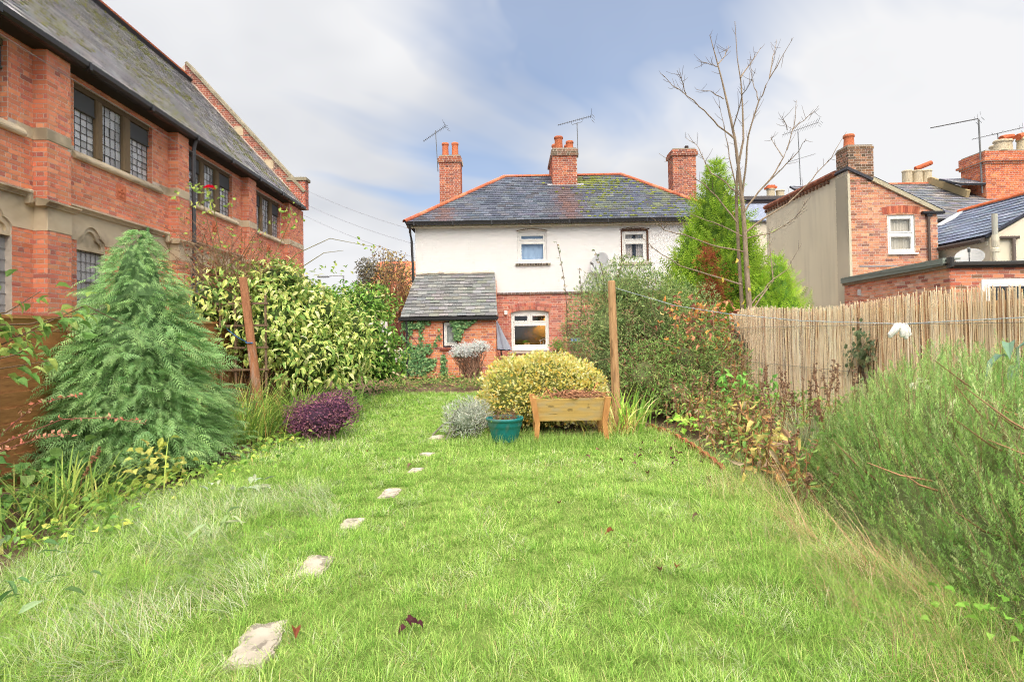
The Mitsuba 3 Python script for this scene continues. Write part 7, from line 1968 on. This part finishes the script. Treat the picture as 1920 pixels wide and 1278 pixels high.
gx_ = np.clip((rh(sx + 0.05, sy) - hz) / 0.05, -2, 2)
Ls = RNG.uniform(0.16, 0.36, ns)
fl_ = (lo < 1) * 1.0
D = unit(np.column_stack([-gx_ * 0.22 - fl_ * 0.35 + RNG.normal(0, 0.18, ns) - 0.05, RNG.normal(-0.05, 0.18, ns) - fl_ * 0.2, np.ones(ns)]))
tops = np.column_stack([sx - fl_ * RNG.uniform(0, 0.12, ns), sy, hz * (0.18 + 0.82 * lo) + RNG.uniform(-0.06, 0.15, ns) * (1 - 0.5 * fl_)])
SD = 44
t = np.linspace(0.0, 1.0, SD)
bend = RNG.normal(0, 0.10, (ns, 1, 3)) * (t[None, :, None] ** 2) * Ls[:, None, None]
P = tops[:, None] - D[:, None] * (Ls[:, None] * (1 - t[None]))[..., None] + bend
a = RNG.uniform(0, 2 * np.pi, (ns, SD))
s1 = unit(np.cross(D, [0.3, 0.9, 0.1])); s2 = np.cross(D, s1)
O = np.cos(a)[..., None] * s1[:, None] + np.sin(a)[..., None] * s2[:, None]
ND = unit(O * (0.95 - 0.45 * t[None, :, None]) + D[:, None] * (0.45 + 0.5 * t[None, :, None]))
nl = 0.031 * (1 - 0.45 * t[None, :] ** 3) * RNG.uniform(0.75, 1.25, (ns, SD))
c0 = blend([lin(136, 164, 96), lin(154, 178, 110), lin(116, 148, 84), lin(176, 192, 140)], [4, 3, 3, 1.6], ns, 0.12)
tone = RNG.uniform(0.85, 1.15, (ns, SD, 1)) * (1 + 0.15 * t[None, :, None] ** 2)
m = MB()
leaves(m, P.reshape(-1, 3), ND.reshape(-1, 3), O.reshape(-1, 3) * 0.5 + np.array([0, 0, 1.0]), nl.ravel(), 0.0050, np.clip(c0[:, None] * tone, 0, 0.9).reshape(-1, 3), fold=0.0)
part(ros, 'needles', m, 'leaf', kind='stuff')
m = MB()
for k in range(0, ns, 4):
    m.tube([tops[k] - D[k] * Ls[k], tops[k] - D[k] * Ls[k] * 0.5, tops[k]], [0.004, 0.003, 0.0015], 3, lin(150, 130, 96))
for _ in range(46):
    b = np.array([RNG.uniform(2.3, 3.6), RNG.uniform(2.0, 3.8), 0.0]); b[2] = max(rh(b[:1], b[1:2])[0] - RNG.uniform(0.1, 0.4), 0.02)
    d = np.array([RNG.uniform(-0.5, -0.1), RNG.uniform(-0.25, 0.15), RNG.uniform(0.1, 0.4)]) * 0.8
    m.tube([b, b + d * 0.5 + [0, 0, -0.02], b + d], [0.006, 0.005, 0.002], 4, lin(170, 130, 100) * RNG.uniform(0.6, 1.1))
part(ros, 'stems', m, 'matte', kind='stuff')
big = thing('grey_leaved_plant', 'broad grey green leaves rising above the rosemary at the right edge', 'plant')
P = np.array([[3.35, 3.95, 1.14], [3.36, 3.92, 1.13], [3.42, 3.9, 1.16], [3.3, 3.9, 1.08], [3.45, 3.95, 1.05], [3.36, 3.9, 1.02], [3.4, 3.9, 0.98], [3.4, 3.85, 1.1]])
D_ = np.array([[-0.3, -0.3, 0.10], [0.5, -0.3, 0.25], [0.2, -0.2, 0.6], [-0.6, -0.1, -0.05], [0.4, -0.4, -0.1], [-0.5, -0.3, -0.2], [-0.1, -0.6, -0.3], [0.6, 0.1, 0.0]])
leaf_pieces(big, P, D_, np.array([0, 0, 1.0]) + RNG.normal(0, 0.15, (8, 3)), np.array([0.24, 0.26, 0.2, 0.22, 0.2, 0.2, 0.18, 0.24]), np.array([0.075, 0.08, 0.07, 0.065, 0.07, 0.06, 0.06, 0.075]), blend([lin(116, 142, 124), lin(104, 132, 112)], [1, 1], 8, 0.06), droop=1.1)
part(big, 'stem', MB(lin(140, 160, 130)).tube([[3.4, 3.95, 0.2], [3.38, 3.94, 0.7], [3.38, 3.93, 1.14]], 0.010, 6), 'matte')
fw = thing('pale_seed_head', 'pale cream leaf cluster sitting in the rosemary', 'plant')
m = MB(); P = np.array([2.92, 4.2, 0.86]) + RNG.normal(0, 1, (16, 3)) * [0.035, 0.03, 0.02]
leaves(m, P, sphere_dirs(16, 0), sphere_dirs(16, 0.2), 0.055, 0.03, blend([lin(222, 222, 176)], [1], 16), hi=True)
part(fw, 'leaves', m, 'leaf')
part(fw, 'stem', MB(lin(150, 160, 110)).tube([[2.92, 4.2, 0.4], [2.92, 4.2, 0.65], [2.92, 4.2, 0.87]], 0.004, 4), 'matte')
# ---------------------------------------------------------------- the grass itself
lg = thing('lawn_grass', 'soft uneven bright green grass of the lawn', 'grass', kind='stuff')
stones_u = shapely.union_all(SPOLY)
STB = shapely.union_all([g.buffer(-0.022) for g in SPOLY[:2]] + [g.buffer(0.0) for g in SPOLY[2:3]] + [g.buffer(0.05) for g in SPOLY[3:]])
shapely.prepare(STB)


def grass_points(n, y0, y1, margin=0.12):
    g = LAWN.buffer(margin).intersection(sbox(-6, y0, 6, y1))
    a, b, c, d = g.bounds
    x, y = RNG.uniform(a, c, n * 2), RNG.uniform(b, d, n * 2)
    ok = shapely.contains_xy(g, x, y) & ~shapely.contains_xy(STB, x, y)
    return x[ok][:n], y[ok][:n]


GC = np.array([lin(150, 188, 84), lin(176, 206, 106), lin(120, 164, 66), lin(204, 216, 158), lin(206, 190, 130)])
gm = MB()
for n, y0, y1, L, W in ((130000, 1.7, 3.4, 0.058, 0.0028), (110000, 3.4, 5.6, 0.058, 0.0038), (62000, 5.6, 8.6, 0.06, 0.0058), (34000, 8.6, 13.0, 0.06, 0.009)):
    x, y = grass_points(n, y0, y1)
    k = len(x)
    nt = int(k * (0.02 if y0 < 5 else 0.03))                        # tufts: many blades gather round common roots and lean out of them
    tx, ty, tt = x[:nt].copy(), y[:nt].copy(), RNG.normal(0, 0.16, nt)
    own = RNG.integers(0, nt, k); tuft = RNG.random(k) < 0.62
    ox, oy = RNG.normal(0, 0.022, k), RNG.normal(0, 0.022, k)
    x, y = np.where(tuft, tx[own] + ox, x), np.where(tuft, ty[own] + oy, y)
    ok = ~shapely.contains_xy(STB, x, y)
    x, y, own, tuft, ox, oy = x[ok], y[ok], own[ok], tuft[ok], ox[ok], oy[ok]
    k = len(x)
    q = np.stack([x, y, 0 * x], -1)
    f1 = meshkit.fbm(q * 1.4, 3, 3); f2 = meshkit.fbm(q * 5.0, 2, 9); f3 = meshkit.fbm(q * 0.7 + 5, 3, 14)
    az = 2 * np.pi * 2.2 * meshkit.fbm(q * 1.1 + 20, 2, 5) + RNG.normal(0, 1.5, k)
    az = np.where(tuft, np.arctan2(oy, ox) + RNG.normal(0, 0.7, k), az)
    pale = np.clip((f2 - 0.50) * 3.2 + (f1 - 0.5) * 1.2 + 0.35 * np.clip(-x - 1.4, 0, 1), 0, 1)
    wgt = np.stack([np.full(k, 2.2), 1.2 + 2.0 * (f3 > 0.5), 1.2 + 3.2 * np.clip(0.5 - f2, 0, 1) * 2, 1.7 * pale, 0.10 + 1.6 * np.clip(x - 1.35, 0, 1) + 0.5 * pale * (f3 > 0.55)], 1)
    pick = (wgt.cumsum(1) > RNG.random(k)[:, None] * wgt.sum(1, keepdims=True)).argmax(1)
    col = np.clip(GC[pick] * (1 + RNG.normal(0, 0.13, (k, 1)) + np.where(tuft, tt[own], -0.12)[:, None]) * (1 + RNG.normal(0, 0.03, (k, 3))), 0.01, 0.9)
    ln = L * (0.55 + 0.9 * f2) * RNG.uniform(0.6, 1.3, k) * (1 + 0.9 * np.clip(np.abs(x + 0.2) - 1.3, 0, 1.2))
    z = hgt(x, y) - 0.005
    ln = ln * np.where(tuft, 1.18 + 0.25 * np.sign(tt[own]), 0.8)
    lean = np.clip(RNG.normal(0.6, 0.35, k) + 0.4 * pale, 0, 1.35)
    blades(gm, np.stack([x, y, z], -1), az, ln, W * RNG.uniform(0.7, 1.3, k), lean, RNG.uniform(0.3, 1.1, k), col, 2, np.clip(col * 1.12, 0, 0.9), 0.5)
put(lg, gm, 'leaf')
# ragged longer grass: left side, round the trough, and the straw coloured fringe on the right
rg = thing('rough_grass', 'long pale matted grass along the left edge of the lawn', 'grass', kind='stuff')
m = MB()
n = 15000
x, y = RNG.uniform(-3.0, -1.3, n), RNG.uniform(1.9, 5.0, n)
ok = shapely.contains_xy(LAWN.buffer(0.35), x, y) & (meshkit.fbm(np.stack([x * 1.7, y * 1.7, 0 * x], -1), 3, 2) + 0.16 * (-x - 2.0) > 0.46) & ~shapely.contains_xy(stones_u.buffer(0.06), x, y)
x, y = x[ok], y[ok]; k = len(x)
az = 2 * np.pi * 1.8 * meshkit.fbm(np.stack([x, y, 0 * x], -1) * 1.5, 2, 5) + RNG.normal(0, 0.6, k)
blades(m, np.stack([x, y, hgt(x, y)], -1), az, RNG.uniform(0.10, 0.22, k), RNG.uniform(0.002, 0.004, k), RNG.uniform(0.5, 1.2, k), RNG.uniform(0.3, 1.2, k), blend([lin(196, 210, 160), lin(160, 186, 104), lin(214, 206, 164), lin(130, 164, 80)], [3, 3, 1, 2], k), 4)
put(rg, m, 'leaf')
rg = thing('rough_grass', 'straw coloured long dry grass at the foot of the rosemary', 'grass', kind='stuff')
m = MB()
n = 4200
y = RNG.uniform(1.7, 5.0, n); x = 1.74 + 0.14 * np.sin(y * 2.1) + RNG.normal(0.12, 0.22, n)
cl = meshkit.fbm(np.stack([x * 3, y * 3, 0 * x], -1), 2, 8)
ok = (cl > 0.47) & (x > 1.2) & (x < 2.3); x, y = x[ok], y[ok]; k = len(x)
blades(m, np.stack([x, y, hgt(x, y)], -1), np.pi + RNG.normal(0.2, 0.9, k), RNG.uniform(0.12, 0.30, k), RNG.uniform(0.0018, 0.003, k), RNG.uniform(0.1, 1.0, k), RNG.uniform(0.3, 1.2, k), blend([lin(222, 204, 156), lin(206, 184, 134), lin(190, 200, 124), lin(160, 188, 96), lin(190, 150, 106)], [3, 2, 3, 3, 0.6], k), 4)
for (cx, cy) in ((1.85, 3.05), (1.78, 3.55), (1.95, 2.6)):                # fans of long bleached stalks
    k = 40
    blades(m, np.column_stack([cx + RNG.normal(0, 0.05, k), cy + RNG.normal(0, 0.05, k), np.zeros(k)]), np.pi * 0.85 + RNG.normal(0, 0.5, k), RNG.uniform(0.35, 0.7, k), 0.0035, RNG.uniform(0.4, 1.0, k), RNG.uniform(0.1, 0.6, k), blend([lin(216, 190, 140), lin(190, 150, 110)], [3, 1], k), 5)
put(rg, m, 'leaf')
rg = thing('rough_grass', 'longer green grass round the legs of the trough and pot', 'grass', kind='stuff')
m = MB()
n = 3600
x, y = RNG.normal(0.45, 0.55, n), 6.95 + RNG.normal(0, 0.22, n)
k = n
blades(m, np.stack([x, y, hgt(x, y)], -1), RNG.uniform(0, 6.28, k), RNG.uniform(0.08, 0.20, k), RNG.uniform(0.004, 0.006, k), RNG.uniform(0.1, 0.7, k), RNG.uniform(0.2, 1.2, k), blend([lin(156, 192, 92), lin(140, 176, 80), lin(180, 204, 116)], [3, 2, 1], k), 4)
put(rg, m, 'leaf')
flush()
